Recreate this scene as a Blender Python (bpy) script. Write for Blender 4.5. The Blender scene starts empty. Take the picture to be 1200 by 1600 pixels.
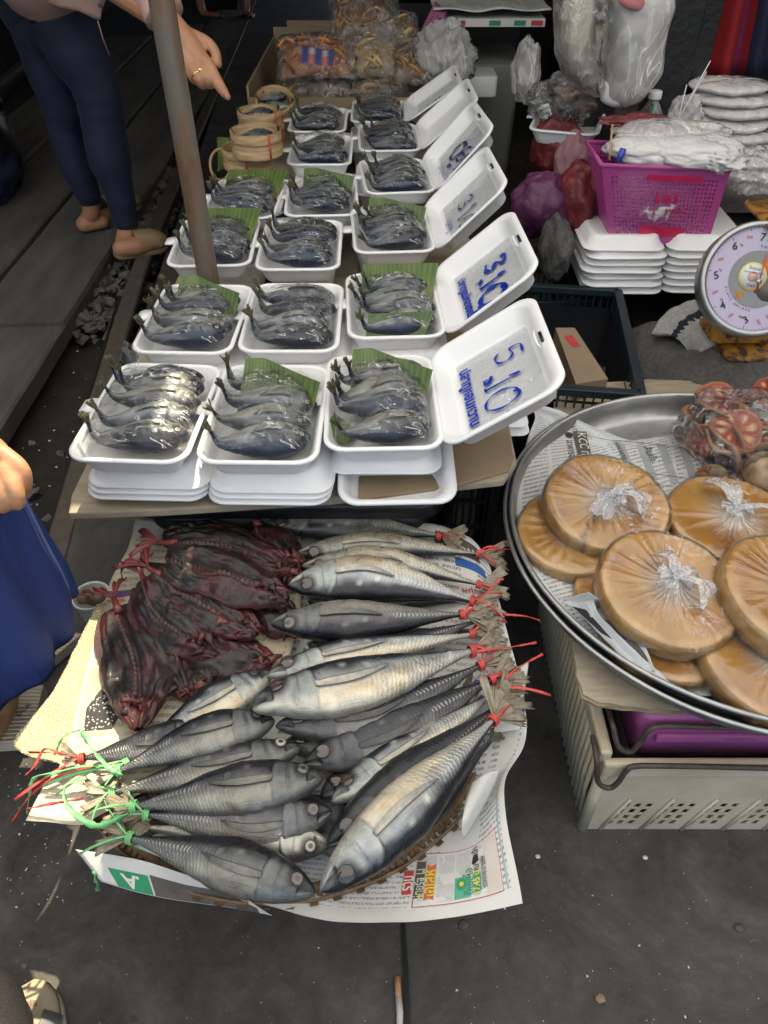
import bpy, bmesh, math, random
from mathutils import Vector, Matrix, noise
random.seed(7)
R = random.Random(11)
PI = math.pi
C = bpy.context.scene.collection
scene = bpy.context.scene
# ------------------------------------------------------------ camera
PITCH = math.radians(42.5); F = 1155.0; H = 1.40
cam_d = bpy.data.cameras.new('camera'); cam = bpy.data.objects.new('camera', cam_d); C.objects.link(cam)
cam.location = (0, 0, H); cam.rotation_euler = (math.radians(90) - PITCH, 0, 0)
cam_d.sensor_fit = 'VERTICAL'; cam_d.sensor_height = 36.0; cam_d.lens = 36.0 * F / 1600.0
cam_d.clip_start = 0.02; cam_d.clip_end = 400
scene.camera = cam
# ------------------------------------------------------------ world, sun, exposure
SUN_EL, SUN_AZ = 62.0, 15.0      # elevation; azimuth the light comes FROM (0 = +y, negative = left)
wd = bpy.data.worlds.new('World'); scene.world = wd; wd.use_nodes = True
wn = wd.node_tree; bg = wn.nodes['Background']
sky = wn.nodes.new('ShaderNodeTexSky'); sky.sky_type = 'NISHITA'; sky.sun_disc = False
sky.sun_elevation = math.radians(SUN_EL); sky.sun_rotation = math.radians(SUN_AZ)
sky.air_density = 1.0; sky.dust_density = 2.5
wn.links.new(sky.outputs[0], bg.inputs[0]); bg.inputs[1].default_value = 0.12
sd = bpy.data.lights.new('sun', 'SUN'); sun = bpy.data.objects.new('sun', sd); C.objects.link(sun)
sd.energy = 3.6; sd.angle = math.radians(0.6); sd.color = (1.0, 0.86, 0.62)
az, el = math.radians(SUN_AZ), math.radians(SUN_EL)
SUNV = Vector((math.sin(az) * math.cos(el), math.cos(az) * math.cos(el), math.sin(el)))
sun.rotation_euler = SUNV.to_track_quat('Z', 'Y').to_euler(); sun.location = (-4, 3, 8)
scene.view_settings.view_transform = 'Standard'; scene.view_settings.look = 'None'
scene.view_settings.gamma = 1.0; scene.view_settings.exposure = 1.40
scene.cycles.max_bounces = 10; scene.cycles.transparent_max_bounces = 16
scene.cycles.caustics_reflective = False; scene.cycles.caustics_refractive = False

# ------------------------------------------------------------ helpers
def at(u, v, z):
    """the point of the level plane at height z that is seen at the photograph's pixel (u, v)"""
    a, b = (u - 600) / F, -(v - 800) / F
    dy = math.cos(PITCH) + b * math.sin(PITCH); dz = -math.sin(PITCH) + b * math.cos(PITCH)
    t = (z - H) / dz
    return Vector((a * t, dy * t, z))
def aty(u, v, y):
    """the point of the upright plane at distance y seen at (u, v)"""
    a, b = (u - 600) / F, -(v - 800) / F
    dy = math.cos(PITCH) + b * math.sin(PITCH); dz = -math.sin(PITCH) + b * math.cos(PITCH)
    t = y / dy
    return Vector((a * t, y, H + dz * t))
def lerp(a, b, t): return a + (b - a) * t
def V(*a): return Vector(a)
def nz(p, s=1.0, seed=0.0): return noise.noise(Vector((p[0] * s + seed, p[1] * s + seed * 1.7, p[2] * s - seed)))
def sstep(a, b, x):
    t = max(0.0, min(1.0, (x - a) / (b - a))); return t * t * (3 - 2 * t)
def mixc(a, b, t): return tuple(a[i] + (b[i] - a[i]) * t for i in range(3))
WL = {}                      # world location of every empty we made, so children can be written in world coordinates
def tag(o, label=None, cat=None, group=None, kind=None):
    if label: o['label'] = label
    if cat: o['category'] = cat
    if group: o['group'] = group
    if kind: o['kind'] = kind
    return o
def thing(name, label, cat, loc=(0, 0, 0), group=None, rz=0.0):
    o = bpy.data.objects.new(name, None); o.empty_display_size = 0.05
    C.objects.link(o); o.location = loc; o.rotation_euler = (0, 0, rz)
    WL[o.name] = Vector(loc)
    return tag(o, label, cat, group)
def copy_tree(o, parent=None):
    c = o.copy(); C.objects.link(c)
    if parent is not None: c.parent = parent
    WL[c.name] = WL.get(o.name, Vector())
    for ch in list(o.children): copy_tree(ch, c)
    return c
class MB:
    def __init__(s): s.v, s.f, s.m, s.uv, s.col, s.cm = [], [], [], [], [], 0
    def add(s, p, uv=(0, 0), col=(1, 1, 1)):
        s.v.append(Vector(p)); s.uv.append(uv); s.col.append(col); return len(s.v) - 1
    def face(s, *idx): s.f.append(tuple(idx)); s.m.append(s.cm)
    def grid(s, nu, nv, fn, cu=False, cv=False, flip=False, keep=None):
        """fn(a, b) -> p or (p, uv, col)"""
        base = len(s.v); NU = nu if cu else nu + 1; NV = nv if cv else nv + 1
        for i in range(NU):
            for j in range(NV):
                r = fn(i / nu, j / nv)
                if isinstance(r, Vector): s.add(r, (i / nu, j / nv))
                elif len(r) == 2: s.add(r[0], r[1])
                else: s.add(*r)
        for i in range(nu):
            for j in range(nv):
                if keep and not keep((i + .5) / nu, (j + .5) / nv): continue
                a = base + i * NV + j; b = base + ((i + 1) % NU) * NV + j
                c = base + ((i + 1) % NU) * NV + (j + 1) % NV; d = base + i * NV + (j + 1) % NV
                s.face(*((a, d, c, b) if flip else (a, b, c, d)))
        return base
    def tube(s, pts, rad, n=8, cap=True, flat=1.0, up=None):
        pts = [Vector(p) for p in pts]
        if not hasattr(rad, '__len__'): rad = [rad] * len(pts)
        base = len(s.v); prev = None; m = len(pts)
        for i, p in enumerate(pts):
            t = (pts[min(i + 1, m - 1)] - pts[max(i - 1, 0)]).normalized()
            if prev is None:
                ref = up or (Vector((0, 0, 1)) if abs(t.z) < .9 else Vector((1, 0, 0)))
                a = (ref - t * ref.dot(t)).normalized()
            else: a = (prev - t * prev.dot(t)).normalized()
            prev = a; b = t.cross(a)
            r = rad[i]; ra, rb = (r if hasattr(r, '__len__') else (r * flat, r))
            for k in range(n):
                w = 2 * PI * k / n
                s.add(p + a * (math.cos(w) * ra) + b * (math.sin(w) * rb), (i / max(1, m - 1), k / n))
        for i in range(m - 1):
            for k in range(n):
                a_, b_ = base + i * n + k, base + i * n + (k + 1) % n
                s.face(a_, b_, b_ + n, a_ + n)
        if cap:
            s.face(*[base + k for k in range(n)][::-1]); s.face(*[base + (m - 1) * n + k for k in range(n)])
    def box(s, c, d, rz=0.0, M=None, taper=1.0):
        base = len(s.v); c = Vector(c); cz, sz = math.cos(rz), math.sin(rz)
        for k in (-1, 1):
            for (i, j) in ((-1, -1), (1, -1), (1, 1), (-1, 1)):
                q = taper if k < 0 else 1.0
                p = Vector((i * d[0] / 2 * q, j * d[1] / 2 * q, k * d[2] / 2))
                p = (M @ p) if M is not None else Vector((p.x * cz - p.y * sz, p.x * sz + p.y * cz, p.z))
                s.add(c + p, ((i + 1) / 2, (j + 1) / 2))
        b = base
        for f in ((0, 3, 2, 1), (4, 5, 6, 7), (0, 1, 5, 4), (1, 2, 6, 5), (2, 3, 7, 6), (3, 0, 4, 7)): s.face(*[b + i for i in f])
    def rings(s, rings, cap0=True, cap1=True, uvs=None, cols=None):
        base = len(s.v); n = len(rings[0])
        for i, r in enumerate(rings):
            for k, p in enumerate(r): s.add(p, (i / max(1, len(rings) - 1), k / n), cols[i] if cols else (1, 1, 1))
        for i in range(len(rings) - 1):
            for k in range(n):
                a, b = base + i * n + k, base + i * n + (k + 1) % n
                s.face(a, b, b + n, a + n)
        if cap0: s.face(*[base + k for k in range(n)][::-1])
        if cap1: s.face(*[base + (len(rings) - 1) * n + k for k in range(n)])
    def strip(s, pts, w, side=None, twist=0.0):
        pts = [Vector(p) for p in pts]; m = len(pts); base = len(s.v)
        for i, p in enumerate(pts):
            t = (pts[min(i + 1, m - 1)] - pts[max(i - 1, 0)]).normalized()
            sd_ = side or Vector((0, 0, 1)).cross(t)
            if sd_.length < 1e-4: sd_ = Vector((1, 0, 0))
            sd_ = (Matrix.Rotation(twist * i / m, 3, t) @ sd_).normalized()
            ww = w[i] if hasattr(w, '__len__') else w
            s.add(p - sd_ * ww / 2, (i / (m - 1), 0)); s.add(p + sd_ * ww / 2, (i / (m - 1), 1))
        for i in range(m - 1):
            a = base + 2 * i; s.face(a, a + 1, a + 3, a + 2)
    def build(s, name, mats, parent=None, smooth=True, local=False, mods=None):
        me = bpy.data.meshes.new(name)
        off = Vector() if (local or parent is None) else WL.get(parent.name, Vector())
        me.from_pydata([tuple(p - off) for p in s.v], [], s.f)
        if not isinstance(mats, (list, tuple)): mats = [mats]
        for m in mats: me.materials.append(m)
        me.polygons.foreach_set('material_index', s.m)
        me.polygons.foreach_set('use_smooth', [smooth] * len(s.f))
        uvl = me.uv_layers.new(name='UVMap'); li = [0] * len(me.loops); me.loops.foreach_get('vertex_index', li)
        flat = []
        for i in li: flat += [s.uv[i][0], s.uv[i][1]]
        uvl.data.foreach_set('uv', flat)
        ca = me.color_attributes.new('Col', 'FLOAT_COLOR', 'POINT'); fc = []
        for c in s.col: fc += [c[0], c[1], c[2], 1.0]
        ca.data.foreach_set('color', fc)
        me.update()
        o = bpy.data.objects.new(name, me); C.objects.link(o)
        if parent is not None: o.parent = parent
        WL[o.name] = off
        if mods:
            for k, val in mods.items():
                if k == 'bevel':
                    b = o.modifiers.new('b', 'BEVEL'); b.width = val; b.segments = 2; b.limit_method = 'ANGLE'; b.angle_limit = math.radians(40)
                if k == 'solid':
                    b = o.modifiers.new('s', 'SOLIDIFY'); b.thickness = val; b.offset = 0
                if k == 'sub':
                    b = o.modifiers.new('u', 'SUBSURF'); b.levels = val; b.render_levels = val
        return o
def single(mb, name, mats, label, cat, group=None, smooth=True, mods=None):
    """a thing that is one mesh, its origin at its base"""
    lo = Vector((sum(p.x for p in mb.v) / len(mb.v), sum(p.y for p in mb.v) / len(mb.v), min(p.z for p in mb.v)))
    mb.v = [p - lo for p in mb.v]
    o = mb.build(name, mats, None, smooth, mods=mods); o.location = lo
    return tag(o, label, cat, group)
def fix(o, smooth_angle=None): return o
def rrect(w, d, r, z, n=6, cx=0, cy=0):
    out = []; r = min(r, w / 2 - 1e-4, d / 2 - 1e-4)
    for (sx, sy, a0) in ((1, 1, 0), (-1, 1, 90), (-1, -1, 180), (1, -1, 270)):
        for k in range(n + 1):
            a = math.radians(a0 + 90 * k / n)
            out.append(Vector((cx + sx * (w / 2 - r) + r * math.cos(a), cy + sy * (d / 2 - r) + r * math.sin(a), z)))
    return out
def bez(p0, p1, p2, n):
    return [p0 * (1 - t) ** 2 + p1 * 2 * t * (1 - t) + p2 * t * t for t in [i / n for i in range(n + 1)]]
def catmull(P, n):
    """smooth curve through the points, n samples per span"""
    P = [Vector(p) for p in P]; Q = [P[0] * 2 - P[1]] + P + [P[-1] * 2 - P[-2]]; out = []
    for i in range(1, len(Q) - 2):
        for k in range(n):
            t = k / n; a, b, c, d = Q[i - 1], Q[i], Q[i + 1], Q[i + 2]
            out.append(.5 * ((2 * b) + (c - a) * t + (2 * a - 5 * b + 4 * c - d) * t * t + (3 * b - a - 3 * c + d) * t ** 3))
    return out + [P[-1]]
def text_mesh(s, size, mat, name, parent, place, extrude=0.0, bold=0.0, align='CENTER', fit=None):
    """lettering as flat print: a font outline turned to a mesh, each vertex put through place(x, y) -> point"""
    cu = bpy.data.curves.new('lettering', 'FONT'); cu.body = s; cu.size = size; cu.align_x = align; cu.align_y = 'CENTER'
    cu.resolution_u = 3; cu.offset = bold
    ob = bpy.data.objects.new('lettering', cu); C.objects.link(ob)
    dg = bpy.context.evaluated_depsgraph_get(); me = bpy.data.meshes.new_from_object(ob.evaluated_get(dg))
    bpy.data.objects.remove(ob); bpy.data.curves.remove(cu)
    off = WL.get(parent.name, Vector()) if parent is not None else Vector()
    if fit and len(me.vertices):
        w = max(v.co.x for v in me.vertices) - min(v.co.x for v in me.vertices); k = fit / w
    else: k = 1.0
    if len(s) > 1 and me.polygons:      # long thin faces follow a bent sheet badly: cut them up
        bm = bmesh.new(); bm.from_mesh(me); bmesh.ops.triangulate(bm, faces=bm.faces[:]); bm.to_mesh(me); bm.free()
    for v in me.vertices: v.co = place(v.co.x * k, v.co.y * k) - off
    me.materials.clear(); me.materials.append(mat)
    o = bpy.data.objects.new(name, me); C.objects.link(o)
    if parent is not None: o.parent = parent
    WL[o.name] = off
    return o

# ------------------------------------------------------------ materials
def new_mat(name):
    m = bpy.data.materials.new(name); m.use_nodes = True; nt = m.node_tree
    return m, nt, nt.nodes['Principled BSDF'], nt.nodes['Material Output']
def N(nt, t, **k):
    n = nt.nodes.new(t)
    for a, b in k.items():
        if a.startswith('i_'): n.inputs[a[2:].replace('_', ' ')].default_value = b
        else: setattr(n, a, b)
    return n
def ramp(nt, fac, stops):
    r = nt.nodes.new('ShaderNodeValToRGB'); e = r.color_ramp.elements
    while len(e) < len(stops): e.new(0.5)
    for i, (p, c) in enumerate(stops): e[i].position = p; e[i].color = (c[0], c[1], c[2], 1)
    nt.links.new(fac, r.inputs[0]); return r
def math_n(nt, op, a, b=None, c=None):
    n = nt.nodes.new('ShaderNodeMath'); n.operation = op
    for i, x in enumerate((a, b, c)):
        if x is None: continue
        if isinstance(x, (int, float)): n.inputs[i].default_value = x
        else: nt.links.new(x, n.inputs[i])
    return n.outputs[0]
def mixrgb(nt, fac, a, b, mode='MIX'):
    n = nt.nodes.new('ShaderNodeMix'); n.data_type = 'RGBA'; n.blend_type = mode
    for sock, x in ((n.inputs[0], fac), (n.inputs[6], a), (n.inputs[7], b)):
        if isinstance(x, (int, float)): sock.default_value = x
        elif isinstance(x, tuple): sock.default_value = (x[0], x[1], x[2], 1)
        else: nt.links.new(x, sock)
    return n.outputs[2]
def coords(nt, kind='Object', scale=(1, 1, 1)):
    tc = nt.nodes.new('ShaderNodeTexCoord'); mp = nt.nodes.new('ShaderNodeMapping'); mp.inputs['Scale'].default_value = scale
    nt.links.new(tc.outputs[kind], mp.inputs[0]); return mp.outputs[0]
def pnoise(nt, vec, scale, detail=4, rough=.55, dist=0.0):
    n = nt.nodes.new('ShaderNodeTexNoise'); n.inputs['Scale'].default_value = scale; n.inputs['Detail'].default_value = detail
    n.inputs['Roughness'].default_value = rough; n.inputs['Distortion'].default_value = dist
    if vec is not None: nt.links.new(vec, n.inputs['Vector'])
    return n.outputs['Fac']
def bump(nt, p, h, strength=.3, dist=.002, prev=None):
    b = nt.nodes.new('ShaderNodeBump'); b.inputs['Strength'].default_value = strength; b.inputs['Distance'].default_value = dist
    nt.links.new(h, b.inputs['Height'])
    if prev is not None: nt.links.new(prev, b.inputs['Normal'])
    if p is not None: nt.links.new(b.outputs[0], p.inputs['Normal'])
    return b.outputs[0]
def simple(name, c, rough=.6, var=.25, scale=20, metal=0.0, spec=.5, bmp=.15, bscale=120, bdist=.001, c2=None, coat=0.0, kind='Object', stretch=(1, 1, 1), sheen=0.0, sss=0.0):
    m, nt, p, out = new_mat(name); co = coords(nt, kind, stretch)
    c2 = c2 or tuple(x * (1 - var) for x in c)
    r = ramp(nt, pnoise(nt, co, scale, 6, .6), [(.32, c2), (.68, c)])
    nt.links.new(r.outputs[0], p.inputs['Base Color'])
    p.inputs['Roughness'].default_value = rough; p.inputs['Metallic'].default_value = metal
    p.inputs['Specular IOR Level'].default_value = spec; p.inputs['Coat Weight'].default_value = coat; p.inputs['Coat Roughness'].default_value = .15
    p.inputs['Sheen Weight'].default_value = sheen
    if sss: p.inputs['Subsurface Weight'].default_value = sss; p.inputs['Subsurface Radius'].default_value = (.01, .01, .01)
    if bmp: bump(nt, p, pnoise(nt, co, bscale, 4, .6), bmp, bdist)
    return m
def film_mat(name, tint=(1, 1, 1), haze=.05, hstreak=.25, gl=.35, rough=.09, nscale=18, stretch=(1, 3, 1), bstr=.7, kind='Object', col=(.85, .87, .9), painted_glint=.75):
    """clear plastic film: see-through, creased, a little milky, its glints painted as white diffuse lines along the creases"""
    m = bpy.data.materials.new(name); m.use_nodes = True; nt = m.node_tree; nt.nodes.clear()
    out = N(nt, 'ShaderNodeOutputMaterial'); co = coords(nt, kind, stretch)
    n1 = pnoise(nt, co, nscale, 5, .6, .8); n2 = pnoise(nt, co, nscale * 2.7, 3, .55, .4)
    h = math_n(nt, 'ADD', n1, math_n(nt, 'MULTIPLY', n2, .35))
    bp = bump(nt, None, h, bstr, .012)
    tr = N(nt, 'ShaderNodeBsdfTransparent'); tr.inputs[0].default_value = (*tint, 1)
    gs = N(nt, 'ShaderNodeBsdfGlossy'); gs.inputs['Roughness'].default_value = rough; gs.inputs[0].default_value = (1, 1, 1, 1)
    df = N(nt, 'ShaderNodeBsdfDiffuse'); df.inputs[0].default_value = (*col, 1)
    nt.links.new(bp, gs.inputs['Normal']); nt.links.new(bp, df.inputs['Normal'])
    fr = N(nt, 'ShaderNodeFresnel'); fr.inputs[0].default_value = 1.5; nt.links.new(bp, fr.inputs['Normal'])
    f1 = math_n(nt, 'MINIMUM', math_n(nt, 'MAXIMUM', math_n(nt, 'SUBTRACT', math_n(nt, 'MULTIPLY', fr.outputs[0], gl * 4.5), .16 * gl), .006), .8)
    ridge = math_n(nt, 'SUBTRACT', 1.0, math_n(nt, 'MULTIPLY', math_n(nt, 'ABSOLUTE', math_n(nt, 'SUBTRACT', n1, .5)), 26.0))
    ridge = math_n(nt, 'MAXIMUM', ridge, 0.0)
    n3 = pnoise(nt, co, nscale * 1.6, 2, .5, 1.5); r2 = math_n(nt, 'MAXIMUM', math_n(nt, 'SUBTRACT', 1.0, math_n(nt, 'MULTIPLY', math_n(nt, 'ABSOLUTE', math_n(nt, 'SUBTRACT', n3, .56)), 60.0)), 0.0)  # thin white diffuse lines painted where glints would fall
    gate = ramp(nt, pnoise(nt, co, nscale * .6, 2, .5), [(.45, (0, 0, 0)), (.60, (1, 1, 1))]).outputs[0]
    hz = math_n(nt, 'MINIMUM', math_n(nt, 'ADD', math_n(nt, 'ADD', math_n(nt, 'MULTIPLY', ridge, hstreak), haze), math_n(nt, 'MULTIPLY', math_n(nt, 'MULTIPLY', r2, gate), painted_glint)), .95)
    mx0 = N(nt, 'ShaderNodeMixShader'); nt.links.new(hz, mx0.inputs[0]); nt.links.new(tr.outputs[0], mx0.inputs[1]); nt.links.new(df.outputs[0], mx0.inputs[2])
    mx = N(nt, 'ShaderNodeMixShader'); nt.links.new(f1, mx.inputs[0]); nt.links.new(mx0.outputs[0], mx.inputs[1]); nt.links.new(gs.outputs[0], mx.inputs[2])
    nt.links.new(mx.outputs[0], out.inputs[0])
    return m

M = {}
M['foam'] = simple('white_foam', (.84, .85, .86), .40, .07, 5, bmp=.25, bscale=300, bdist=.0006, sss=.12)
M['wood_dark'] = simple('old_plank', (.112, .105, .094), .8, .5, 4, bmp=.7, bscale=34, bdist=.006, stretch=(2.2, .5, 1), c2=(.052, .048, .042))
M['rail'] = simple('rail_steel', (.03, .026, .022), .5, .5, 30, metal=.3, bmp=.4, bscale=90, bdist=.002)
M['rail_top'] = simple('rail_running_face', (.12, .10, .08), .6, .35, 25, metal=.15, bmp=.2)
M['stone'] = simple('ballast_stone', (.13, .12, .105), .9, .5, 25, bmp=.6, bscale=60, bdist=.004)
M['dirt'] = simple('track_dirt', (.028, .024, .02), .95, .5, 14, bmp=.8, bscale=60, bdist=.006)
M['card'] = simple('cardboard', (.30, .225, .145), .85, .22, 9, bmp=.12, bscale=90)
M['card_pale'] = simple('weathered_cardboard', (.40, .345, .25), .85, .3, 14, bmp=.35, bscale=60, stretch=(1, 6, 1), bdist=.002)
M['card_edge'] = simple('frayed_cardboard_edge', (.40, .31, .19), .9, .4, 50, bmp=.6, bscale=90, stretch=(1, 1, 6), bdist=.003)
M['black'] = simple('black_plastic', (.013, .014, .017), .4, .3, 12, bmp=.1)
M['green_dark'] = simple('dark_green_plastic', (.012, .025, .03), .45, .3, 15, bmp=.1)
M['cream_plastic'] = simple('cream_plastic', (.66, .58, .43), .42, .22, 9, bmp=.12, bscale=60, c2=(.50, .43, .30))
M['purple_plastic'] = simple('purple_plastic', (.38, .095, .29), .4, .2, 9, bmp=.08)
M['rust_wire'] = simple('rusty_wire', (.13, .10, .085), .6, .5, 60, metal=.4, bmp=.5, bscale=200)
M['alu'] = simple('worn_aluminium', (.46, .47, .47), .36, .3, 12, metal=.85, bmp=.35, bscale=45, bdist=.003, c2=(.33, .34, .34))
M['white_plastic'] = simple('white_plastic', (.7, .7, .68), .4, .08, 12)
M['bamboo'] = simple('bamboo_strip', (.50, .36, .19), .6, .3, 14, bmp=.35, bscale=70, stretch=(1, 1, 8), bdist=.002, c2=(.25, .155, .07))
M['weave'] = simple('basket_weave', (.26, .17, .09), .75, .45, 40, bmp=.7, bscale=160, bdist=.004)
M['red_twine'] = simple('red_plastic_twine', (.72, .085, .07), .4, .3, 60, bmp=.3, bscale=300)
M['green_twine'] = simple('green_plastic_twine', (.22, .62, .25), .4, .3, 60, bmp=.3, bscale=300)
M['tail'] = simple('dry_tail_ray', (.46, .40, .30), .6, .5, 45, bmp=.4, bscale=200, c2=(.17, .14, .105))
M['leaf'] = None
M['navy'] = simple('navy_stretch_denim', (.009, .018, .052), .75, .5, 7, bmp=.5, bscale=26, bdist=.006, sheen=.03)
M['pinkshirt'] = simple('dusty_pink_cotton', (.52, .34, .29), .8, .12, 6, bmp=.25, bscale=40, bdist=.004)
M['blue_cloth'] = simple('royal_blue_cotton', (.018, .042, .19), .85, .4, 9, bmp=1.0, bscale=16, stretch=(1, 1, .12), bdist=.02)
M['taupe'] = simple('speckled_taupe_wool', (.26, .22, .19), .95, .55, 300, bmp=.4, bscale=300)
M['tan'] = simple('tan_clog_rubber', (.26, .185, .095), .6, .1, 12)
M['grey_towel'] = simple('grey_towel', (.13, .125, .12), .95, .45, 90, bmp=1.0, bscale=180, bdist=.006)
M['white_towel'] = simple('pale_towel', (.42, .42, .40), .95, .3, 80, bmp=1.0, bscale=160, bdist=.006)
M['dark_stripe'] = simple('dark_towel_stripe', (.02, .024, .034), .95, .3, 80, bmp=1.0, bscale=160, bdist=.006)
M['magenta_bag'] = simple('magenta_plastic_bag', (.12, .028, .09), .5, .3, 9, bmp=.6, bscale=16, bdist=.02)
M['red_bag'] = simple('red_plastic_bag', (.18, .025, .032), .5, .3, 9, bmp=.6, bscale=16, bdist=.02)
M['pink_cloth'] = simple('faded_pink_cloth', (.38, .2, .22), .9, .2, 9, bmp=.4, bscale=30, bdist=.008)
M['red_cloth'] = simple('red_awning_cloth', (.33, .012, .018), .85, .2, 3, bmp=.2, bscale=30)
M['navy_cloth'] = simple('navy_awning_cloth', (.012, .016, .05), .85, .2, 3, bmp=.2, bscale=30)
M['crimson_cloth'] = simple('crimson_cloth_stripe', (.2, .01, .06), .85, .2, 3, bmp=.2, bscale=30)
M['blackpost'] = simple('black_painted_steel', (.012, .012, .013), .38, .4, 30, bmp=.7, bscale=45, bdist=.004)
M['grey_box'] = simple('grey_foam_cooler', (.20, .205, .20), .7, .2, 8, bmp=.2)
M['ink_blue'] = simple('blue_marker_ink', (.008, .045, .50), .35, .35, 60, bmp=0)
M['ink_navy'] = simple('navy_marker_ink', (.01, .03, .22), .35, .35, 60, bmp=0)
M['ink_black'] = simple('black_print', (.025, .025, .025), .6, .2, 40, bmp=0)
M['ink_grey'] = simple('grey_print', (.13, .13, .13), .6, .2, 40, bmp=0)
M['ink_red'] = simple('red_print', (.55, .05, .05), .6, .2, 40, bmp=0)
M['ink_green'] = simple('green_print', (.03, .30, .14), .6, .2, 40, bmp=0)
M['ink_bluep'] = simple('blue_print', (.03, .12, .40), .6, .2, 40, bmp=0)
M['ink_orange'] = simple('orange_print', (.62, .16, .05), .6, .2, 40, bmp=0)
M['ink_yellow'] = simple('yellow_print', (.75, .6, .08), .6, .2, 40, bmp=0)
M['paper_white'] = simple('white_print', (.72, .72, .68), .7, .1, 40, bmp=0)
M['brown_print'] = simple('grey_brown_print', (.11, .10, .09), .6, .3, 20, bmp=0)
M['pink_card'] = simple('pink_price_card', (.42, .12, .24), .7, .15, 9, bmp=.1)
M['gold'] = simple('gold_ring', (.9, .62, .2), .2, .1, 10, metal=1.0, bmp=0)
M['nail'] = simple('fingernail', (.62, .40, .33), .3, .1, 10, bmp=0)
M['white_thread'] = simple('milky_plastic_knot', (.82, .84, .87), .25, .1, 30, bmp=.6, bscale=60, bdist=.004)
M['sock'] = simple('white_stripe', (.8, .8, .8), .6, .05, 10)
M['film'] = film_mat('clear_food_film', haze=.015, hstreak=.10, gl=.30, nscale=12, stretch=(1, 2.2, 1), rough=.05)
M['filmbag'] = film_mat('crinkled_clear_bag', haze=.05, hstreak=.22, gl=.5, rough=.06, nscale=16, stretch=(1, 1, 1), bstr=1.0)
M['whitebag'] = film_mat('milky_carrier_bag', haze=.34, hstreak=.15, gl=.4, rough=.15, nscale=8, stretch=(1, 1, .5), bstr=.8, col=(.86, .85, .84), painted_glint=.5)

def skin_mat(name, c, c2):
    m, nt, p, o = new_mat(name); co = coords(nt)
    r = ramp(nt, pnoise(nt, co, 22, 5), [(.3, c2), (.7, c)]); nt.links.new(r.outputs[0], p.inputs['Base Color'])
    p.inputs['Roughness'].default_value = .5; p.inputs['Subsurface Weight'].default_value = .15
    p.inputs['Subsurface Radius'].default_value = (.012, .005, .003); bump(nt, p, pnoise(nt, co, 160, 5), .25, .0012)
    return m
M['skin'] = skin_mat('warm_skin', (.46, .235, .135), (.36, .17, .09))
M['skin2'] = skin_mat('tan_skin', (.52, .28, .15), (.42, .2, .105))

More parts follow.
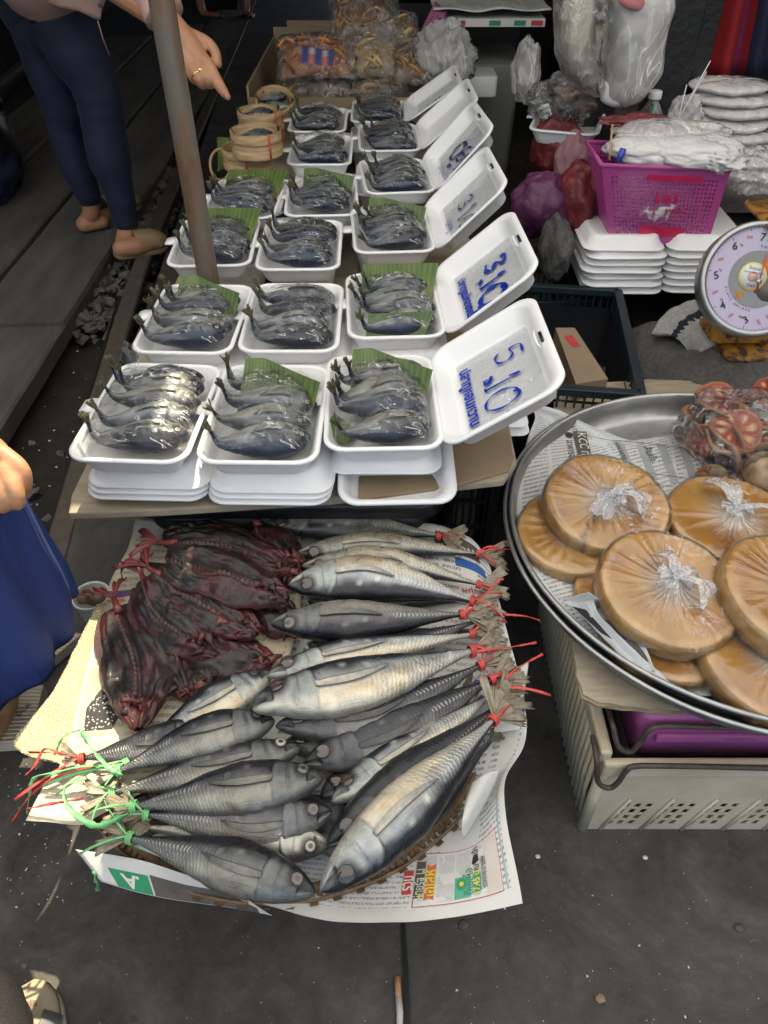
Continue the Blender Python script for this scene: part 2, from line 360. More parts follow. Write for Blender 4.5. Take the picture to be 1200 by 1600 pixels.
def fish_mat(name, rough=.30, metal=.5, ridge=.6, coat=.35):
    """fish flank: colour from the modelled markings, herringbone muscle lines towards the tail, fine scale relief"""
    m, nt, p, o = new_mat(name)
    at_ = N(nt, 'ShaderNodeAttribute', attribute_name='Col'); tc = N(nt, 'ShaderNodeTexCoord'); sp = N(nt, 'ShaderNodeSeparateXYZ')
    nt.links.new(tc.outputs['UV'], sp.inputs[0])
    u, v = sp.outputs[0], sp.outputs[1]                       # u along the fish, v = 0 belly .. 1 back
    av = math_n(nt, 'ABSOLUTE', math_n(nt, 'SUBTRACT', v, .5))
    nn = pnoise(nt, tc.outputs['UV'], 14, 3)
    ph = math_n(nt, 'ADD', math_n(nt, 'MULTIPLY', u, 300.0), math_n(nt, 'ADD', math_n(nt, 'MULTIPLY', av, 22.0), math_n(nt, 'MULTIPLY', nn, 9.0)))
    w = math_n(nt, 'ADD', math_n(nt, 'MULTIPLY', math_n(nt, 'SINE', ph), .5), .5)
    w = math_n(nt, 'POWER', w, 2.2)
    msk = math_n(nt, 'SMOOTHSTEP' if False else 'MULTIPLY', math_n(nt, 'MINIMUM', math_n(nt, 'MAXIMUM', math_n(nt, 'MULTIPLY', math_n(nt, 'SUBTRACT', u, .36), 2.6), 0.0), 1.0), math_n(nt, 'ADD', math_n(nt, 'MULTIPLY', pnoise(nt, tc.outputs['UV'], 7, 2), 1.3), .1))
    wm = math_n(nt, 'MULTIPLY', w, msk)
    # scutes: the row of keeled bright plates along the tail half of the side line
    sc = math_n(nt, 'MULTIPLY', math_n(nt, 'LESS_THAN', av, .055), math_n(nt, 'GREATER_THAN', u, .62))
    scv = math_n(nt, 'MULTIPLY', sc, w)
    co = coords(nt, 'Object', (1, 1, 1)); fine = pnoise(nt, co, 220, 5, .7); mid = pnoise(nt, co, 38, 5, .62, .6)
    c = mixrgb(nt, 1.0, at_.outputs['Color'], ramp(nt, mid, [(.3, (.70, .71, .74)), (.7, (1.22, 1.2, 1.15))]).outputs[0], 'MULTIPLY')
    c = mixrgb(nt, math_n(nt, 'MULTIPLY', wm, ridge), c, mixrgb(nt, 1.0, c, (2.3, 2.2, 2.0), 'MULTIPLY'))
    c = mixrgb(nt, math_n(nt, 'MULTIPLY', scv, .65), c, (.55, .54, .47))
    sp_ = ramp(nt, pnoise(nt, co, 330, 2, .8), [(.66, (0, 0, 0)), (.74, (1, 1, 1))]).outputs[0]
    c = mixrgb(nt, math_n(nt, 'MULTIPLY', sp_, .25), c, (.5, .5, .47))
    nt.links.new(c, p.inputs['Base Color'])
    p.inputs['Metallic'].default_value = metal; p.inputs['Coat Weight'].default_value = coat; p.inputs['Coat Roughness'].default_value = .2
    rr = ramp(nt, mid, [(.3, (rough - .08,) * 3), (.7, (rough + .14,) * 3)]); nt.links.new(rr.outputs[0], p.inputs['Roughness'])
    wr = pnoise(nt, coords(nt, 'UV', (5, 38, 1)), 1.0, 5, .7, .8)
    h = math_n(nt, 'ADD', math_n(nt, 'MULTIPLY', wm, .7), math_n(nt, 'ADD', math_n(nt, 'MULTIPLY', fine, .5), math_n(nt, 'ADD', math_n(nt, 'MULTIPLY', mid, .9), math_n(nt, 'MULTIPLY', wr, .9))))
    bump(nt, p, h, .6, .0015)
    return m
M['fish'] = fish_mat('fish_flank')
M['fish_small'] = fish_mat('small_fish_flank', .28, .3, .12, .5)
def attr_mat(name, rough=.3, coat=0.0, metal=0.0, bs=80, bstr=.3, bd=.0015, var=.3, sss=0.0):
    m, nt, p, o = new_mat(name); a = N(nt, 'ShaderNodeAttribute', attribute_name='Col'); co = coords(nt)
    c = mixrgb(nt, 1.0, a.outputs['Color'], ramp(nt, pnoise(nt, co, bs * .45, 5, .65), [(.3, (1 - var,) * 3), (.7, (1 + var,) * 3)]).outputs[0], 'MULTIPLY')
    nt.links.new(c, p.inputs['Base Color']); p.inputs['Roughness'].default_value = rough; p.inputs['Coat Weight'].default_value = coat
    p.inputs['Coat Roughness'].default_value = .12; p.inputs['Metallic'].default_value = metal
    if sss: p.inputs['Subsurface Weight'].default_value = sss; p.inputs['Subsurface Radius'].default_value = (.01, .006, .003)
    bump(nt, p, pnoise(nt, co, bs, 6, .7), bstr, bd); return m
M['eye'] = attr_mat('fish_eye', .15, .8, 0, 90, .05, .0005, .3)
M['dryfish'] = attr_mat('dark_dried_fish', .40, .35, 0, 90, 1.0, .004, .6)
M['fin'] = attr_mat('fish_fin', .4, .2, .1, 160, .5, .001, .3)
M['sugar'] = attr_mat('palm_sugar', .3, .6, 0, 26, .5, .004, .22, .1)
M['bael'] = attr_mat('dried_fruit_slice', .5, .1, 0, 70, .6, .003, .3)
M['food'] = attr_mat('dried_snack', .45, .2, 0, 60, .5, .003, .35)
M['attr'] = attr_mat('painted_cloth', .8, 0, 0, 40, .2, .002, .15)

def leaf_mat():
    m, nt, p, o = new_mat('banana_leaf'); co = coords(nt, 'UV')
    sp = N(nt, 'ShaderNodeSeparateXYZ'); nt.links.new(co, sp.inputs[0])
    w = math_n(nt, 'ADD', math_n(nt, 'MULTIPLY', math_n(nt, 'SINE', math_n(nt, 'MULTIPLY', sp.outputs[1], 110.0)), .5), .5)
    base = ramp(nt, pnoise(nt, co, 3, 4), [(.35, (.030, .075, .014)), (.58, (.085, .13, .028)), (.72, (.20, .19, .05))]).outputs[0]
    c = mixrgb(nt, math_n(nt, 'MULTIPLY', w, .25), base, (.2, .27, .09)); nt.links.new(c, p.inputs['Base Color'])
    p.inputs['Roughness'].default_value = .42; bump(nt, p, w, .35, .001); return m
M['leaf'] = leaf_mat()

def paper_mat(name, tint=(.60, .60, .57), ink=.3, lines=70, cols=5.0, block=True):
    """newsprint: columns of small broken lines of type (UV space), the type itself too small to read"""
    m, nt, p, o = new_mat(name); tc = N(nt, 'ShaderNodeTexCoord'); sp = N(nt, 'ShaderNodeSeparateXYZ'); nt.links.new(tc.outputs['UV'], sp.inputs[0])
    u, v = sp.outputs[0], sp.outputs[1]
    ln = math_n(nt, 'FRACT', math_n(nt, 'MULTIPLY', v, float(lines)))
    row = math_n(nt, 'FLOOR', math_n(nt, 'MULTIPLY', v, float(lines)))
    on = math_n(nt, 'MULTIPLY', math_n(nt, 'GREATER_THAN', ln, .35), math_n(nt, 'LESS_THAN', ln, .82))
    cb = N(nt, 'ShaderNodeCombineXYZ'); nt.links.new(math_n(nt, 'MULTIPLY', u, lines * 3.2), cb.inputs[0]); nt.links.new(math_n(nt, 'MULTIPLY', row, 7.31), cb.inputs[1])
    nt.links.new(math_n(nt, 'MULTIPLY', ln, 1.6), cb.inputs[2])
    wn_ = pnoise(nt, cb.outputs[0], 1.0, 2, .6); on = math_n(nt, 'MULTIPLY', on, math_n(nt, 'GREATER_THAN', wn_, .47))
    cu_ = math_n(nt, 'FRACT', math_n(nt, 'MULTIPLY', u, cols)); gut = math_n(nt, 'MULTIPLY', math_n(nt, 'GREATER_THAN', cu_, .05), math_n(nt, 'LESS_THAN', cu_, .95))
    on = math_n(nt, 'MULTIPLY', on, gut)
    mg = math_n(nt, 'MULTIPLY', math_n(nt, 'MULTIPLY', math_n(nt, 'GREATER_THAN', u, .03), math_n(nt, 'LESS_THAN', u, .97)), math_n(nt, 'MULTIPLY', math_n(nt, 'GREATER_THAN', v, .04), math_n(nt, 'LESS_THAN', v, .96)))
    on = math_n(nt, 'MULTIPLY', on, mg)
    if block:   # empty bands between articles
        bl = pnoise(nt, tc.outputs['UV'], 3.1, 1, .4); on = math_n(nt, 'MULTIPLY', on, math_n(nt, 'GREATER_THAN', bl, .40))
    co = coords(nt); dirt = ramp(nt, pnoise(nt, co, 6, 4), [(.3, tuple(x * .86 for x in tint)), (.7, tint)]).outputs[0]
    show = ramp(nt, pnoise(nt, co, 4.0, 3), [(.35, (.6, .6, .6)), (.6, (1, 1, 1))]).outputs[0]
    c = mixrgb(nt, math_n(nt, 'MULTIPLY', math_n(nt, 'MULTIPLY', on, ink * 2.3), show), dirt, (.07, .07, .075))
    nt.links.new(c, p.inputs['Base Color']); p.inputs['Roughness'].default_value = .8
    p.inputs['Transmission Weight'].default_value = 0
    bump(nt, p, pnoise(nt, co, 26, 4, .6, .5), .5, .004); return m
M['news'] = paper_mat('newsprint', (.68, .68, .66), .34, 62, 5)
M['news_small'] = paper_mat('newsprint_small_type', (.62, .64, .64), .34, 85, 6)
M['news_warm'] = paper_mat('newsprint_yellowed', (.62, .56, .42), .26, 48, 3)
M['news_plain'] = simple('newsprint_margin', (.66, .66, .63), .8, .12, 7, bmp=.4, bscale=26, bdist=.004)
def blister_mat():
    m, nt, p, o = new_mat('cream_netted_liner'); co = coords(nt)
    v = N(nt, 'ShaderNodeTexVoronoi'); v.feature = 'DISTANCE_TO_EDGE'; v.inputs['Scale'].default_value = 165; nt.links.new(co, v.inputs['Vector'])
    r = ramp(nt, v.outputs['Distance'], [(.03, (.36, .30, .15)), (.2, (.66, .60, .38))]); nt.links.new(r.outputs[0], p.inputs['Base Color'])
    p.inputs['Roughness'].default_value = .7; bump(nt, p, v.outputs['Distance'], .8, .006); return m
M['liner'] = blister_mat()
def ground_mat():
    m, nt, p, o = new_mat('dark_worn_concrete'); co = coords(nt)
    a = pnoise(nt, co, 3.4, 8, .70, 1.1); b = pnoise(nt, co, 40, 5, .7)
    base = ramp(nt, a, [(.34, (.030, .028, .025)), (.5, (.060, .056, .050)), (.66, (.105, .098, .088))]).outputs[0]
    base = mixrgb(nt, .55, base, ramp(nt, b, [(.3, (.6, .6, .6)), (.75, (1.5, 1.47, 1.42))]).outputs[0], 'MULTIPLY')
    v = N(nt, 'ShaderNodeTexVoronoi'); v.inputs['Scale'].default_value = 75; v.inputs['Randomness'].default_value = 1; nt.links.new(co, v.inputs['Vector'])
    sp = math_n(nt, 'MULTIPLY', math_n(nt, 'LESS_THAN', math_n(nt, 'ADD', v.outputs['Distance'], math_n(nt, 'MULTIPLY', pnoise(nt, co, 300, 2), .12)), .15), math_n(nt, 'GREATER_THAN', pnoise(nt, co, 9, 3, .7), .55))
    c = mixrgb(nt, math_n(nt, 'MULTIPLY', sp, .28), base, (.26, .25, .22)); st = ramp(nt, pnoise(nt, co, 70, 6, .8, 2.0), [(.60, (0, 0, 0)), (.70, (1, 1, 1))]).outputs[0]; c = mixrgb(nt, math_n(nt, 'MULTIPLY', st, .28), c, (.20, .19, .17))
    dk = math_n(nt, 'GREATER_THAN', pnoise(nt, co, 5.5, 4, .6), .66); c = mixrgb(nt, math_n(nt, 'MULTIPLY', dk, .45), c, (.02, .019, .018))
    nt.links.new(c, p.inputs['Base Color']); p.inputs['Roughness'].default_value = .7
    bump(nt, p, b, .45, .004); return m
M['ground'] = ground_mat()
def pole_mat():
    m, nt, p, o = new_mat('rusted_galvanised_pipe'); co = coords(nt, 'Object', (1.6, 1.6, .3))
    r = ramp(nt, pnoise(nt, co, 9, 6, .62, .4), [(.36, (.13, .13, .12)), (.47, (.20, .19, .165)), (.55, (.23, .145, .09)), (.68, (.14, .075, .045))])
    nt.links.new(r.outputs[0], p.inputs['Base Color']); p.inputs['Metallic'].default_value = .45; p.inputs['Roughness'].default_value = .48
    bump(nt, p, pnoise(nt, co, 120, 6, .7), .5, .0015); return m
M['pole'] = pole_mat()
def rustpaint():
    m, nt, p, o = new_mat('rusted_mustard_paint'); co = coords(nt)
    r = ramp(nt, pnoise(nt, co, 26, 7, .68, .6), [(.40, (.40, .18, .022)), (.5, (.30, .13, .02)), (.55, (.07, .035, .02)), (.7, (.035, .022, .018))])
    nt.links.new(r.outputs[0], p.inputs['Base Color']); p.inputs['Roughness'].default_value = .55; bump(nt, p, pnoise(nt, co, 60, 6, .7), .5, .003); return m
M['mustard'] = rustpaint()
def tarp_mat(name, c, tr):
    m = bpy.data.materials.new(name); m.use_nodes = True; nt = m.node_tree; nt.nodes.clear()
    out = N(nt, 'ShaderNodeOutputMaterial'); d = N(nt, 'ShaderNodeBsdfDiffuse'); t = N(nt, 'ShaderNodeBsdfTranslucent'); x = N(nt, 'ShaderNodeMixShader')
    d.inputs[0].default_value = (*c, 1); t.inputs[0].default_value = (*c, 1); x.inputs[0].default_value = tr
    nt.links.new(d.outputs[0], x.inputs[1]); nt.links.new(t.outputs[0], x.inputs[2]); nt.links.new(x.outputs[0], out.inputs[0]); return m
M['tarp'] = tarp_mat('pale_awning_tarpaulin', (.86, .88, .88), .55)
M['tarp_dark'] = tarp_mat('dark_awning_tarpaulin', (.05, .05, .05), .06)
# ============================================================ THE SETTING
def poly_obj(name, mat, tris_fn, kind='structure'): pass
mb = MB()       # the paved platform the stalls stand on; the rails run in a sunken bed to its left
def edge_x(y): return -.80 - .045 * y - .004 * y * y
g_nx, g_ny = 60, 70
mb.grid(g_nx, g_ny, lambda a, b: (lambda y: Vector((lerp(edge_x(y), 6.0, a ** 1.6), y, .003 * nz((lerp(edge_x(y), 6, a ** 1.6), y, 0), 1.3))))(lerp(-3.0, 14.0, b)))
g = mb.build('ground', M['ground']); tag(g, kind='structure')
mb = MB()
mb.grid(1, 40, lambda a, b: Vector((edge_x(lerp(-3, 14, b)) + .002, lerp(-3, 14, b), lerp(-.16, .002, a))), flip=True)
tag(mb.build('pavement_edge', M['ground'], smooth=False), kind='structure')
mb = MB()
mb.grid(40, 90, lambda a, b: Vector((lerp(-9, -.5, a), lerp(-3, 30, b), -.13 + .02 * nz((lerp(-9, -.5, a), lerp(-3, 30, b), 0), 4))))
tag(mb.build('track_bed', M['dirt']), kind='structure')
mb = MB(); mb.grid(1, 1, lambda a, b: Vector((lerp(-60, 60, a), lerp(-60, 90, b), -.20)))
tag(mb.build('terrain', M['dirt']), kind='structure')
# recessed joint between two paving slabs, filled with dark grit
j0, j1 = at(622, 1290, .0), at(640, 1640, .0)
mb = MB(); mb.grid(14, 1, lambda a, b: lerp(j0, j1, a) + Vector(((b - .5) * .008 * (1 + .8 * nz((a * 9, b, 0), 1)), 0, .0045)))
tag(mb.build('pavement_joint', M['black']), kind='structure')

# rail: foot, web and head as one rolled section; a second rail beyond the walkway
def rail(path, name):
    t = thing(name, 'steel rail worn smooth beside the edge of the stall platform', 'rail', path[0])
    pts = catmull(path, 8); head, web = MB(), MB()
    for mbx, z0, z1, w in ((head, -.028, .004, .034), (web, -.15, -.028, .012)):
        mbx.rings([[p + Vector((sx * w, 0, z)) for sx, z in ((-1, z0), (1, z0), (1, z1 - .006), (.8, z1), (-.8, z1), (-1, z1 - .006))] for p in pts])
    web.rings([[p + Vector((sx * .06, 0, z)) for sx, z in ((-1, -.15), (1, -.15), (1, -.14), (-1, -.14))] for p in pts])
    head.build('rail_head', M['rail_top'], t, smooth=False); web.build('rail_web', M['rail'], t, smooth=False); return t
rail([at(62, 980, 0), at(105, 800, 0), at(222, 407, 0), at(290, 245, 0), at(378, 45, 0), at(420, -60, 0)], 'rail')
t2 = rail([V(-2.62, .5, 0), V(-2.70, 2.5, 0), V(-2.85, 5, 0), V(-3.1, 8, 0), V(-3.4, 12, 0)], 'rail'); t2['label'] = 'far steel rail behind the person in navy leggings'
# guard timber / check rail groove beside the near rail
mb = MB(); pts = catmull([at(92, 800, 0), at(206, 407, 0), at(276, 245, 0), at(362, 60, 0)], 8)
mb.rings([[p + Vector((x, 0, z)) for x, z in ((-.035, -.13), (.0, -.13), (.0, -.05), (-.035, -.05))] for p in pts])
tag(mb.build('track_kerb', M['rail'], smooth=False), kind='structure')

# walkway of broad dark planks between the rails: each one a piece of the walkway
wk = bpy.data.objects.new('walkway', None); C.objects.link(wk); tag(wk, kind='structure'); WL[wk.name] = Vector()
xs = [(-1.235, -1.63), (-1.655, -2.05), (-2.07, -2.5)]
joints = {0: [-.6, 1.15, 2.60, 4.15, 5.9, 7.7, 9.6], 1: [-.6, 1.9, 3.35, 4.85, 6.6, 8.8], 2: [-.6, 1.2, 2.9, 4.4, 6.2, 8.2]}
for ci, (xa, xb) in enumerate(xs):
    J = joints[ci]
    for k in range(len(J) - 1):
        y0, y1 = J[k] + .008, J[k + 1] - .008; rr = random.Random(ci * 10 + k)
        tz = rr.uniform(-.006, .004); sl = rr.uniform(-.006, .006)
        def bend(y): return -.010 * (y - 2.5) - .0035 * (y - 2.5) ** 2 * .6
        mb = MB()
        ring = lambda y, e: [Vector((x + bend(y) + .006 * nz((x, y, ci), 5), y + (.006 * nz((x * 9, y, 3), 2)), z)) for x, z in
                ((xb, -.07), (xa, -.07), (xa, -.008), (xa - .008, tz + sl), (lerp(xa, xb, .5), tz), (xb + .008, tz - sl), (xb, -.008))]
        n = 10; mb.rings([ring(lerp(y0, y1, q / n), q) for q in range(n + 1)])
        mb.build('plank', M['wood_dark'], wk, smooth=False)
# ballast: loose stones between the walkway and the near rail
mb = MB(); rr = random.Random(5)
for k in range(1500):
    y = rr.uniform(.5, 9.0) if rr.random() < .5 else rr.uniform(2.7, 4.6)
    xr = -1.03 - .06 * (y - 2.9); x = rr.uniform(-1.26, xr) - .012 * (y - 2.5)
    if y < 2.62 and rr.random() < .85: continue
    s = rr.uniform(.010, .030) if rr.random() < .8 else rr.uniform(.03, .048)
    base = len(mb.v); z = -.11 + rr.random() * .05 + s * .4
    vs = []
    for q in range(10):
        a = rr.uniform(0, 2 * PI); e = rr.uniform(-1, 1); c_ = math.sqrt(1 - e * e)
        vs.append(Vector((math.cos(a) * c_, math.sin(a) * c_, e * .7)) * s * rr.uniform(.75, 1.1))
    bm = bmesh.new(); [bm.verts.new(v_) for v_ in vs]; h_ = bmesh.ops.convex_hull(bm, input=bm.verts)
    bm.verts.ensure_lookup_table(); bm.verts.index_update()
    for v_ in bm.verts: mb.add(v_.co + Vector((x, y, z)))
    for f in bm.faces: mb.face(*[base + v_.index for v_ in f.verts])
    bm.free()
tag(mb.build('ballast_gravel', M['stone'], smooth=False), kind='stuff')
mb = MB()       # pale crumbs of litter between the planks and the rail, and grit scattered on the platform
def crumb(p, s, rr):
    b0 = len(mb.v); n = 5
    for q in range(n):
        a = 2 * PI * q / n + rr.random(); mb.add(p + Vector((math.cos(a) * s * rr.uniform(.4, 1.2), math.sin(a) * s * rr.uniform(.4, 1.2), 0)))
    mb.add(p + Vector((0, 0, s * .5)))
    for q in range(n): mb.face(b0 + q, b0 + (q + 1) % n, b0 + n)
for k in range(170):
    p = at(rr.uniform(0, 1200), rr.uniform(1290, 1600), .004)
    crumb(p, rr.uniform(.0005, .0012) if rr.random() < .93 else rr.uniform(.002, .0035), rr)
for k in range(46): crumb(V(rr.uniform(-1.22, -1.02), rr.uniform(1.2, 3.2), -.105), rr.uniform(.002, .006), rr)
for k in range(60): p = at(rr.uniform(0, 120), rr.uniform(1180, 1420), .004); crumb(p, rr.uniform(.0008, .0025), rr)
tag(mb.build('grit_litter', M['white_plastic'], smooth=False), kind='stuff')

# ------------------------------------------------------------ awnings over the stalls (above the picture); holes are cut in the front one to cast the sun patches
AZ = 2.45
def up(p): return p + SUNV * ((AZ - p.z) / SUNV.z)
lit = [
    [at(*q, .38) for q in ((158, 925), (168, 990), (158, 1055), (172, 1120), (215, 1165), (238, 1215), (200, 1300), (120, 1330), (40, 1300), (15, 1200), (10, 1125), (95, 985))],
    [at(*q, .33) for q in ((88, 878), (120, 925), (146, 975), (118, 950), (84, 900))],
    [at(*q, .22) for q in ((-60, 1000), (62, 1002), (40, 1050), (-10, 1140), (-60, 1150))],
    [at(*q, .75) for q in ((-120, 690), (8, 672), (70, 745), (60, 830), (-20, 815), (-120, 830))],
    [at(*q, .61) for q in ((246, 640), (288, 612), (318, 640), (310, 722), (232, 712))],
]
lit = [[up(p) for p in poly] for poly in lit]
def inside(p, poly):
    c = False; j = len(poly) - 1
    for i in range(len(poly)):
        a, b = poly[i], poly[j]
        if (a.y > p.y) != (b.y > p.y) and p.x < (b.x - a.x) * (p.y - a.y) / (b.y - a.y) + a.x: c = not c
        j = i
    return c
def awning(x0, x1, y0, y1, n, m, mat, label, sag=.06, z=AZ, test=False):
    t = thing('awning', label, 'awning', (x0, y0, z))
    mb = MB()
    def f(a, b): return Vector((lerp(x0, x1, a), lerp(y0, y1, b), z + (0 if test else -sag * math.sin(a * PI * 3) ** 2)))
    keep = (lambda a, b: not any(inside(Vector((lerp(x0, x1, a), lerp(y0, y1, b), z)), q) for q in lit)) if test else None
    mb.grid(n, m, f, keep=keep); mb.build('fabric', mat, t)
    mb = MB()
    for yy in (y0, y1): mb.tube([V(x0, yy, z + .03), V(x1, yy, z + .03)], .018, 8)
    mb.build('spar', M['blackpost'], t)
awning(-3.4, 3.4, -2.2, 2.6, 220, 156, M['tarp'], 'pale tarpaulin awning over the front stalls, with holes cut to place the sun patches', test=True)
awning(-7.0, 4.6, 2.45, 14.5, 12, 12, M['tarp_dark'], 'dark tarpaulin awning over the back stalls', z=AZ + .05)  # extended far back and left to darken the background
awning(3.42, 5.2, -1.0, 2.6, 6, 6, M['tarp_dark'], 'dark tarpaulin awning strip over the shop side', z=AZ + .04)
# shop fronts that close the market lane off at the back and on the right
def wall(name, label, x0, x1, y0, y1, z1, mat):
    mb = MB(); mb.box(((x0 + x1) / 2, (y0 + y1) / 2, z1 / 2 - .1), (abs(x1 - x0), abs(y1 - y0), z1 + .2)); return single(mb, name, mat, label, 'wall', smooth=False)
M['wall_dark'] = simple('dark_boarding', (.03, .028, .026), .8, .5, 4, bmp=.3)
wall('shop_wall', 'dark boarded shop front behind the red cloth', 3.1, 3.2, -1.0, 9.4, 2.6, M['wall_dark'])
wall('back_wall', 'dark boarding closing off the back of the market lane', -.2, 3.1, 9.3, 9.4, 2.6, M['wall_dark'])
wall('far_light_screen', 'unseen dark screen added far up the track to hold back bright light', -7.0, -.2, 13.2, 13.3, 2.6, M['wall_dark'])  # unseen screen added to shut out bright light beyond the lane
wall('opposite_light_screen', 'unseen dark screen added on the far side of the track to keep light out', -4.6, -4.5, -1.0, 13.2, 2.6, M['wall_dark'])  # unseen screen added to dim the track side and the back
# ============================================================ FISH BUILDERS
def fish_profile(s, slim=1.0):
    """half height of the body at s, 0 snout .. 1 tail stalk"""
    K = [(0, .0), (.006, .10), (.02, .22), (.05, .385), (.1, .575), (.16, .745), (.24, .90), (.33, .99), (.42, 1.0), (.52, .90), (.62, .73), (.72, .54), (.8, .38), (.87, .245), (.93, .15), (1, .095)]
    for i in range(len(K) - 1):
        if s <= K[i + 1][0]:
            a, b = K[i], K[i + 1]; t = (s - a[0]) / (b[0] - a[0])
            return lerp(a[1], b[1], t) if i == 0 else lerp(a[1], b[1], t)
    return .1
_prof = [fish_profile(i / 200) for i in range(201)]
for _ in range(3): _prof = [_prof[0]] + [(_prof[i - 1] + 2 * _prof[i] + _prof[i + 1]) / 4 for i in range(1, 200)] + [_prof[200]]
def prof(s): i = max(0, min(199.999, s * 200)); k = int(i); return lerp(_prof[k], _prof[k + 1], i - k)
PAL = {
 'silver': dict(back=(.020, .023, .030), side=(.34, .37, .39), belly=(.62, .58, .47), stain=(.56, .38, .16), st=.6, head=(.34, .37, .37), iris=(.055, .030, .022)),
 'belly':  dict(back=(.035, .04, .045), side=(.34, .34, .31), belly=(.60, .57, .44), stain=(.50, .33, .11), st=.6, head=(.30, .31, .28), iris=(.05, .03, .022)),
 'grey':   dict(back=(.014, .016, .022), side=(.115, .122, .130), belly=(.27, .27, .24), stain=(.30, .22, .12), st=.3, head=(.13, .14, .145), iris=(.085, .075, .062)),
 'dark':   dict(back=(.020, .022, .028), side=(.045, .050, .062), belly=(.17, .17, .165), stain=(.2, .15, .09), st=.15, head=(.085, .09, .10), iris=(.05, .035, .03)),
 'white':  dict(back=(.10, .10, .10), side=(.46, .46, .42), belly=(.66, .62, .50), stain=(.5, .36, .15), st=.7, head=(.45, .45, .41), iris=(.3, .28, .2)),
 'blue':   dict(back=(.010, .024, .060), side=(.21, .25, .28), belly=(.42, .44, .38), stain=(.36, .27, .14), st=.35, head=(.15, .17, .17), iris=(.32, .32, .26)),
 'blue2':  dict(back=(.012, .020, .040), side=(.18, .205, .215), belly=(.38, .38, .31), stain=(.30, .22, .11), st=.5, head=(.12, .13, .12), iris=(.25, .25, .2)),
}
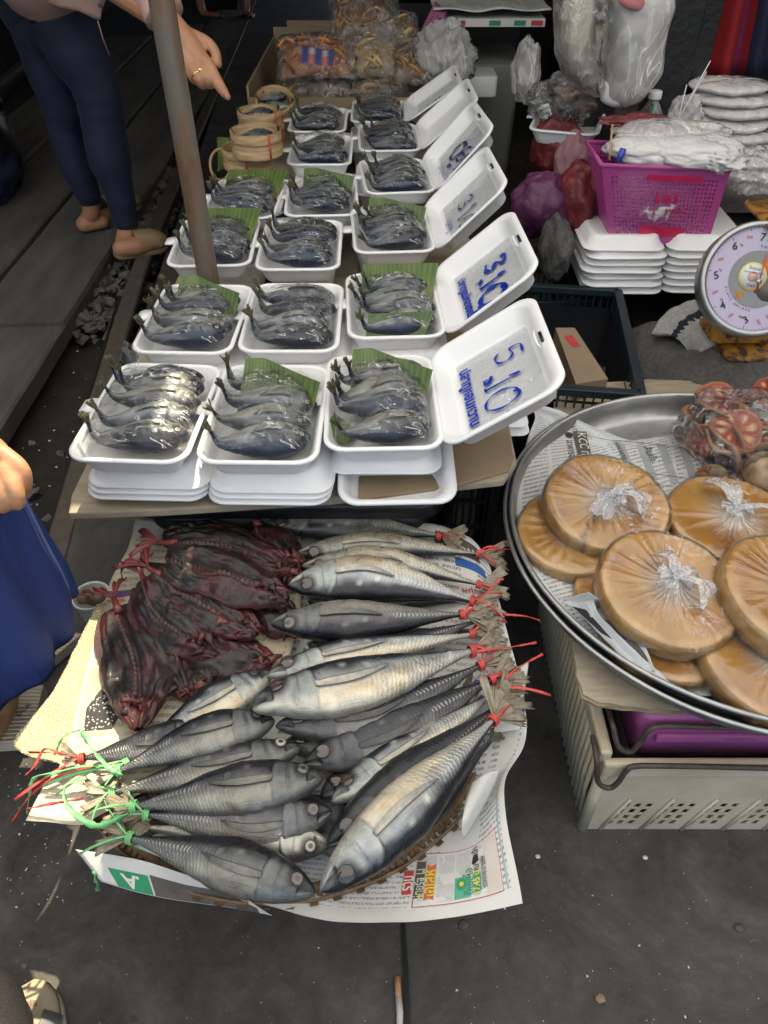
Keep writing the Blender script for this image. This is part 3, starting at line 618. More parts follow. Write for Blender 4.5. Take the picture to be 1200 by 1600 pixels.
def make_fish(parent, P, Hh, Tt, side=1, pal='silver', roll=0.0, ns=120, nt=36, up_=Vector((0, 0, 1)), seed=0.0, eye=True, fin=True, tail=1.0, iris=None,
              mouth=1.0, spot=False, mat=None, tspread=.5, tdir=0.0, eyer=.033, twist=0.0, gape=0.0):
    """P: points of the midline from snout to tail stalk. side=+1: the back lies on the right of the head-to-tail line, -1: on its left"""
    pts = catmull(P, 24); Ls = [0]
    for i in range(1, len(pts)): Ls.append(Ls[-1] + (pts[i] - pts[i - 1]).length)
    L = Ls[-1]
    def cen(s):
        d = max(0, min(1, s)) * L
        for i in range(1, len(Ls)):
            if d <= Ls[i] + 1e-9:
                t = (d - Ls[i - 1]) / max(1e-9, Ls[i] - Ls[i - 1]); return pts[i - 1].lerp(pts[i], t), (pts[i] - pts[i - 1]).normalized()
        return pts[-1], (pts[-1] - pts[-2]).normalized()
    pc = PAL[pal]
    cache = {}
    def frame(s):
        k = round(s, 4)
        if k in cache: return cache[k]
        c, T = cen(s); D = T.cross(up_).normalized() * side; Nn = T.cross(D).normalized()
        if Nn.dot(up_) < 0: Nn = -Nn
        if roll or twist:
            Rm = Matrix.Rotation((roll + twist * s) * side, 3, T); D = Rm @ D; Nn = Rm @ Nn
        cache[k] = (c, T, D, Nn); return cache[k]
    def surf(s, th):
        c, T, D, Nn = frame(s); ct, st = math.cos(th), math.sin(th)
        h = prof(s) * Hh; t_ = ct
        hv = h * (1.0 + .05 * math.sin(PI * s)) if ct < 0 else h * .96
        # thickness: rounder in front, nearly flat at the tail
        w = Tt * (prof(s) ** .75) * lerp(1.0, .75, s)
        if s > .86: w = max(w, h * .9)
        e = .82
        px = hv * (abs(ct) ** e) * (1 if ct >= 0 else -1); pw = w * (abs(st) ** .95) * (1 if st >= 0 else -1)
        if st > 0 and s < .34:
            so = .225 + .035 * (1 - t_ * t_) - .02 * t_            # hind edge of the gill cover
            if s > so: pw *= 1 - .075 * (1 - sstep(so, so + .07, s)) * (1 - t_ ** 4)
            elif s > so - .012: pw *= 1 + .035
            # cheek hollow behind the eye
            pw *= 1 - .09 * sstep(.02, .0, abs(s - (.165 + .02 * t_)) - .004) * (1 - t_ * t_)
            # slit of the mouth
            ml = -.02 - 3.6 * s
            if s < .085: pw *= 1 - .5 * mouth * max(0, 1 - abs(t_ - ml) / .16)
        p = c + D * px + Nn * pw
        k = 1 + .055 * nz((s * 9 + seed, ct * 2.2, st), 1, seed) + .022 * nz((s * 30, ct * 5, st), 1, seed)
        p = c + (p - c) * k
        if s < .09 and gape and ct < -.1: p = p - D * gape * Hh * (1 - s / .09) - T * gape * Hh * .2 * (1 - s / .09)
        return p
    def color(s, th):
        t_ = math.cos(th); n1 = nz((s * 6, t_ * 2, seed), 1.5, seed); n2 = nz((s * 22, t_ * 5, seed), 1.2, seed + 3)
        b = sstep(.02, .44, t_ + .22 * n1 + .06 * n2 - (.15 if s < .2 else 0))
        c = mixc(pc['side'], pc['back'], b)
        bl = sstep(.0, -.55, t_ + .25 * n1); c = mixc(c, pc['belly'], bl * (1 - sstep(.6, .95, s) * .6))
        stn = sstep(.05, .5, n1 + .12 - abs(s - .42) * .9) * sstep(.15, -.35, t_) * pc['st']; c = mixc(c, pc['stain'], stn * .8)
        if .27 < s < .66:
            tl = .42 * (1 - sstep(.27, .62, s)) + .02; c = mixc(c, tuple(min(.7, x * 1.9 + .03) for x in pc['side']), .7 * max(0, 1 - abs(t_ - tl) / .035))
        if .62 < s and t_ < .3: c = mixc(c, pc['side'], .35)
        if s < .26:
            so = .225 + .035 * (1 - t_ * t_) - .02 * t_
            if s < so:
                hc = mixc(pc['head'], pc['back'], sstep(.15, .75, t_ + .15 * n2)); hc = mixc(hc, pc['belly'], sstep(-.3, -.85, t_) * .7)
                c = mixc(hc, tuple(x * 1.25 for x in pc['head']), .5 * sstep(.1, .5, n2)) if t_ < .4 else hc
            edge = 1 - min(1, abs(s - so - .004) / .010); c = mixc(c, (.02, .021, .024), max(0, edge) * .9 * (1 - abs(t_) ** 3)); c = mixc(c, tuple(min(.8, x * 1.4) for x in pc['head']), (.35 + .5 * n2) * max(0, 1 - abs(s - so + .016) / .016) * (1 - abs(t_) ** 2))
            pre = 1 - min(1, abs(s - (.165 + .025 * (1 - t_ * t_))) / .006); c = mixc(c, tuple(x * .35 for x in pc['side']), max(0, pre) * .8 * (1 - abs(t_) ** 2))
            ml = -.02 - 3.6 * s
            if s < .09: c = mixc(c, (.012, .012, .014), max(0, 1 - abs(t_ - ml) / .15) * .98); c = mixc(c, pc['back'], .6 if t_ > ml else .1)
            d = math.hypot((s - .10) / .042, (t_ - .22) / .42); c = mixc(c, (.02, .02, .022), (1 - sstep(.9, 1.6, d)) * .85)
        if spot:
            d = math.hypot((s - .262) / .016, (t_ - .30) / .17); c = mixc(c, (.012, .014, .022), 1 - sstep(.6, 1.25, d))
        if t_ > .93 or t_ < -.97: c = tuple(x * .75 for x in c)
        return c
    mb = MB()
    mb.grid(ns, nt, lambda a, b: (surf(a ** 1.45, b * 2 * PI), (a ** 1.45, (math.cos(b * 2 * PI) + 1) / 2), color(a ** 1.45, b * 2 * PI)), cv=True)
    c1 = mb.add(frame(1)[0] + frame(1)[1] * .002, (1, .5), pc['side'])
    nb = ns * nt
    for k in range(nt): mb.face(nb + k, nb + (k + 1) % nt, c1)
    loc = parent is None
    body = mb.build('body', mat or M['fish'], parent)
    if eye:
        s0, th0 = .10, math.acos(.22); p0 = surf(s0, th0); c, T, D, Nn = frame(s0); r = L * eyer
        nrm = ((surf(s0 + .01, th0) - p0).cross(surf(s0, th0 + .05) - p0)).normalized()
        if nrm.dot(Nn) < 0: nrm = -nrm
        e1 = T; e2 = nrm.cross(e1).normalized(); e1 = e2.cross(nrm).normalized()
        mb = MB(); rings = 9; seg = 20
        IR = iris or pc['iris']
        def ec(q):
            if q < .40: return (.045, .045, .05)
            if q < .50: return tuple(min(1, x * 1.5) for x in IR)
            if q < .84: return IR
            return (.03, .03, .03)
        mb.grid(rings, seg, lambda a, b: (p0 + nrm * (r * (.05 + .24 * math.cos(a * PI / 2))) + (e1 * math.cos(b * 2 * PI) + e2 * math.sin(b * 2 * PI)) * r * math.sin(a * PI / 2) * 1.0, (a, b), ec(math.sin(a * PI / 2))), cv=True)
        mb.build('eye', M['eye'], parent)
    if fin:
        mb = MB(); tb = -.20
        def ff(a, b):
            s = .255 + .31 * a; tt = -.12 + .12 * a - .10 * math.sin(PI * a) + (b - .5) * .52 * (max(0, 1 - a) ** .8) * (a + .10) ** .55
            p = surf(s, math.acos(max(-.98, min(.98, tt)))); cN = frame(s)[3]
            col = mixc(pc['belly'], pc['side'], a) if pal not in ('dark',) else (.12, .12, .12)
            col = mixc(col, tuple(x * .35 for x in col), .6 * max(0, math.sin(b * 40)) * (1 - a * .5)); col = mixc(col, (.04, .04, .04), .8 if b > .9 else 0)
            return (p + cN * (.0028 + .004 * a * (1 - a) + .0008 * math.sin(b * 40)), (a, b), col)
        mb.grid(22, 16, ff); mb.build('pectoral_fin', M['fin'], parent, mods={'solid': .0008})
    if tail:
        mb = MB(); c, T, D, Nn = frame(1); rr = random.Random(int(seed * 97) + 3)
        for lobe in (-1, 1):
            for q in range(5):
                a = lobe * (tspread * (.15 + .21 * q)) + tdir + rr.uniform(-.06, .06); ln = L * .17 * tail * (.55 + .11 * q) * rr.uniform(.9, 1.1)
                d = (T * math.cos(a) + D * math.sin(a)).normalized(); bow = rr.uniform(-.1, .1)
                zz = rr.uniform(-.004, .006)
                pp = [c + d * (ln * k / 5) + D * (bow * ln * (k / 5) ** 2) + Nn * (zz * k / 3 + .0015 * lobe) for k in range(6)]
                sdv_ = d.cross(Nn).normalized(); k0 = rr.uniform(0, 9); W_ = L * .0125 * tail
                def tf(x_, y_):
                    i_ = min(4, int(x_ * 5)); p_ = pp[i_].lerp(pp[i_ + 1], x_ * 5 - i_)
                    jag = 1 + .16 * nz((y_ * 9 + k0, q, lobe), 1.3, k0)
                    if x_ > .5: p_ = p_ + d * ln * (jag - 1) * (x_ - .5) * 2
                    w_ = W_ * (.7 + 3.2 * x_ ** .8 - 1.1 * x_ ** 3)
                    st_ = .5 + .5 * math.sin(y_ * 36 + k0); c_ = mixc((.14, .115, .08), (.50, .44, .33), st_ * (.55 + .45 * nz((x_ * 4, y_ * 3, k0), 1, q)))
                    if tail < 1: c_ = mixc((.03, .035, .02), (.17, .17, .09), st_)
                    return (p_ + sdv_ * (y_ - .5) * w_ + Nn * (.0012 * math.sin(y_ * 36 + k0) + .004 * (y_ - .5) * math.sin(k0)), (x_, y_), c_)
                mb.grid(7, 10, tf)
        mb.build('tail_fin', M['fin'], parent, mods={'solid': .0006})
    return frame, surf, L
M['tail_s'] = simple('small_fish_tail', (.20, .19, .12), .5, .5, 50, bmp=.3, c2=(.07, .075, .06))

def twine(parent, frame, L, Hh, mat, seed, n=2, length=.1):
    c, T, D, Nn = frame(.985); rr = random.Random(seed); mb = MB(); rad = Hh * .13 + .002
    for k in range(3):
        off = T * (k * .003 - .003)
        ring = [c + off + D * (math.cos(a) * rad * 1.05) + Nn * (math.sin(a) * rad * 1.05) for a in [i * 2 * PI / 12 for i in range(13)]]
        mb.tube(ring, .0013, 5, cap=False)
    for k in range(n):
        d = (T * rr.uniform(.5, 1.0) + D * rr.uniform(-.6, .6) + Vector((0, 0, rr.uniform(.1, .5)))).normalized(); ln = length * rr.uniform(.5, 1.3)
        p0 = c + Nn * rad; p = [p0]
        bendv = Vector((rr.uniform(-1, 1), rr.uniform(-1, 1), rr.uniform(-.6, .2))) * ln * .35
        for q in range(1, 9):
            t = q / 8; p.append(p0 + d * ln * t + bendv * t * t + Vector((0, 0, -ln * .45 * t * t)))
        mb.strip(p, [.003 * w for w in (.6, .8, 1, 1.3, 1.5, 1.3, 1.4, 1.6, 1.2)], twist=rr.uniform(-3, 3))
    mb.build('twine', mat, parent, mods={'solid': .0008})
# ============================================================ THE FISH BASKET IN FRONT
def quad_sheet(c00, c10, c11, c01, nx=30, ny=30, wav=.004, seed=0.0, bow=None, edge=None, freq=7):
    """sheet between four corners (u along c00->c10, v along c00->c01), lightly crumpled"""
    def f(a, b):
        p = (c00 * (1 - a) + c10 * a) * (1 - b) + (c01 * (1 - a) + c11 * a) * b
        if edge: p = p + edge(a, b)
        if bow: p = p + bow(a, b)
        return p + Vector((0, 0, wav * (nz((p.x * freq, p.y * freq, 0), 1, seed) + .5 * nz((p.x * freq * 3, p.y * freq * 3, 1), 1, seed))))
    return f
BC = Vector((-.157, .735)); BR = .344; BZ = .345
# woven tray-basket: rim hoops, bound rim, splints of the bowl
bt = thing('woven_basket', 'round woven bamboo basket of large silver fish and dark dried fish', 'basket', (BC.x, BC.y, .27))
def ringpts(r, z, n=64, c=BC, wob=.0): return [Vector((c.x + r * math.cos(i * 2 * PI / n), c.y + r * math.sin(i * 2 * PI / n), z + wob * math.sin(i * 5))) for i in range(n + 1)]
mb = MB()
mb.tube(ringpts(BR, .342), .0075, 8, cap=False); mb.tube(ringpts(BR + .010, .333), .006, 8, cap=False); mb.tube(ringpts(BR - .002, .324), .007, 8, cap=False)
mb.build('rim', M['weave'], bt)
mb = MB()
for i in range(330):        # binding turns round the rim
    a = i * 2 * PI / 210 + R.uniform(-.006, .006); cc = Vector((BC.x + (BR + .004) * math.cos(a), BC.y + (BR + .004) * math.sin(a), .333)); e = Vector((math.cos(a), math.sin(a), 0))
    ring = [cc + e * (math.cos(q) * .0125) + Vector((0, 0, math.sin(q) * .0145)) for q in [k * 2 * PI / 8 for k in range(9)]]
    mb.strip(ring, .0085 * R.uniform(.8, 1.1), side=Vector((-math.sin(a), math.cos(a), .15)))
tag(mb.build('rim_binding', M['weave'], bt, mods={'solid': .0012}), kind='stuff')
mb = MB()
def bowl(r): return .262 + .072 * (r / BR) ** 3
for k in range(22):
    r0 = .03 + k * .0158; mb.tube(ringpts(r0, bowl(r0), 72, wob=.0022 * (1 if k % 2 else -1)), (.0022), 5, cap=False, flat=3.2)
for i in range(72):
    a = i * 2 * PI / 72; e = Vector((math.cos(a), math.sin(a), 0))
    mb.strip([Vector((BC.x, BC.y, bowl(r_) - .001)) + e * r_ for r_ in [.02 + .35 * q / 10 for q in range(11)]], .012)
tag(mb.build('splint', M['weave'], bt), kind='stuff')
# upturned black crate that carries the basket
def crate(name, label, cx, cy, z0, w, d, h, mat, rz=0.0, rim=.012, nx=7, ny=5, cat='crate', t=None, slots=True, taper=.93):
    """open plastic crate: corner posts, rim, latticed sides built of bars"""
    t = thing(name, label, cat, (cx, cy, z0), rz=0)
    cz, sz = math.cos(rz), math.sin(rz)
    def W(x, y, z): return Vector((cx + x * cz - y * sz, cy + x * sz + y * cz, z0 + z))
    def bar(mb, a, b, th, wd=None):
        a, b = Vector(a), Vector(b); d_ = (b - a); L = d_.length; mid = (a + b) / 2; z = d_.normalized()
        n_ = Vector((0, 0, 1)) if abs(z.z) < .9 else Vector((1, 0, 0)); x = n_.cross(z).normalized(); y = z.cross(x)
        base = len(mb.v)
        for e, p in ((0, a), (1, b)):
            for (i, j) in ((-1, -1), (1, -1), (1, 1), (-1, 1)):
                q = p + x * i * th / 2 + y * j * (wd or th) / 2; mb.add(W(*q))
        for f in ((0, 3, 2, 1), (4, 5, 6, 7), (0, 1, 5, 4), (1, 2, 6, 5), (2, 3, 7, 6), (3, 0, 4, 7)): mb.face(*[base + i for i in f])
    mb = MB(); q = taper
    for (x0, y0, x1, y1) in ((-1, -1, 1, -1), (1, -1, 1, 1), (1, 1, -1, 1), (-1, 1, -1, -1)):
        bar(mb, (x0 * w / 2, y0 * d / 2, h - rim / 2), (x1 * w / 2, y1 * d / 2, h - rim / 2), rim * 1.2, rim)
        mb.build('rim', mat, t, smooth=False, mods={'bevel': .002}); mb = MB()
        bar(mb, (x0 * w / 2 * q, y0 * d / 2 * q, .006), (x1 * w / 2 * q, y1 * d / 2 * q, .006), rim, rim)
        mb.build('lower_rim', mat, t, smooth=False, mods={'bevel': .002}); mb = MB()
    mb = MB()
    for x0, y0 in ((-1, -1), (1, -1), (1, 1), (-1, 1)): mb = MB(); bar(mb, (x0 * w / 2 * q, y0 * d / 2 * q, .002), (x0 * w / 2, y0 * d / 2, h - .002), .022); mb.build('corner_post', mat, t, smooth=False, mods={'bevel': .003})
    mb = MB()
    for (ax, n) in (('x', nx), ('y', ny)):
        for sgn in (-1, 1):
            for k in range(1, n * 3):
                u_ = -1 + 2 * k / (n * 3); wd = .012 if k % 3 == 0 else .005
                lo, hi = ((u_ * w / 2 * q, sgn * d / 2 * q, .01), (u_ * w / 2, sgn * d / 2, h - .01)) if ax == 'x' else ((sgn * w / 2 * q, u_ * d / 2 * q, .01), (sgn * w / 2, u_ * d / 2, h - .01))
                bar(mb, lo, hi, wd if ax == 'x' else .004, .004 if ax == 'x' else wd)
            for k in range(1, 5):
                zz = h * k / 5; f_ = lerp(q, 1, k / 5)
                lo, hi = ((-w / 2 * f_, sgn * d / 2 * f_, zz), (w / 2 * f_, sgn * d / 2 * f_, zz)) if ax == 'x' else ((sgn * w / 2 * f_, -d / 2 * f_, zz), (sgn * w / 2 * f_, d / 2 * f_, zz))
                bar(mb, lo, hi, .004, .009)
    tag(mb.build('side_lattice', mat, t, smooth=False), kind='stuff')
    mb = MB(); bs = [W(sx * w / 2 * q, sy * d / 2 * q, .003) for sx, sy in ((-1, -1), (1, -1), (1, 1), (-1, 1))]
    b0 = len(mb.v); [mb.add(p) for p in bs]; mb.face(b0, b0 + 1, b0 + 2, b0 + 3); mb.build('bottom', mat, t, smooth=False, mods={'solid': .003})
    return t
crate('black_crate', 'black plastic crate under the woven fish basket', BC.x + .02, BC.y + .06, 0.0, .42, .38, .258, M['black'])
# newspapers: each a lightly crumpled sheet of its own
def sheet(name, label, f, nx, ny, mats, cat='newspaper', group=None, solid=.0006):
    mb = MB(); mb.grid(nx, ny, f); t = thing(name, label, cat, sum((f(a, b) for a in (0, 1) for b in (0, 1)), Vector()) / 4, group)
    o = mb.build('page', mats, t, mods={'solid': solid}); return t, f
def on(f, du=.0012):
    """print carried by a sheet: maps page coordinates 0..1 to its surface"""
    def pl(a, b):
        p = f(a, b); n_ = (f(min(1, a + .01), b) - f(max(0, a - .01), b)).cross(f(a, min(1, b + .01)) - f(a, max(0, b - .01))).normalized()
        if n_.z < 0: n_ = -n_
        return p + n_ * du
    return pl
def printed(parent, f, s, a, b, su, sv, ang, mat, name='lettering', du=.0012, bold=0.0):
    """lettering centred on page point (a, b); su, sv: page units per unit of text; ang: direction of reading on the page"""
    ca, sa = math.cos(ang), math.sin(ang); pl = on(f, du)
    return text_mesh(s, 1.0, mat, name, parent, lambda x, y: pl(max(0, min(1, a + (x * ca - y * sa) * su)), max(0, min(1, b + (x * sa + y * ca) * sv))), bold=bold)
def patch(parent, f, a0, b0, a1, b1, mat, name='printed_panel', du=.0008, n=8, shape=None):
    mb = MB(); pl = on(f, du)
    if shape is None: mb.grid(n, n, lambda a, b: (pl(lerp(a0, a1, a), lerp(b0, b1, b)), (a, b), (1, 1, 1)))
    else:
        ps = [pl(lerp(a0, a1, x), lerp(b0, b1, y)) for x, y in shape]; c_ = sum(ps, Vector()) / len(ps); i0 = len(mb.v); [mb.add(p) for p in ps]; ci = mb.add(c_)
        for k in range(len(ps)): mb.face(i0 + k, i0 + (k + 1) % len(ps), ci)
    return mb.build(name, mat, parent)
circ = [(.5 + .5 * math.cos(k * PI / 10), .5 + .5 * math.sin(k * PI / 10)) for k in range(20)]

# cream netted liner hanging over the left of the basket
cl = [(150, 945), (118, 1010), (88, 1075), (62, 1110), (30, 1145), (22, 1165), (48, 1182), (95, 1195), (75, 1228), (62, 1255)]
cr = [(205, 930), (200, 1000), (190, 1060), (175, 1110), (170, 1150), (172, 1180), (180, 1200), (200, 1220), (205, 1240), (210, 1260)]
def curve_sheet(L_, R_, zl, zr, wav=.004, seed=1.0, freq=9):
    cL = catmull([at(*p, zl(i / (len(L_) - 1)) if callable(zl) else zl) for i, p in enumerate(L_)], 6)
    cR = catmull([at(*p, zr(i / (len(R_) - 1)) if callable(zr) else zr) for i, p in enumerate(R_)], 6)
    def smp(c, t): x = t * (len(c) - 1); i = min(int(x), len(c) - 2); return c[i].lerp(c[i + 1], x - i)
    def f(a, b):
        p = smp(cL, b).lerp(smp(cR, b), a)
        return p + Vector((0, 0, wav * (nz((p.x * freq, p.y * freq, 0), 1, seed) + .5 * nz((p.x * freq * 3, p.y * freq * 3, 1), 1, seed))))
    return f
f = curve_sheet(cl, cr, .362, .36, .006, 2)
t, _ = sheet('basket_liner', 'cream netted cloth liner hanging over the sunny left rim of the basket', f, 24, 60, M['liner'], 'cloth', solid=.003)
# paper 1, left: yellowed pages under the dark dried fish
f1 = curve_sheet([(212, 812), (202, 850), (172, 905), (165, 950), (150, 985), (135, 1040), (118, 1110), (95, 1190), (70, 1225), (40, 1282)],
                 [(470, 812), (470, 850), (470, 900), (470, 950), (460, 1000), (440, 1050), (380, 1110), (330, 1160), (290, 1200), (130, 1290)], .374, .362, .006, 4)
t, _ = sheet('newspaper', 'yellowed newspaper page with a photograph of a woman under the dark dried fish', f1, 50, 60, M['news_warm'])
patch(t, f1, .02, .01, .5, .075, M['news_plain'], 'page_margin')
patch(t, f1, .0, .26, .42, .285, simple('purple_band_print', (.17, .09, .25), .7, .3, 30, bmp=0), 'printed_band')
patch(t, f1, .0, .292, .42, .305, M['ink_orange'], 'printed_band', n=6)
patch(t, f1, .02, .17, .40, .245, M['ink_black'], 'printed_panel', shape=[(0, .2), (.3, 0), (.8, .15), (1, .5), (.8, .9), (.4, 1), (.1, .7)])
# the little photograph in the page: dark blouse, face and hair
patch(t, f1, .02, .565, .27, .72, simple('cream_print', (.55, .47, .33), .7, .25, 25, bmp=0), 'printed_photograph')
patch(t, f1, .115, .575, .225, .625, M['ink_black'], 'printed_hair', du=.0014, shape=circ)
patch(t, f1, .14, .582, .20, .615, simple('face_print', (.50, .34, .25), .7, .1, 25, bmp=0), 'printed_face', du=.0018, shape=circ)
def polka():
    m, nt, p, o = new_mat('polka_print'); v = N(nt, 'ShaderNodeTexVoronoi'); v.inputs['Scale'].default_value = 190; nt.links.new(coords(nt), v.inputs['Vector'])
    nt.links.new(mixrgb(nt, math_n(nt, 'LESS_THAN', v.outputs['Distance'], .28), (.02, .02, .022), (.5, .5, .48)), p.inputs['Base Color']); p.inputs['Roughness'].default_value = .7; return m
patch(t, f1, .06, .612, .27, .71, polka(), 'printed_blouse', du=.0016, shape=[(.1, 1), (0, .5), (.25, .05), (.5, .2), (.75, 0), (1, .4), (.95, 1)])
patch(t, f1, .09, .645, .20, .665, simple('arm_print', (.45, .36, .2), .7, .1, 25, bmp=0), 'printed_arm', du=.0019, shape=circ)
printed(t, f1, 'gu by un', .16, .50, .030, .012, -.05, M['ink_black'])
# paper 2, bottom left strip: white margin, grey panel, green block with the letter A
cz_ = lambda t_: .352
f2 = curve_sheet([(118, 1328), (135, 1352), (155, 1375)], [(540, 1412), (540, 1424), (540, 1436)], .352, .352, .002, 7)
def f2f(a, b):
    P0 = catmull([at(u_, v_, .357) for u_, v_ in ((270, 1180), (400, 1250), (560, 1290), (700, 1200), (815, 1060))], 12)
    P1 = catmull([at(u_, v_, .350) for u_, v_ in ((120, 1328), (290, 1366), (400, 1402), (520, 1430), (640, 1434), (740, 1428), (815, 1412))], 12)
    def s(c, t_): x = t_ * (len(c) - 1); i = min(int(x), len(c) - 2); return c[i].lerp(c[i + 1], x - i)
    return P0, P1, s
_P0, _P1, _s = f2f(0, 0)
def f2(a, b):
    p = _s(_P0, a).lerp(_s(_P1, a), b); return p + Vector((0, 0, .005 * nz((p.x * 8, p.y * 8, 0), 1, 9) + .003 * nz((p.x * 22, p.y * 22, 0), 1, 2)))
# one big open page under the silver fish: right and bottom
def f3(a, b):
    top = catmull([at(u_, v_, z_) for u_, v_, z_ in ((430, 800, .35), (560, 806, .35), (640, 815, .372), (690, 822, .378), (735, 842, .38), (762, 872, .378))], 10)
    bot = catmull([at(u_, v_, z_) for u_, v_, z_ in ((345, 1392, .352), (430, 1418, .350), (520, 1438, .349), (640, 1440, .349), (740, 1428, .352), (816, 1413, .356))], 10)
    return top, bot
_T3, _B3 = f3(0, 0)
_mid3 = catmull([at(*q) for q in ((330, 1080, .345), (440, 1090, .340), (560, 1100, .338), (680, 1110, .345), (770, 1110, .36), (822, 1120, .378))], 10)
_mid3b = catmull([at(*q) for q in ((300, 1260, .345), (420, 1280, .340), (540, 1290, .338), (660, 1290, .342), (740, 1280, .35), (788, 1230, .372))], 10)
def f3(a, b):
    def s(c, t_): x = t_ * (len(c) - 1); i = min(int(x), len(c) - 2); return c[i].lerp(c[i + 1], x - i)
    P = [s(_T3, a), s(_mid3, a), s(_mid3b, a), s(_B3, a)]
    K = [0, .45, .72, 1]; i = 0
    while i < 2 and b > K[i + 1]: i += 1
    t_ = (b - K[i]) / (K[i + 1] - K[i]); q0 = P[max(0, i - 1)]; q3 = P[min(3, i + 2)]; p1, p2 = P[i], P[i + 1]
    m1 = (p2 - q0) * .5 if i > 0 else (p2 - p1); m2 = (q3 - p1) * .5 if i < 2 else (p2 - p1)
    p = p1 * (2 * t_ ** 3 - 3 * t_ ** 2 + 1) + m1 * (t_ ** 3 - 2 * t_ ** 2 + t_) + p2 * (-2 * t_ ** 3 + 3 * t_ ** 2) + m2 * (t_ ** 3 - t_ ** 2)
    return p + Vector((0, 0, .005 * nz((p.x * 8, p.y * 8, 0), 1, 9) + .0025 * nz((p.x * 24, p.y * 24, 0), 1, 2)))
t3, _ = sheet('newspaper', 'large white newspaper page with green and red advertisements under the silver fish', f3, 60, 70, M['news'])
patch(t3, f3, .0, .965, 1, 1, M['news_plain'], 'page_margin', n=24)
patch(t3, f3, .965, .5, 1, .985, M['news_plain'], 'page_margin', n=24)
patch(t3, f3, .945, .62, .955, .96, simple('pale_blue_rule', (.32, .42, .44), .7, .1, 20, bmp=0), 'printed_rule', n=20)
# advertisement box at the bottom right corner of the page
AD = (.60, .80, .93, .962)
ADM = simple('pale_rose_print', (.60, .55, .50), .7, .12, 30, bmp=0)
def adp(parent, x0, y0, x1, y1, mat, name, du, shape=None, n=6):
    return patch(parent, f3, lerp(AD[0], AD[2], x0), lerp(AD[3], AD[1], y0), lerp(AD[0], AD[2], x1), lerp(AD[3], AD[1], y1), mat, name, du, n, shape)
adp(t3, 0, 0, 1, 1, M['ink_red'], 'printed_frame', .0010, n=14); adp(t3, .008, .012, .992, .985, M['news'], 'printed_panel', .0014, n=14)
adp(t3, .78, .03, .98, .95, ADM, 'printed_panel', .0018, n=10)
adp(t3, .40, .06, .58, .46, simple('mint_print', (.10, .42, .30), .7, .15, 30, bmp=0), 'printed_panel', .0018)
adp(t3, .42, .2, .53, .44, M['ink_green'], 'printed_disc', .0022, circ); adp(t3, .45, .28, .50, .37, M['ink_yellow'], 'printed_disc', .0026, circ)
adp(t3, .61, .12, .71, .47, M['ink_green'], 'printed_panel', .0022, [(0, .1), (.12, 0), (.88, 0), (1, .1), (1, .9), (.88, 1), (.12, 1), (0, .9)])
adp(t3, .60, .62, .70, .80, M['ink_black'], 'printed_photograph', .0022, [(0, .2), (.3, 0), (1, .3), (.8, 1), (.2, .9)])
adp(t3, .10, .10, .19, .80, M['ink_orange'], 'printed_panel', .0018, [(0, 0), (.5, .06), (1, 0), (.9, .5), (1, 1), (.4, .93), (0, 1)])
adp(t3, .0, .16, .085, .85, M['brown_print'], 'printed_photograph', .0018)
adp(t3, -.10, .25, -.02, .7, M['ink_red'], 'printed_panel', .0018)
def adt(s, x, y, k, mat, du=.003, sc=.03, bold=0.0):
    a_, b_ = lerp(AD[0], AD[2], x), lerp(AD[3], AD[1], y); pl = on(f3, du)
    # read upward: text right = page up, text up = page left
    return text_mesh(s, 1.0, mat, 'lettering', t3, lambda X, Y: pl(max(0, min(1, a_ - Y * sc * k)), max(0, min(1, b_ - X * sc * k * .62))), bold=bold)
adt('17.45 น.', .655, .30, 1.25, M['ink_yellow'], bold=.02); adt('โอเล่ห์', .145, .42, 2.0, M['ink_yellow'], bold=.02)
adt('ไทยรัฐ 11', .05, .45, 1.3, M['paper_white']); adt('ร่วม', -.06, .46, 1.6, M['paper_white'], bold=.02)
adt('ดีเอสไอ', .565, .34, 1.5, M['ink_green'], bold=.01); adt('โลกแห่งความจริง', .74, .42, .72, M['ink_black']); adt('จันทร์-ศุกร์ 2559', .77, .42, .72, M['ink_black'])
adt('ณ ริมน้ำ', .66, .72, 1.2, M['ink_black'], bold=.01)
printed(t3, f3, 'SI HOW', .70, .050, .075, .020, -.25, M['paper_white'], du=.0024, bold=.02)
patch(t3, f3, .56, .018, .86, .066, M['brown_print'], 'printed_panel', n=6)
patch(t3, f3, .68, .075, .9, .10, M['ink_bluep'], 'printed_panel', n=6)
printed(t3, f3, 'หนุ่มแรงงาน', .84, .155, .055, .020, -.12, M['ink_red'], du=.0024, bold=.01)
printed(t3, f3, 'เข้มวางกฎ', .86, .285, .050, .018, -.1, M['ink_black'], du=.0024)
printed(t3, f3, 'ใจกลางข่าวนี้', .88, .395, .075, .032, .22, M['ink_bluep'], du=.0024, bold=.02)
printed(t3, f3, 'ณ ใบขอ', .95, .425, .05, .03, .3, M['ink_bluep'], du=.0024, bold=.01)
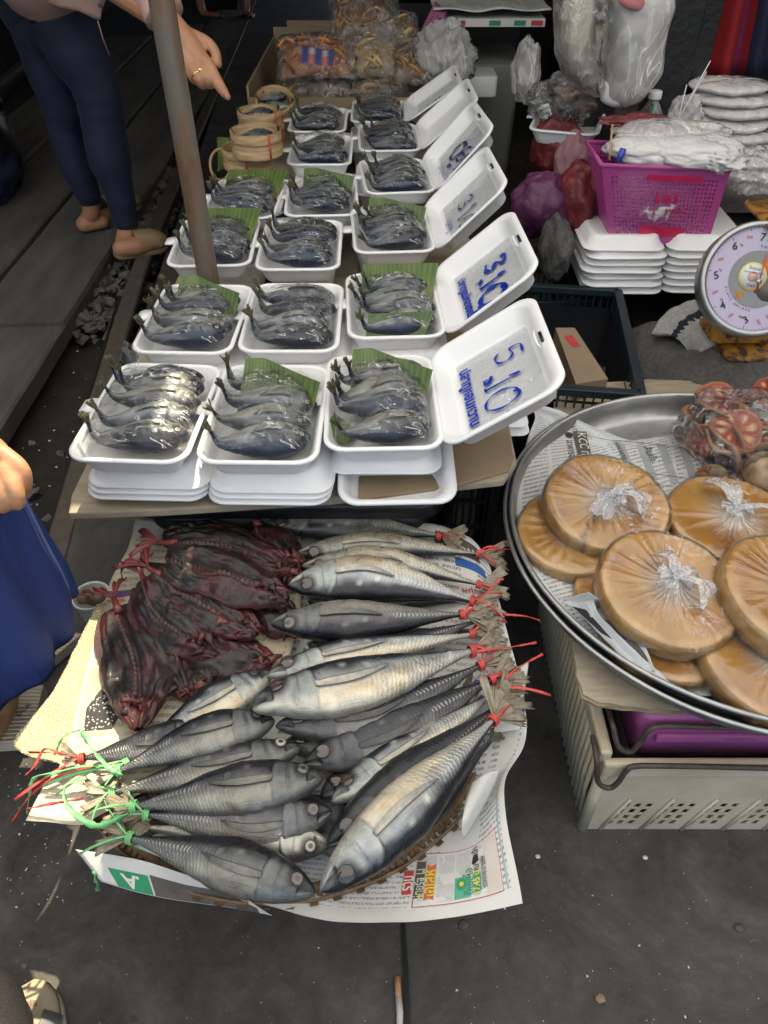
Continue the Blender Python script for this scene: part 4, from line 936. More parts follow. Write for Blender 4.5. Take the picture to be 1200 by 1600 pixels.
# folded strip along the lower left of the basket
_A = catmull([at(u_, v_, z_) for u_, v_, z_ in ((118, 1327, .362), (210, 1342, .366), (290, 1366, .364), (345, 1380, .36), (420, 1428, .352))], 10)
_Bq = catmull([at(u_, v_, z_) for u_, v_, z_ in ((158, 1378, .335), (230, 1398, .338), (300, 1410, .34), (360, 1418, .342), (425, 1430, .346))], 10)
def f4(a, b):
    def s(c, t_): x = t_ * (len(c) - 1); i = min(int(x), len(c) - 2); return c[i].lerp(c[i + 1], x - i)
    p = s(_A, a).lerp(s(_Bq, a), b); return p + Vector((0, 0, .002 * nz((p.x * 20, p.y * 20, 0), 1, 9)))
t4, _ = sheet('newspaper', 'folded newspaper edge with a green block marked A along the lower rim', f4, 40, 12, M['news_plain'])
patch(t4, f4, .30, .38, .93, .98, M['brown_print'], 'printed_photograph', n=10)
patch(t4, f4, .10, .42, .29, .97, M['ink_green'], 'printed_panel', n=6); printed(t4, f4, 'A.', .20, .68, .10, .55, 0, M['paper_white'], du=.002, bold=.03)
def f5(a, b):
    p = (at(208, 1322, .372) * (1 - a) + at(345, 1378, .372) * a) * (1 - b) + (at(250, 1300, .38) * (1 - a) + at(330, 1330, .385) * a) * b
    return p + Vector((0, 0, .004 * nz((p.x * 16, p.y * 16, 0), 1, 3)))
M['news_green'] = paper_mat('newsprint_green', (.36, .50, .42), .3, 22, 2)
sheet('newspaper', 'green tinted scrap of newspaper under the lowest fish at the lower left', f5, 16, 8, M['news_green'])
# folded page corner curling up beside the largest fish
_c1 = catmull([at(*q) for q in ((736, 1222, .40), (728, 1250, .41), (722, 1285, .41), (722, 1310, .38))], 8)
_c2 = catmull([at(*q) for q in ((783, 1204, .39), (770, 1235, .385), (748, 1275, .38), (724, 1312, .375))], 8)
def f6(a, b):
    def s(c, t_): x = t_ * (len(c) - 1); i = min(int(x), len(c) - 2); return c[i].lerp(c[i + 1], x - i)
    return s(_c1, b).lerp(s(_c2, b), a) + Vector((0, 0, .010 * math.sin(a * PI)))
sheet('newspaper', 'folded white newspaper corner standing up right of the largest silver fish', f6, 8, 14, M['news_plain'])
def f7(a, b):
    p = (at(728, 1075, .385) * (1 - a) + at(826, 1035, .39) * a) * (1 - b) + (at(735, 1150, .375) * (1 - a) + at(812, 1140, .38) * a) * b
    return p + Vector((0, 0, .006 * nz((p.x * 16, p.y * 16, 0), 1, 3)))
t7, _ = sheet('newspaper', 'torn white newspaper corner under the twine-tied tails at the right rim', f7, 12, 12, M['news_plain'])

# ------------------------------------------------------------ the large fish
big = [
 # label, points (u, v), z centre, half height, half thickness, side, palette, roll, twine
 ('uppermost silver fish in the basket, belly up, nose against the foam boxes', [(413, 816), (545, 820), (690, 838)], (.395, .395, .392), .044, .026, 1, 'belly', .25, 'red_twine', dict(tspread=.75, tdir=.1)),
 ('second silver fish from the top, mostly behind the third', [(461, 866), (590, 853), (752, 866)], (.388, .39, .39), .032, .024, 1, 'belly', .5, 'red_twine', dict(tspread=.6)),
 ('third silver fish from the top with a pale belly, narrow, overlapping the second', [(470, 886), (600, 878), (752, 914)], (.402, .402, .395), .033, .024, 1, 'belly', .45, 'red_twine', dict(tspread=.6, tdir=-.3)),
 ('fourth silver fish from the top with a yellow stained belly edge', [(450, 915), (590, 905), (742, 940)], (.415, .416, .405), .052, .027, 1, 'silver', .3, 'red_twine', dict(tspread=.5, tdir=-.3)),
 ('fifth fish from the top, dark flank and pale upper edge', [(423, 975), (570, 970), (726, 960)], (.418, .42, .408), .043, .027, 1, 'grey', .25, 'red_twine', dict(tspread=.55, tdir=.25)),
 ('dark thin fish tucked below the fifth one, only its flank showing', [(500, 1022), (610, 1015), (740, 972)], (.395, .395, .395), .034, .022, -1, 'dark', -.2, None, dict(tspread=.5)),
 ('small-headed fish whose eye looks out above the big yellow-bellied fish', [(417, 1056), (545, 1022), (742, 990)], (.412, .405, .395), .036, .025, -1, 'silver', .0, 'red_twine', dict(tspread=.5)),
 ('big silver fish with a yellow lower belly and an open mouth, middle of the basket', [(396, 1098), (560, 1066), (742, 1016)], (.450, .448, .42), .058, .032, -1, 'silver', .12, 'red_twine', dict(tspread=.45, gape=.25, tdir=.05)),
 ('dark fish lying right under the big yellow-bellied one', [(430, 1135), (590, 1115), (755, 1038)], (.418, .42, .41), .040, .026, -1, 'dark', -.15, 'red_twine', dict(tspread=.5)),
 ('broad dark fish with a long pale fin, below the middle of the basket', [(472, 1196), (620, 1140), (772, 1060)], (.405, .412, .405), .044, .028, -1, 'dark', -.3, 'red_twine', dict(tspread=.5)),
 ('slender fish with a big dark eye, pointing down beside two dark ones', [(518, 1252), (640, 1172), (772, 1084)], (.415, .412, .40), .038, .026, -1, 'silver', .15, 'red_twine', dict(tspread=.5)),
 ('dark-backed fish lying against the largest pale one', [(510, 1322), (630, 1222), (776, 1104)], (.418, .420, .405), .040, .030, -1, 'dark', -.55, None, dict(tspread=.5)),
 ('largest pale fish with a cream belly, lowest on the right, nose at the bottom edge', [(500, 1394), (640, 1262), (774, 1122)], (.430, .440, .42), .046, .034, 1, 'silver', .30, 'red_twine', dict(tspread=.9, tdir=-.05)),
 ('silver fish under the dark dried fish, its head hidden under the big open-mouthed one', [(425, 1052), (330, 1105), (195, 1196)], (.398, .398, .392), .046, .026, 1, 'silver', .15, 'green_twine', dict(tspread=.6)),
 ('grey fish with a dark shoulder spot, uppermost of the heads that face right', [(430, 1126), (315, 1152), (182, 1206)], (.420, .420, .40), .043, .029, 1, 'grey', .1, 'green_twine', dict(tspread=.6, spot=True)),
 ('grey fish with a bright ringed eye, second of the heads that face right', [(470, 1168), (330, 1202), (172, 1240)], (.412, .412, .40), .038, .028, 1, 'grey', .05, 'green_twine', dict(tspread=.6, spot=True, iris=(.36, .34, .28))),
 ('grey fish with closed mouth, third of the heads that face right', [(505, 1216), (370, 1232), (205, 1262)], (.432, .432, .41), .046, .030, 1, 'grey', .12, 'green_twine', dict(tspread=.6, spot=True)),
 ('blue-grey fish with its brown cheek turned up, below the third right-facing head', [(520, 1268), (395, 1284), (226, 1272)], (.412, .412, .405), .042, .028, 1, 'grey', -.4, 'green_twine', dict(tspread=.6)),
 ('white-bellied fish upside down between two darker ones at the lower left', [(516, 1322), (400, 1312), (235, 1294)], (.398, .398, .39), .038, .026, -1, 'white', .2, None, dict(tspread=.6)),
 ('lowest fish on the left, dark back arched, nose down', [(494, 1396), (370, 1352), (200, 1308)], (.418, .425, .41), .040, .030, 1, 'grey', -.15, 'green_twine', dict(tspread=.6)),
 ('blackish fish tail end showing left of the dark dried fish', [(330, 1130), (230, 1165), (125, 1186)], (.400, .395, .39), .034, .022, 1, 'dark', -.2, 'red_twine', dict(tspread=.7)),
 ('dark flank deep in the pile under the open-mouthed fish', [(440, 1165), (560, 1150), (720, 1080)], (.380, .380, .380), .040, .022, -1, 'dark', -.2, None, dict(tail=.6)),
 ('dark flank deep in the pile beside the slender big-eyed fish', [(500, 1245), (600, 1185), (740, 1100)], (.380, .380, .380), .040, .022, -1, 'dark', -.2, None, dict(tail=.6)),
 ('dark flank deep in the pile behind the largest pale fish', [(560, 1330), (650, 1270), (765, 1160)], (.380, .380, .380), .040, .022, 1, 'dark', -.2, None, dict(tail=.6)),
 ('grey flank deep in the pile above the fifth fish', [(480, 940), (600, 935), (735, 938)], (.378, .378, .378), .036, .022, 1, 'grey', .1, None, dict(tail=.6)),
 ('grey flank deep in the pile below the fifth fish', [(480, 1008), (600, 1004), (735, 985)], (.380, .380, .380), .036, .022, 1, 'grey', .1, None, dict(tail=.6)),
 ('grey flank deep in the pile between the first two right-facing heads', [(445, 1195), (330, 1215), (210, 1235)], (.380, .380, .380), .036, .022, 1, 'dark', .1, None, dict(tail=.6)),
 ('dark flank deep in the pile below the blue-grey fish', [(470, 1310), (360, 1310), (240, 1290)], (.372, .372, .372), .036, .022, 1, 'dark', .1, None, dict(tail=.6)),
 ('dark fish deep in the pile between the two rows of heads', [(600, 1310), (520, 1290), (420, 1230)], (.365, .365, .365), .045, .024, 1, 'dark', -.2, None, dict(tspread=.5)),
]
for i, (lab, px, zz, hh, tt, sd_, pal, roll, tw, kw) in enumerate(big):
    P = [at(u_, v_, z_) for (u_, v_), z_ in zip(px, zz)]
    t = thing('whole_fish', lab, 'fish', (P[1].x, P[1].y, min(zz) - tt), 'large fish laid out in the woven basket')
    kw = dict(kw); 
    fr, sf, L = make_fish(t, P, hh * .86, tt * .92, sd_, pal, roll, seed=i * 3.7, **kw)
    if tw: twine(t, fr, L, hh, M[tw], i, 2, .075 if tw[0] == 'g' else .06)
# ------------------------------------------------------------ the dark dried fish, split open
def split_fish(lab, pts, zz, W, seed, tail=True, lobes=1.0):
    P = catmull([at(u_, v_, z_) for (u_, v_), z_ in zip(pts, zz)], 16)
    t = thing('dried_fish', lab, 'dried fish', (P[len(P) // 2].x, P[len(P) // 2].y, min(zz) - .012), 'dark dried fish split open')
    def cs(s): x = s * (len(P) - 1); i = min(int(x), len(P) - 2); return P[i].lerp(P[i + 1], x - i), (P[min(i + 1, len(P) - 1)] - P[max(i - 1, 0)]).normalized()
    def wd(s): return W * 1.18 * (.12 + .88 * math.sin(PI * min(1, (s * .93 + .07)) ** .85) ** .7) * (1.08 if s > .6 else 1)
    def f(a, b, under=False):
        c, T = cs(a); D = T.cross(Vector((0, 0, 1))).normalized(); x = b * 2 - 1; w = wd(a) * (1 + .10 * nz((a * 5, x, seed), 1.6, seed))
        head = sstep(.72, .86, a)
        lobe = (abs(math.sin(PI * abs(x) ** .8)) ** .8) * .011 * math.sin(PI * min(1, a * 1.02)) ** .4
        fl = .0010 * math.sin(x * 21 + 9 * nz((a * 3, x * 2, 0), 1, seed)) + .003 * nz((a * 4, x * 5, 0), 1, seed + 2) + .0035 * nz((a * 9, x * 4, 0), 1, seed + 2) + .003 * nz((a * 9, x * 7, 1), 1, seed)
        h = lobe + fl * (1 - .2 * head) - .008 * head * math.exp(-((x) / .35) ** 2) + .012 * nz((a * 3, x * 1.5, 4), 1, seed + 5) + (.006 * abs(math.sin(a * 26 + x * 3)) * head)
        h += -.010 * x * x
        spine = math.exp(-((x - .12) / .07) ** 2) * .004 * (1 + .8 * math.sin(a * 170)) * (1 - head) ; h += spine
        if abs(x) > .97: h -= .006
        n1 = nz((a * 6, x * 3, 1), 1, seed); n2 = nz((a * 18, x * 9, 2), 1, seed)
        col = mixc((.014, .011, .010), (.048, .007, .010), sstep(.0, .6, n1 + .6 * n2 + .35 * head - .05))
        col = mixc(col, (.13, .026, .024), head * sstep(.0, .6, n2 + .15) * .8); col = mixc(col, (.16, .07, .05), .7 * spine / .008)
        col = mixc(col, (.03, .026, .024), .6 * sstep(.25, .6, n2) * (1 - head)); col = mixc(col, (.20, .035, .035), .22 * sstep(.88, 1, abs(x))); col = mixc(col, (.075, .012, .015), .55 * sstep(.1, .5, nz((a * 3, x * 2.5, 7), 1, seed)))
        p = c + D * (w * x) + Vector((0, 0, h - .004))
        if under: p.z = c.z - .010 - .004 * (1 - x * x)
        return (p, (a, b), col)
    mb = MB(); mb.grid(80, 40, lambda a, b: f(a, b)); n0 = len(mb.v)
    mb.grid(20, 10, lambda a, b: f(a, b, True), flip=True); mb.build('flesh', M['dryfish'], t)
    mb = MB()                                    # torn gill and jaw flaps round the opened head
    rr = random.Random(int(seed * 13))
    for k in range(6):
        a0 = rr.uniform(.76, .99); x0 = rr.uniform(-.8, .8); p0 = f(a0, (x0 + 1) / 2)[0]; ang = rr.uniform(0, 2 * PI); ln = rr.uniform(.010, .030); wdt = rr.uniform(.003, .009)
        d = Vector((math.cos(ang), math.sin(ang), rr.uniform(-.1, .35))).normalized(); s_ = d.cross(Vector((0, 0, 1))).normalized(); cc = rr.choice([(.10, .018, .018), (.045, .010, .010), (.16, .05, .04), (.03, .008, .008)])
        mb.grid(6, 4, lambda a, b: (p0 + d * ln * a + s_ * wdt * (b - .5) * (1.2 - a) * 2 + Vector((0, 0, .006 * math.sin(b * PI) - .012 * a * a + .003 * nz((a * 4, b * 4, k), 1, seed))), (a, b), cc))
    mb.build('gill_flap', M['dryfish'], t, mods={'solid': .0015})
    if tail:
        c, T = cs(0); D = T.cross(Vector((0, 0, 1))).normalized(); mb = MB()
        mb.tube([c + T * .02, c + T * .005, c - T * .012, c - T * .022], [.008, .006, .004, .004], 8)
        for lobe in (-1, 1):
            a0_ = lobe * (.15 + .1 * rr.random()); k0 = rr.uniform(0, 9)
            def tf(x_, y_):
                a = a0_ + lobe * .62 * y_; ln = .056 * (.62 + .42 * y_) * (1 + .35 * nz((y_ * 7 + k0, lobe, 1), 1, k0)); d = (-T * math.cos(a) + D * math.sin(a))
                return c - T * .016 + d * ln * x_ + Vector((0, 0, .010 * math.sin(x_ * 2.6) + .003 * math.sin(y_ * 16 + k0)))
            mb.grid(7, 12, tf)
        mb.col = [(.20, .035, .035)] * len(mb.v); mb.build('tail_fin', M['dryfish'], t, mods={'solid': .0014})
dd = [
 ('dark dried fish at the back of the pile beside the first silver fish', [(398, 812), (420, 850), (470, 905)], (.40, .405, .40), .050, 1.3, 1),
 ('long dark dried fish lying straight across the top of the pile, spine dots along it', [(262, 848), (350, 848), (462, 885)], (.418, .425, .42), .046, 2.6, 1),
 ('dark dried fish peeping out behind the long straight one', [(255, 830), (310, 828), (380, 835)], (.40, .40, .40), .035, 3.1, 0),
 ('black wrinkled dried fish mid-pile, its gills open to the right', [(262, 872), (350, 890), (448, 935)], (.43, .438, .43), .050, 4.4, 0),
 ('dark dried fish curving down through the middle, reddish where it is folded', [(240, 892), (300, 930), (402, 985)], (.415, .42, .415), .050, 5.2, 1),
 ('dark dried fish curving steeply, black skin side up, red gills at its end', [(225, 905), (255, 965), (338, 1020)], (.408, .415, .41), .040, 6.9, 1),
 ('nearest dark dried fish at the left, hanging down with an open socket', [(182, 945), (215, 1030), (215, 1135)], (.392, .402, .41), .052, 7.7, 1),
 ('reddish torn dried fish low in the pile above the silver fish', [(290, 965), (345, 1010), (425, 1030)], (.392, .395, .39), .045, 8.8, 0),
 ('small torn dried fish flap low in the pile, left of the silver flank', [(262, 985), (290, 1045), (300, 1092)], (.388, .392, .39), .036, 9.5, 0),
 ('dark red dried fish end touching the noses of the silver fish', [(380, 905), (430, 955), (470, 985)], (.392, .395, .392), .034, 10.4, 0),
]
for lab, pts, zz, W, sdv, tl in dd: split_fish(lab, pts, zz, W, sdv, bool(tl))
# loose ends of green and red twine over the left rim
def loose(lab, pts, mat, w=.006):
    P = catmull([at(u_, v_, z_) for u_, v_, z_ in pts], 8); mb = MB(); mb.strip(P, [w * (.55 + .45 * math.sin(i * .9) ** 2) for i in range(len(P))], twist=5)
    single(mb, 'twine_strand', mat, lab, 'twine', 'loose twine ends over the left rim', mods={'solid': .0012})
loose('red twine end hanging farthest out over the left rim, tip pointing down', [(150, 1196, .41), (95, 1212, .40), (50, 1240, .37), (20, 1285, .32)], M['red_twine'])
loose('short red twine end sticking out flat towards the left', [(130, 1248, .40), (85, 1255, .395), (42, 1264, .385)], M['red_twine'], .005)
loose('red twine curl highest over the liner', [(95, 1178, .41), (70, 1170, .42), (55, 1195, .41), (40, 1212, .40)], M['red_twine'], .005)
loose('green twine hanging down below the left rim', [(95, 1205, .40), (55, 1215, .395), (46, 1240, .37), (44, 1272, .33)], M['green_twine'], .007)
loose('broad green twine looped from the tails down to the lowest tail', [(130, 1215, .43), (102, 1230, .43), (108, 1262, .43), (150, 1290, .425), (200, 1272, .43)], M['green_twine'], .010)
loose('green twine running diagonally from the liner to the grey tails', [(128, 1142, .42), (140, 1165, .43), (170, 1200, .435), (190, 1212, .43)], M['green_twine'], .009)
loose('thin pale green twine standing up left of the dried fish', [(85, 1180, .40), (100, 1150, .43), (125, 1140, .43)], M['green_twine'], .004)
loose('green twine scrap hanging below the green printed block', [(146, 1362, .35), (150, 1378, .33), (153, 1392, .30)], M['green_twine'], .007)
def rloose(lab, pts): 
    P = catmull([at(u_, v_, z_) for u_, v_, z_ in pts], 8); mb = MB(); mb.strip(P, [.0045 * (.55 + .45 * math.sin(i * .9) ** 2) for i in range(len(P))], twist=4)
    single(mb, 'twine_strand', M['red_twine'], lab, 'twine', 'loose twine ends over the right rim', mods={'solid': .0012})
rloose('long red twine from the fourth fish tail slanting up to the right', [(728, 968, .42), (742, 945, .45), (785, 902, .46)])
rloose('red twine end knotted in a small bow beyond the right rim', [(788, 960, .43), (812, 962, .43), (830, 965, .42), (845, 970, .40)])
rloose('lowest red twine end pointing out beyond the right rim', [(790, 1060, .42), (815, 1040, .42), (848, 1022, .42)])
rloose('straight red twine end beyond the tail of the big yellow-bellied fish', [(742, 1018, .43), (790, 1012, .43), (838, 1004, .42)])
rloose('highest red twine end reaching towards the aluminium tray', [(744, 862, .42), (785, 858, .41), (835, 862, .40)])
# ============================================================ THE FISH TABLE WITH FOAM BOXES
TZ = .50
tb = thing('stall_table', 'low stall table with a brown cardboard top under the rows of foam boxes', 'table', (-.15, 2.3, 0))
mb = MB()
mb.rings([[Vector((p.x, p.y, z)) for p in [Vector((-.575, .99 + 0, 0)), Vector((-.40, 1.0, 0)), Vector((-.1, 1.03, 0)), Vector((.23, 1.085, 0)), Vector((.262, 1.14, 0)), Vector((.262, 3.6, 0)), Vector((-.56, 3.6, 0)), Vector((-.585, 1.04, 0))]] for z in (.472, .484, .49)])
mb.build('table_top', M['card_pale'], tb, smooth=False, mods={'bevel': .004})
mb = MB()
pp = [at(560, 780, .497), at(700, 762, .497), at(795, 736, .494), at(802, 715, .495), at(780, 560, .497), at(760, 400, .497), at(560, 400, .497)]
mb.rings([[Vector((p.x, p.y, p.z + z)) for p in pp] for z in (-.006, .002)]); mb.build('cardboard_sheet', M['card'], tb, smooth=False, mods={'bevel': .002})
for sx in (-.5, .18):
    for y in (1.25, 2.4, 3.4):
        mb = MB(); mb.box((sx, y, .236), (.05, .05, .472)); mb.build('leg', M['wood_dark'], tb, smooth=False)
mb = MB(); mb.rings([rrect(.62, .30, .05, z, cx=-.19, cy=1.20) for z in (.42, .445, .452)]); 
t = thing('black_tray', 'black plastic tray with a rounded rim pushed under the front of the table', 'tray', (-.19, 1.2, .30)); mb.build('rim', M['black'], t)
mb = MB(); mb.rings([rrect(.56, .26, .04, z, cx=-.19, cy=1.20) for z in (.30, .42)]); mb.build('body', M['black'], t)
crate('black_crate', 'black plastic crate standing in the dark under the front of the table', -.16, 1.36, 0.0, .60, .40, .295, M['black'])
mb = MB(); mb.rings([rrect(.028, .022, .008, z, cx=0, cy=0) for z in (0, .004)])
mb.v = [v_ + at(300, 814, .376) for v_ in mb.v]
o_ = single(mb, 'metal_tag', M['alu'], 'small oval metal tag lying on the paper behind the dark dried fish', 'tag')
text_mesh('CHY', .012, M['ink_black'], 'lettering', o_, lambda x, y: WL[o_.name] + V(x, y, .0046))

# ---- foam box prototypes (local coordinates, origin at the middle of the base)
TW, TD = .212, .315
def tray_mesh(mb, w=TW, d=TD, h=.044):
    r = .034
    mb.rings([rrect(w - .052, d - .052, r - .010, 0), rrect(w - .046, d - .046, r - .008, .004), rrect(w - .020, d - .020, r, h - .012), rrect(w - .016, d - .016, r, h - .007),
              rrect(w - .002, d - .002, r + .004, h - .006), rrect(w, d, r + .005, h - .003), rrect(w - .002, d - .002, r + .004, h), rrect(w - .014, d - .014, r, h + .001), rrect(w - .019, d - .019, r - .001, h - .002),
              rrect(w - .044, d - .044, r - .006, .012), rrect(w - .056, d - .056, r - .012, .006)], cap0=True, cap1=True)
def tab(mb, x, y, z, s=1):
    mb.rings([[Vector((x + s * a, y + b, z + c)) for b, c in ((-.022, 0), (.022, 0), (.022, .004), (-.022, .004))] for a in (.004, -.014, -.022)][:2] + [[Vector((x - s * .026, y + b * .8, z + c)) for b, c in ((-.022, -.002), (.022, -.002), (.022, .002), (-.022, .002))]])
def box_base(parent_label, loc, rz, group, lid=None, stack=False, name='foam_box'):
    pass
TRAY = MB(); tray_mesh(TRAY); tab(TRAY, -TW / 2, .01, .037)
def lid_shape(mb, w=.236, d=TD + .004, h=.042):
    """lid lying open: hinge edge at x = 0, hollow side up, locking flap with its slot at the far edge"""
    r = .036; cx = w / 2
    mb.rings([rrect(w - .060, d - .064, r - .014, -h, cx=cx - .002), rrect(w - .052, d - .056, r - .010, -h + .003, cx=cx - .002), rrect(w - .030, d - .024, r, -.005, cx=cx - .004), rrect(w, d, r + .004, -.004, cx=cx), rrect(w + .001, d + .001, r + .004, -.001, cx=cx),
              rrect(w - .002, d - .002, r + .004, .0015, cx=cx), rrect(w - .016, d - .014, r, .0022, cx=cx - .002), rrect(w - .034, d - .028, r - .002, -.002, cx=cx - .005),
              rrect(w - .054, d - .058, r - .010, -h + .012, cx=cx - .004), rrect(w - .066, d - .070, r - .014, -h + .008, cx=cx - .004), rrect(w - .078, d - .082, r - .016, -h + .006, cx=cx - .004)])
LID = MB(); lid_shape(LID)
def place_mb(src, name, mat, parent, M4):
    """copy of a prototype shape, sharing its mesh"""
    key = (id(src), name)
    if key not in _shared:
        o = src.build(name, mat, None, local=True); me = o.data; bpy.data.objects.remove(o); _shared[key] = me
    o = bpy.data.objects.new(name, _shared[key]); C.objects.link(o); o.parent = parent; o.matrix_local = M4; WL[o.name] = WL.get(parent.name, Vector()); return o
_shared = {}
def T4(x=0, y=0, z=0, ry=0, rz=0, rx=0): return Matrix.Translation((x, y, z)) @ Matrix.Rotation(rz, 4, 'Z') @ Matrix.Rotation(ry, 4, 'Y') @ Matrix.Rotation(rx, 4, 'X')
SLOT = MB(); SLOT.rings([rrect(.006, .032, .0028, z) for z in (.0, .0032)])
NOTCH = MB(); NOTCH.tube([V(-.003, -.03, 0), V(-.006, -.02, .003), V(-.0065, 0, .0035), V(-.006, .02, .003), V(-.003, .03, 0)], [.001, .003, .0035, .003, .001], 6)
# closed box (two shells) for the stacks underneath: flat lid up
CLOSED = MB()
def closed_mesh(mb, w, d, h=.034, dome=.010):
    r = .036
    mb.rings([rrect(w - .05, d - .05, r, 0), rrect(w - .03, d - .03, r, .003), rrect(w - .004, d - .004, r, .010), rrect(w, d, r, .012), rrect(w - .002, d - .002, r, .0145), rrect(w - .010, d - .010, r, .0155), rrect(w - .020, d - .020, r, .018), rrect(w - .040, d - .040, r - .004, h + dome * .7), rrect(w - .050, d - .050, r - .008, h + dome), rrect(w - .062, d - .062, r - .012, h + dome + .0015), rrect(w - .078, d - .078, r - .016, h + dome - .001)])
closed_mesh(CLOSED, .226, .335)
TALL = MB(); tray_mesh(TALL, .214, .318, .080)

# ---- small steamed fish (four shapes, shared), heads to +x, tails curling up at the left
SF = []
def small_fish_proto(seed, pal, curl, bend, hh=.046):
    t = thing('proto', None, None, (0, 0, 0)); before = set(bpy.data.objects)
    P = [V(.086, bend, .026), V(.045, .0, .027), V(-.010, .0, .027), V(-.052, .0, .027), V(-.074, .001, .031), V(-.085, .004, .044 + curl)]
    fr, sf, L = make_fish(t, P, hh, .027, -1, pal, .16, ns=40, nt=20, seed=seed, fin=True, eyer=.028, tail=.75, tspread=.30, mat=M['fish_small'], spot=True)
    objs = [o for o in bpy.data.objects if o not in before]
    rec = [(o.name.split('.')[0], o.data, [(m_.thickness) for m_ in o.modifiers]) for o in objs]
    for o in objs: bpy.data.objects.remove(o)
    bpy.data.objects.remove(t); return rec
for k in range(6): SF.append(small_fish_proto(k * 5.1 + 1, 'blue' if k % 2 else 'blue2', [0, .010, .016, .006, .012, .008][k], [-.004, .003, 0, .004, -.002, .002][k], .034 + .002 * (k % 3)))
def place_fish(rec, parent_M, label, group):
    t = bpy.data.objects.new('steamed_fish', None); C.objects.link(t); t.empty_display_size = .02; t.matrix_world = parent_M; WL[t.name] = parent_M.translation.copy()
    tag(t, label, 'fish', group)
    for n_, me, mods in rec:
        o = bpy.data.objects.new(n_, me); C.objects.link(o); o.parent = t
        for th in mods: b = o.modifiers.new('s', 'SOLIDIFY'); b.thickness = th; b.offset = 0
    return t
# ---- film over the fish (three creased shapes) and banana leaves
FILMS = []
for k in range(5):
    mb = MB(); sdv = k * 9.3
    def ff(a, b):
        x = lerp(-.086, .088, a); y = lerp(-.135, .132, b)
        y *= .92 + .10 * nz((a * 3, k, 0), 1, sdv)
        hump = .062 * (math.sin(PI * min(1, max(0, a))) ** .35) * (math.sin(PI * min(1, max(0, b * .9 + .05))) ** .4) + .008
        rid = .009 * (1 - abs(nz((x * 16 + y * 9, y * 26 - x * 12, k), 1, sdv)) * 3) + .006 * nz((x * 30, y * 60, k), 1, sdv)
        z = hump + max(-.006, rid) * .8 * math.sin(PI * a) ** .4 * math.sin(PI * b) ** .4 + .010
        if a < .14: z += (.14 - a) * .12
        return Vector((x, y, z))
    mb.grid(34, 44, ff); FILMS.append(mb)
LEAVES = []
for k in range(3):
    mb = MB()
    def lf(a, b):
        x = lerp(-.055, .06, a); y = lerp(.0, .120, b) if k != 1 else lerp(-.02, .128, b)
        w = 1 - .5 * b * (a - .3 if k == 0 else .3 - a)
        z = .014 + .05 * b ** 1.6 + .004 * math.sin(a * 7)
        if k == 1: x = lerp(-.062, .072, a); y = -.02 + .150 * b * (1 - .55 * abs(a - .35) ** 1.2 - .35 * a); z = .014 + .062 * b ** 1.5
        if k == 2: z = .020 + .052 * b; x = lerp(-.075, .085, a)
        return (Vector((x * w, y, z)), (b * .3, a), (1, 1, 1))
    mb.grid(16, 12, lf); LEAVES.append(mb)

RIM = .620; ZB = RIM - .044
rows = {1: 'front row', 2: 'second row', 3: 'third row', 4: 'fourth row', 5: 'fifth row', 6: 'rear row'}
cols_ = {1: 'left', 2: 'middle', 3: 'right'}
# row, column, pixel centre of the rim's opening, rotation, film, leaf, fish count, lid tilt
trays = [
 (1, 1, 234, 638, -3, 0, None, 3, None), (1, 2, 418, 640, -1, 1, 1, 3, None), (1, 3, 596, 622, 2, 2, 1, 3, 34),
 (2, 1, 306, 494, -2, 3, 1, 3, None), (2, 2, 459, 492, 0, 4, None, 3, None), (2, 3, 614, 473, 3, 0, 2, 3, 40),
 (3, 1, 337, 375, 2, 1, 2, 2, None), (3, 2, 470, 380, 1, 2, None, 3, None), (3, 3, 611, 356, 4, 3, 1, 3, 44),
 (4, 1, 383, 308, -2, 4, 2, 2, None), (4, 2, 503, 305, 3, 0, 1, 2, None), (4, 3, 618, 273, 6, 1, None, 3, 47),
 (5, 2, 502, 233, 0, 2, None, 2, None), (5, 3, 607, 216, 2, 3, None, 3, 40),
 (6, 2, 498, 186, 0, 4, None, 2, None), (6, 3, 592, 172, 0, 0, None, 2, 33),
]
rowtxt = {1: ('frontmost', 'the front row'), 2: ('', 'the second row'), 3: ('', 'the third row, level with the rusty pole'), 4: ('', 'the fourth row'), 5: ('', 'the fifth row'), 6: ('', 'the rear row by the snack packets')}
TR = {}
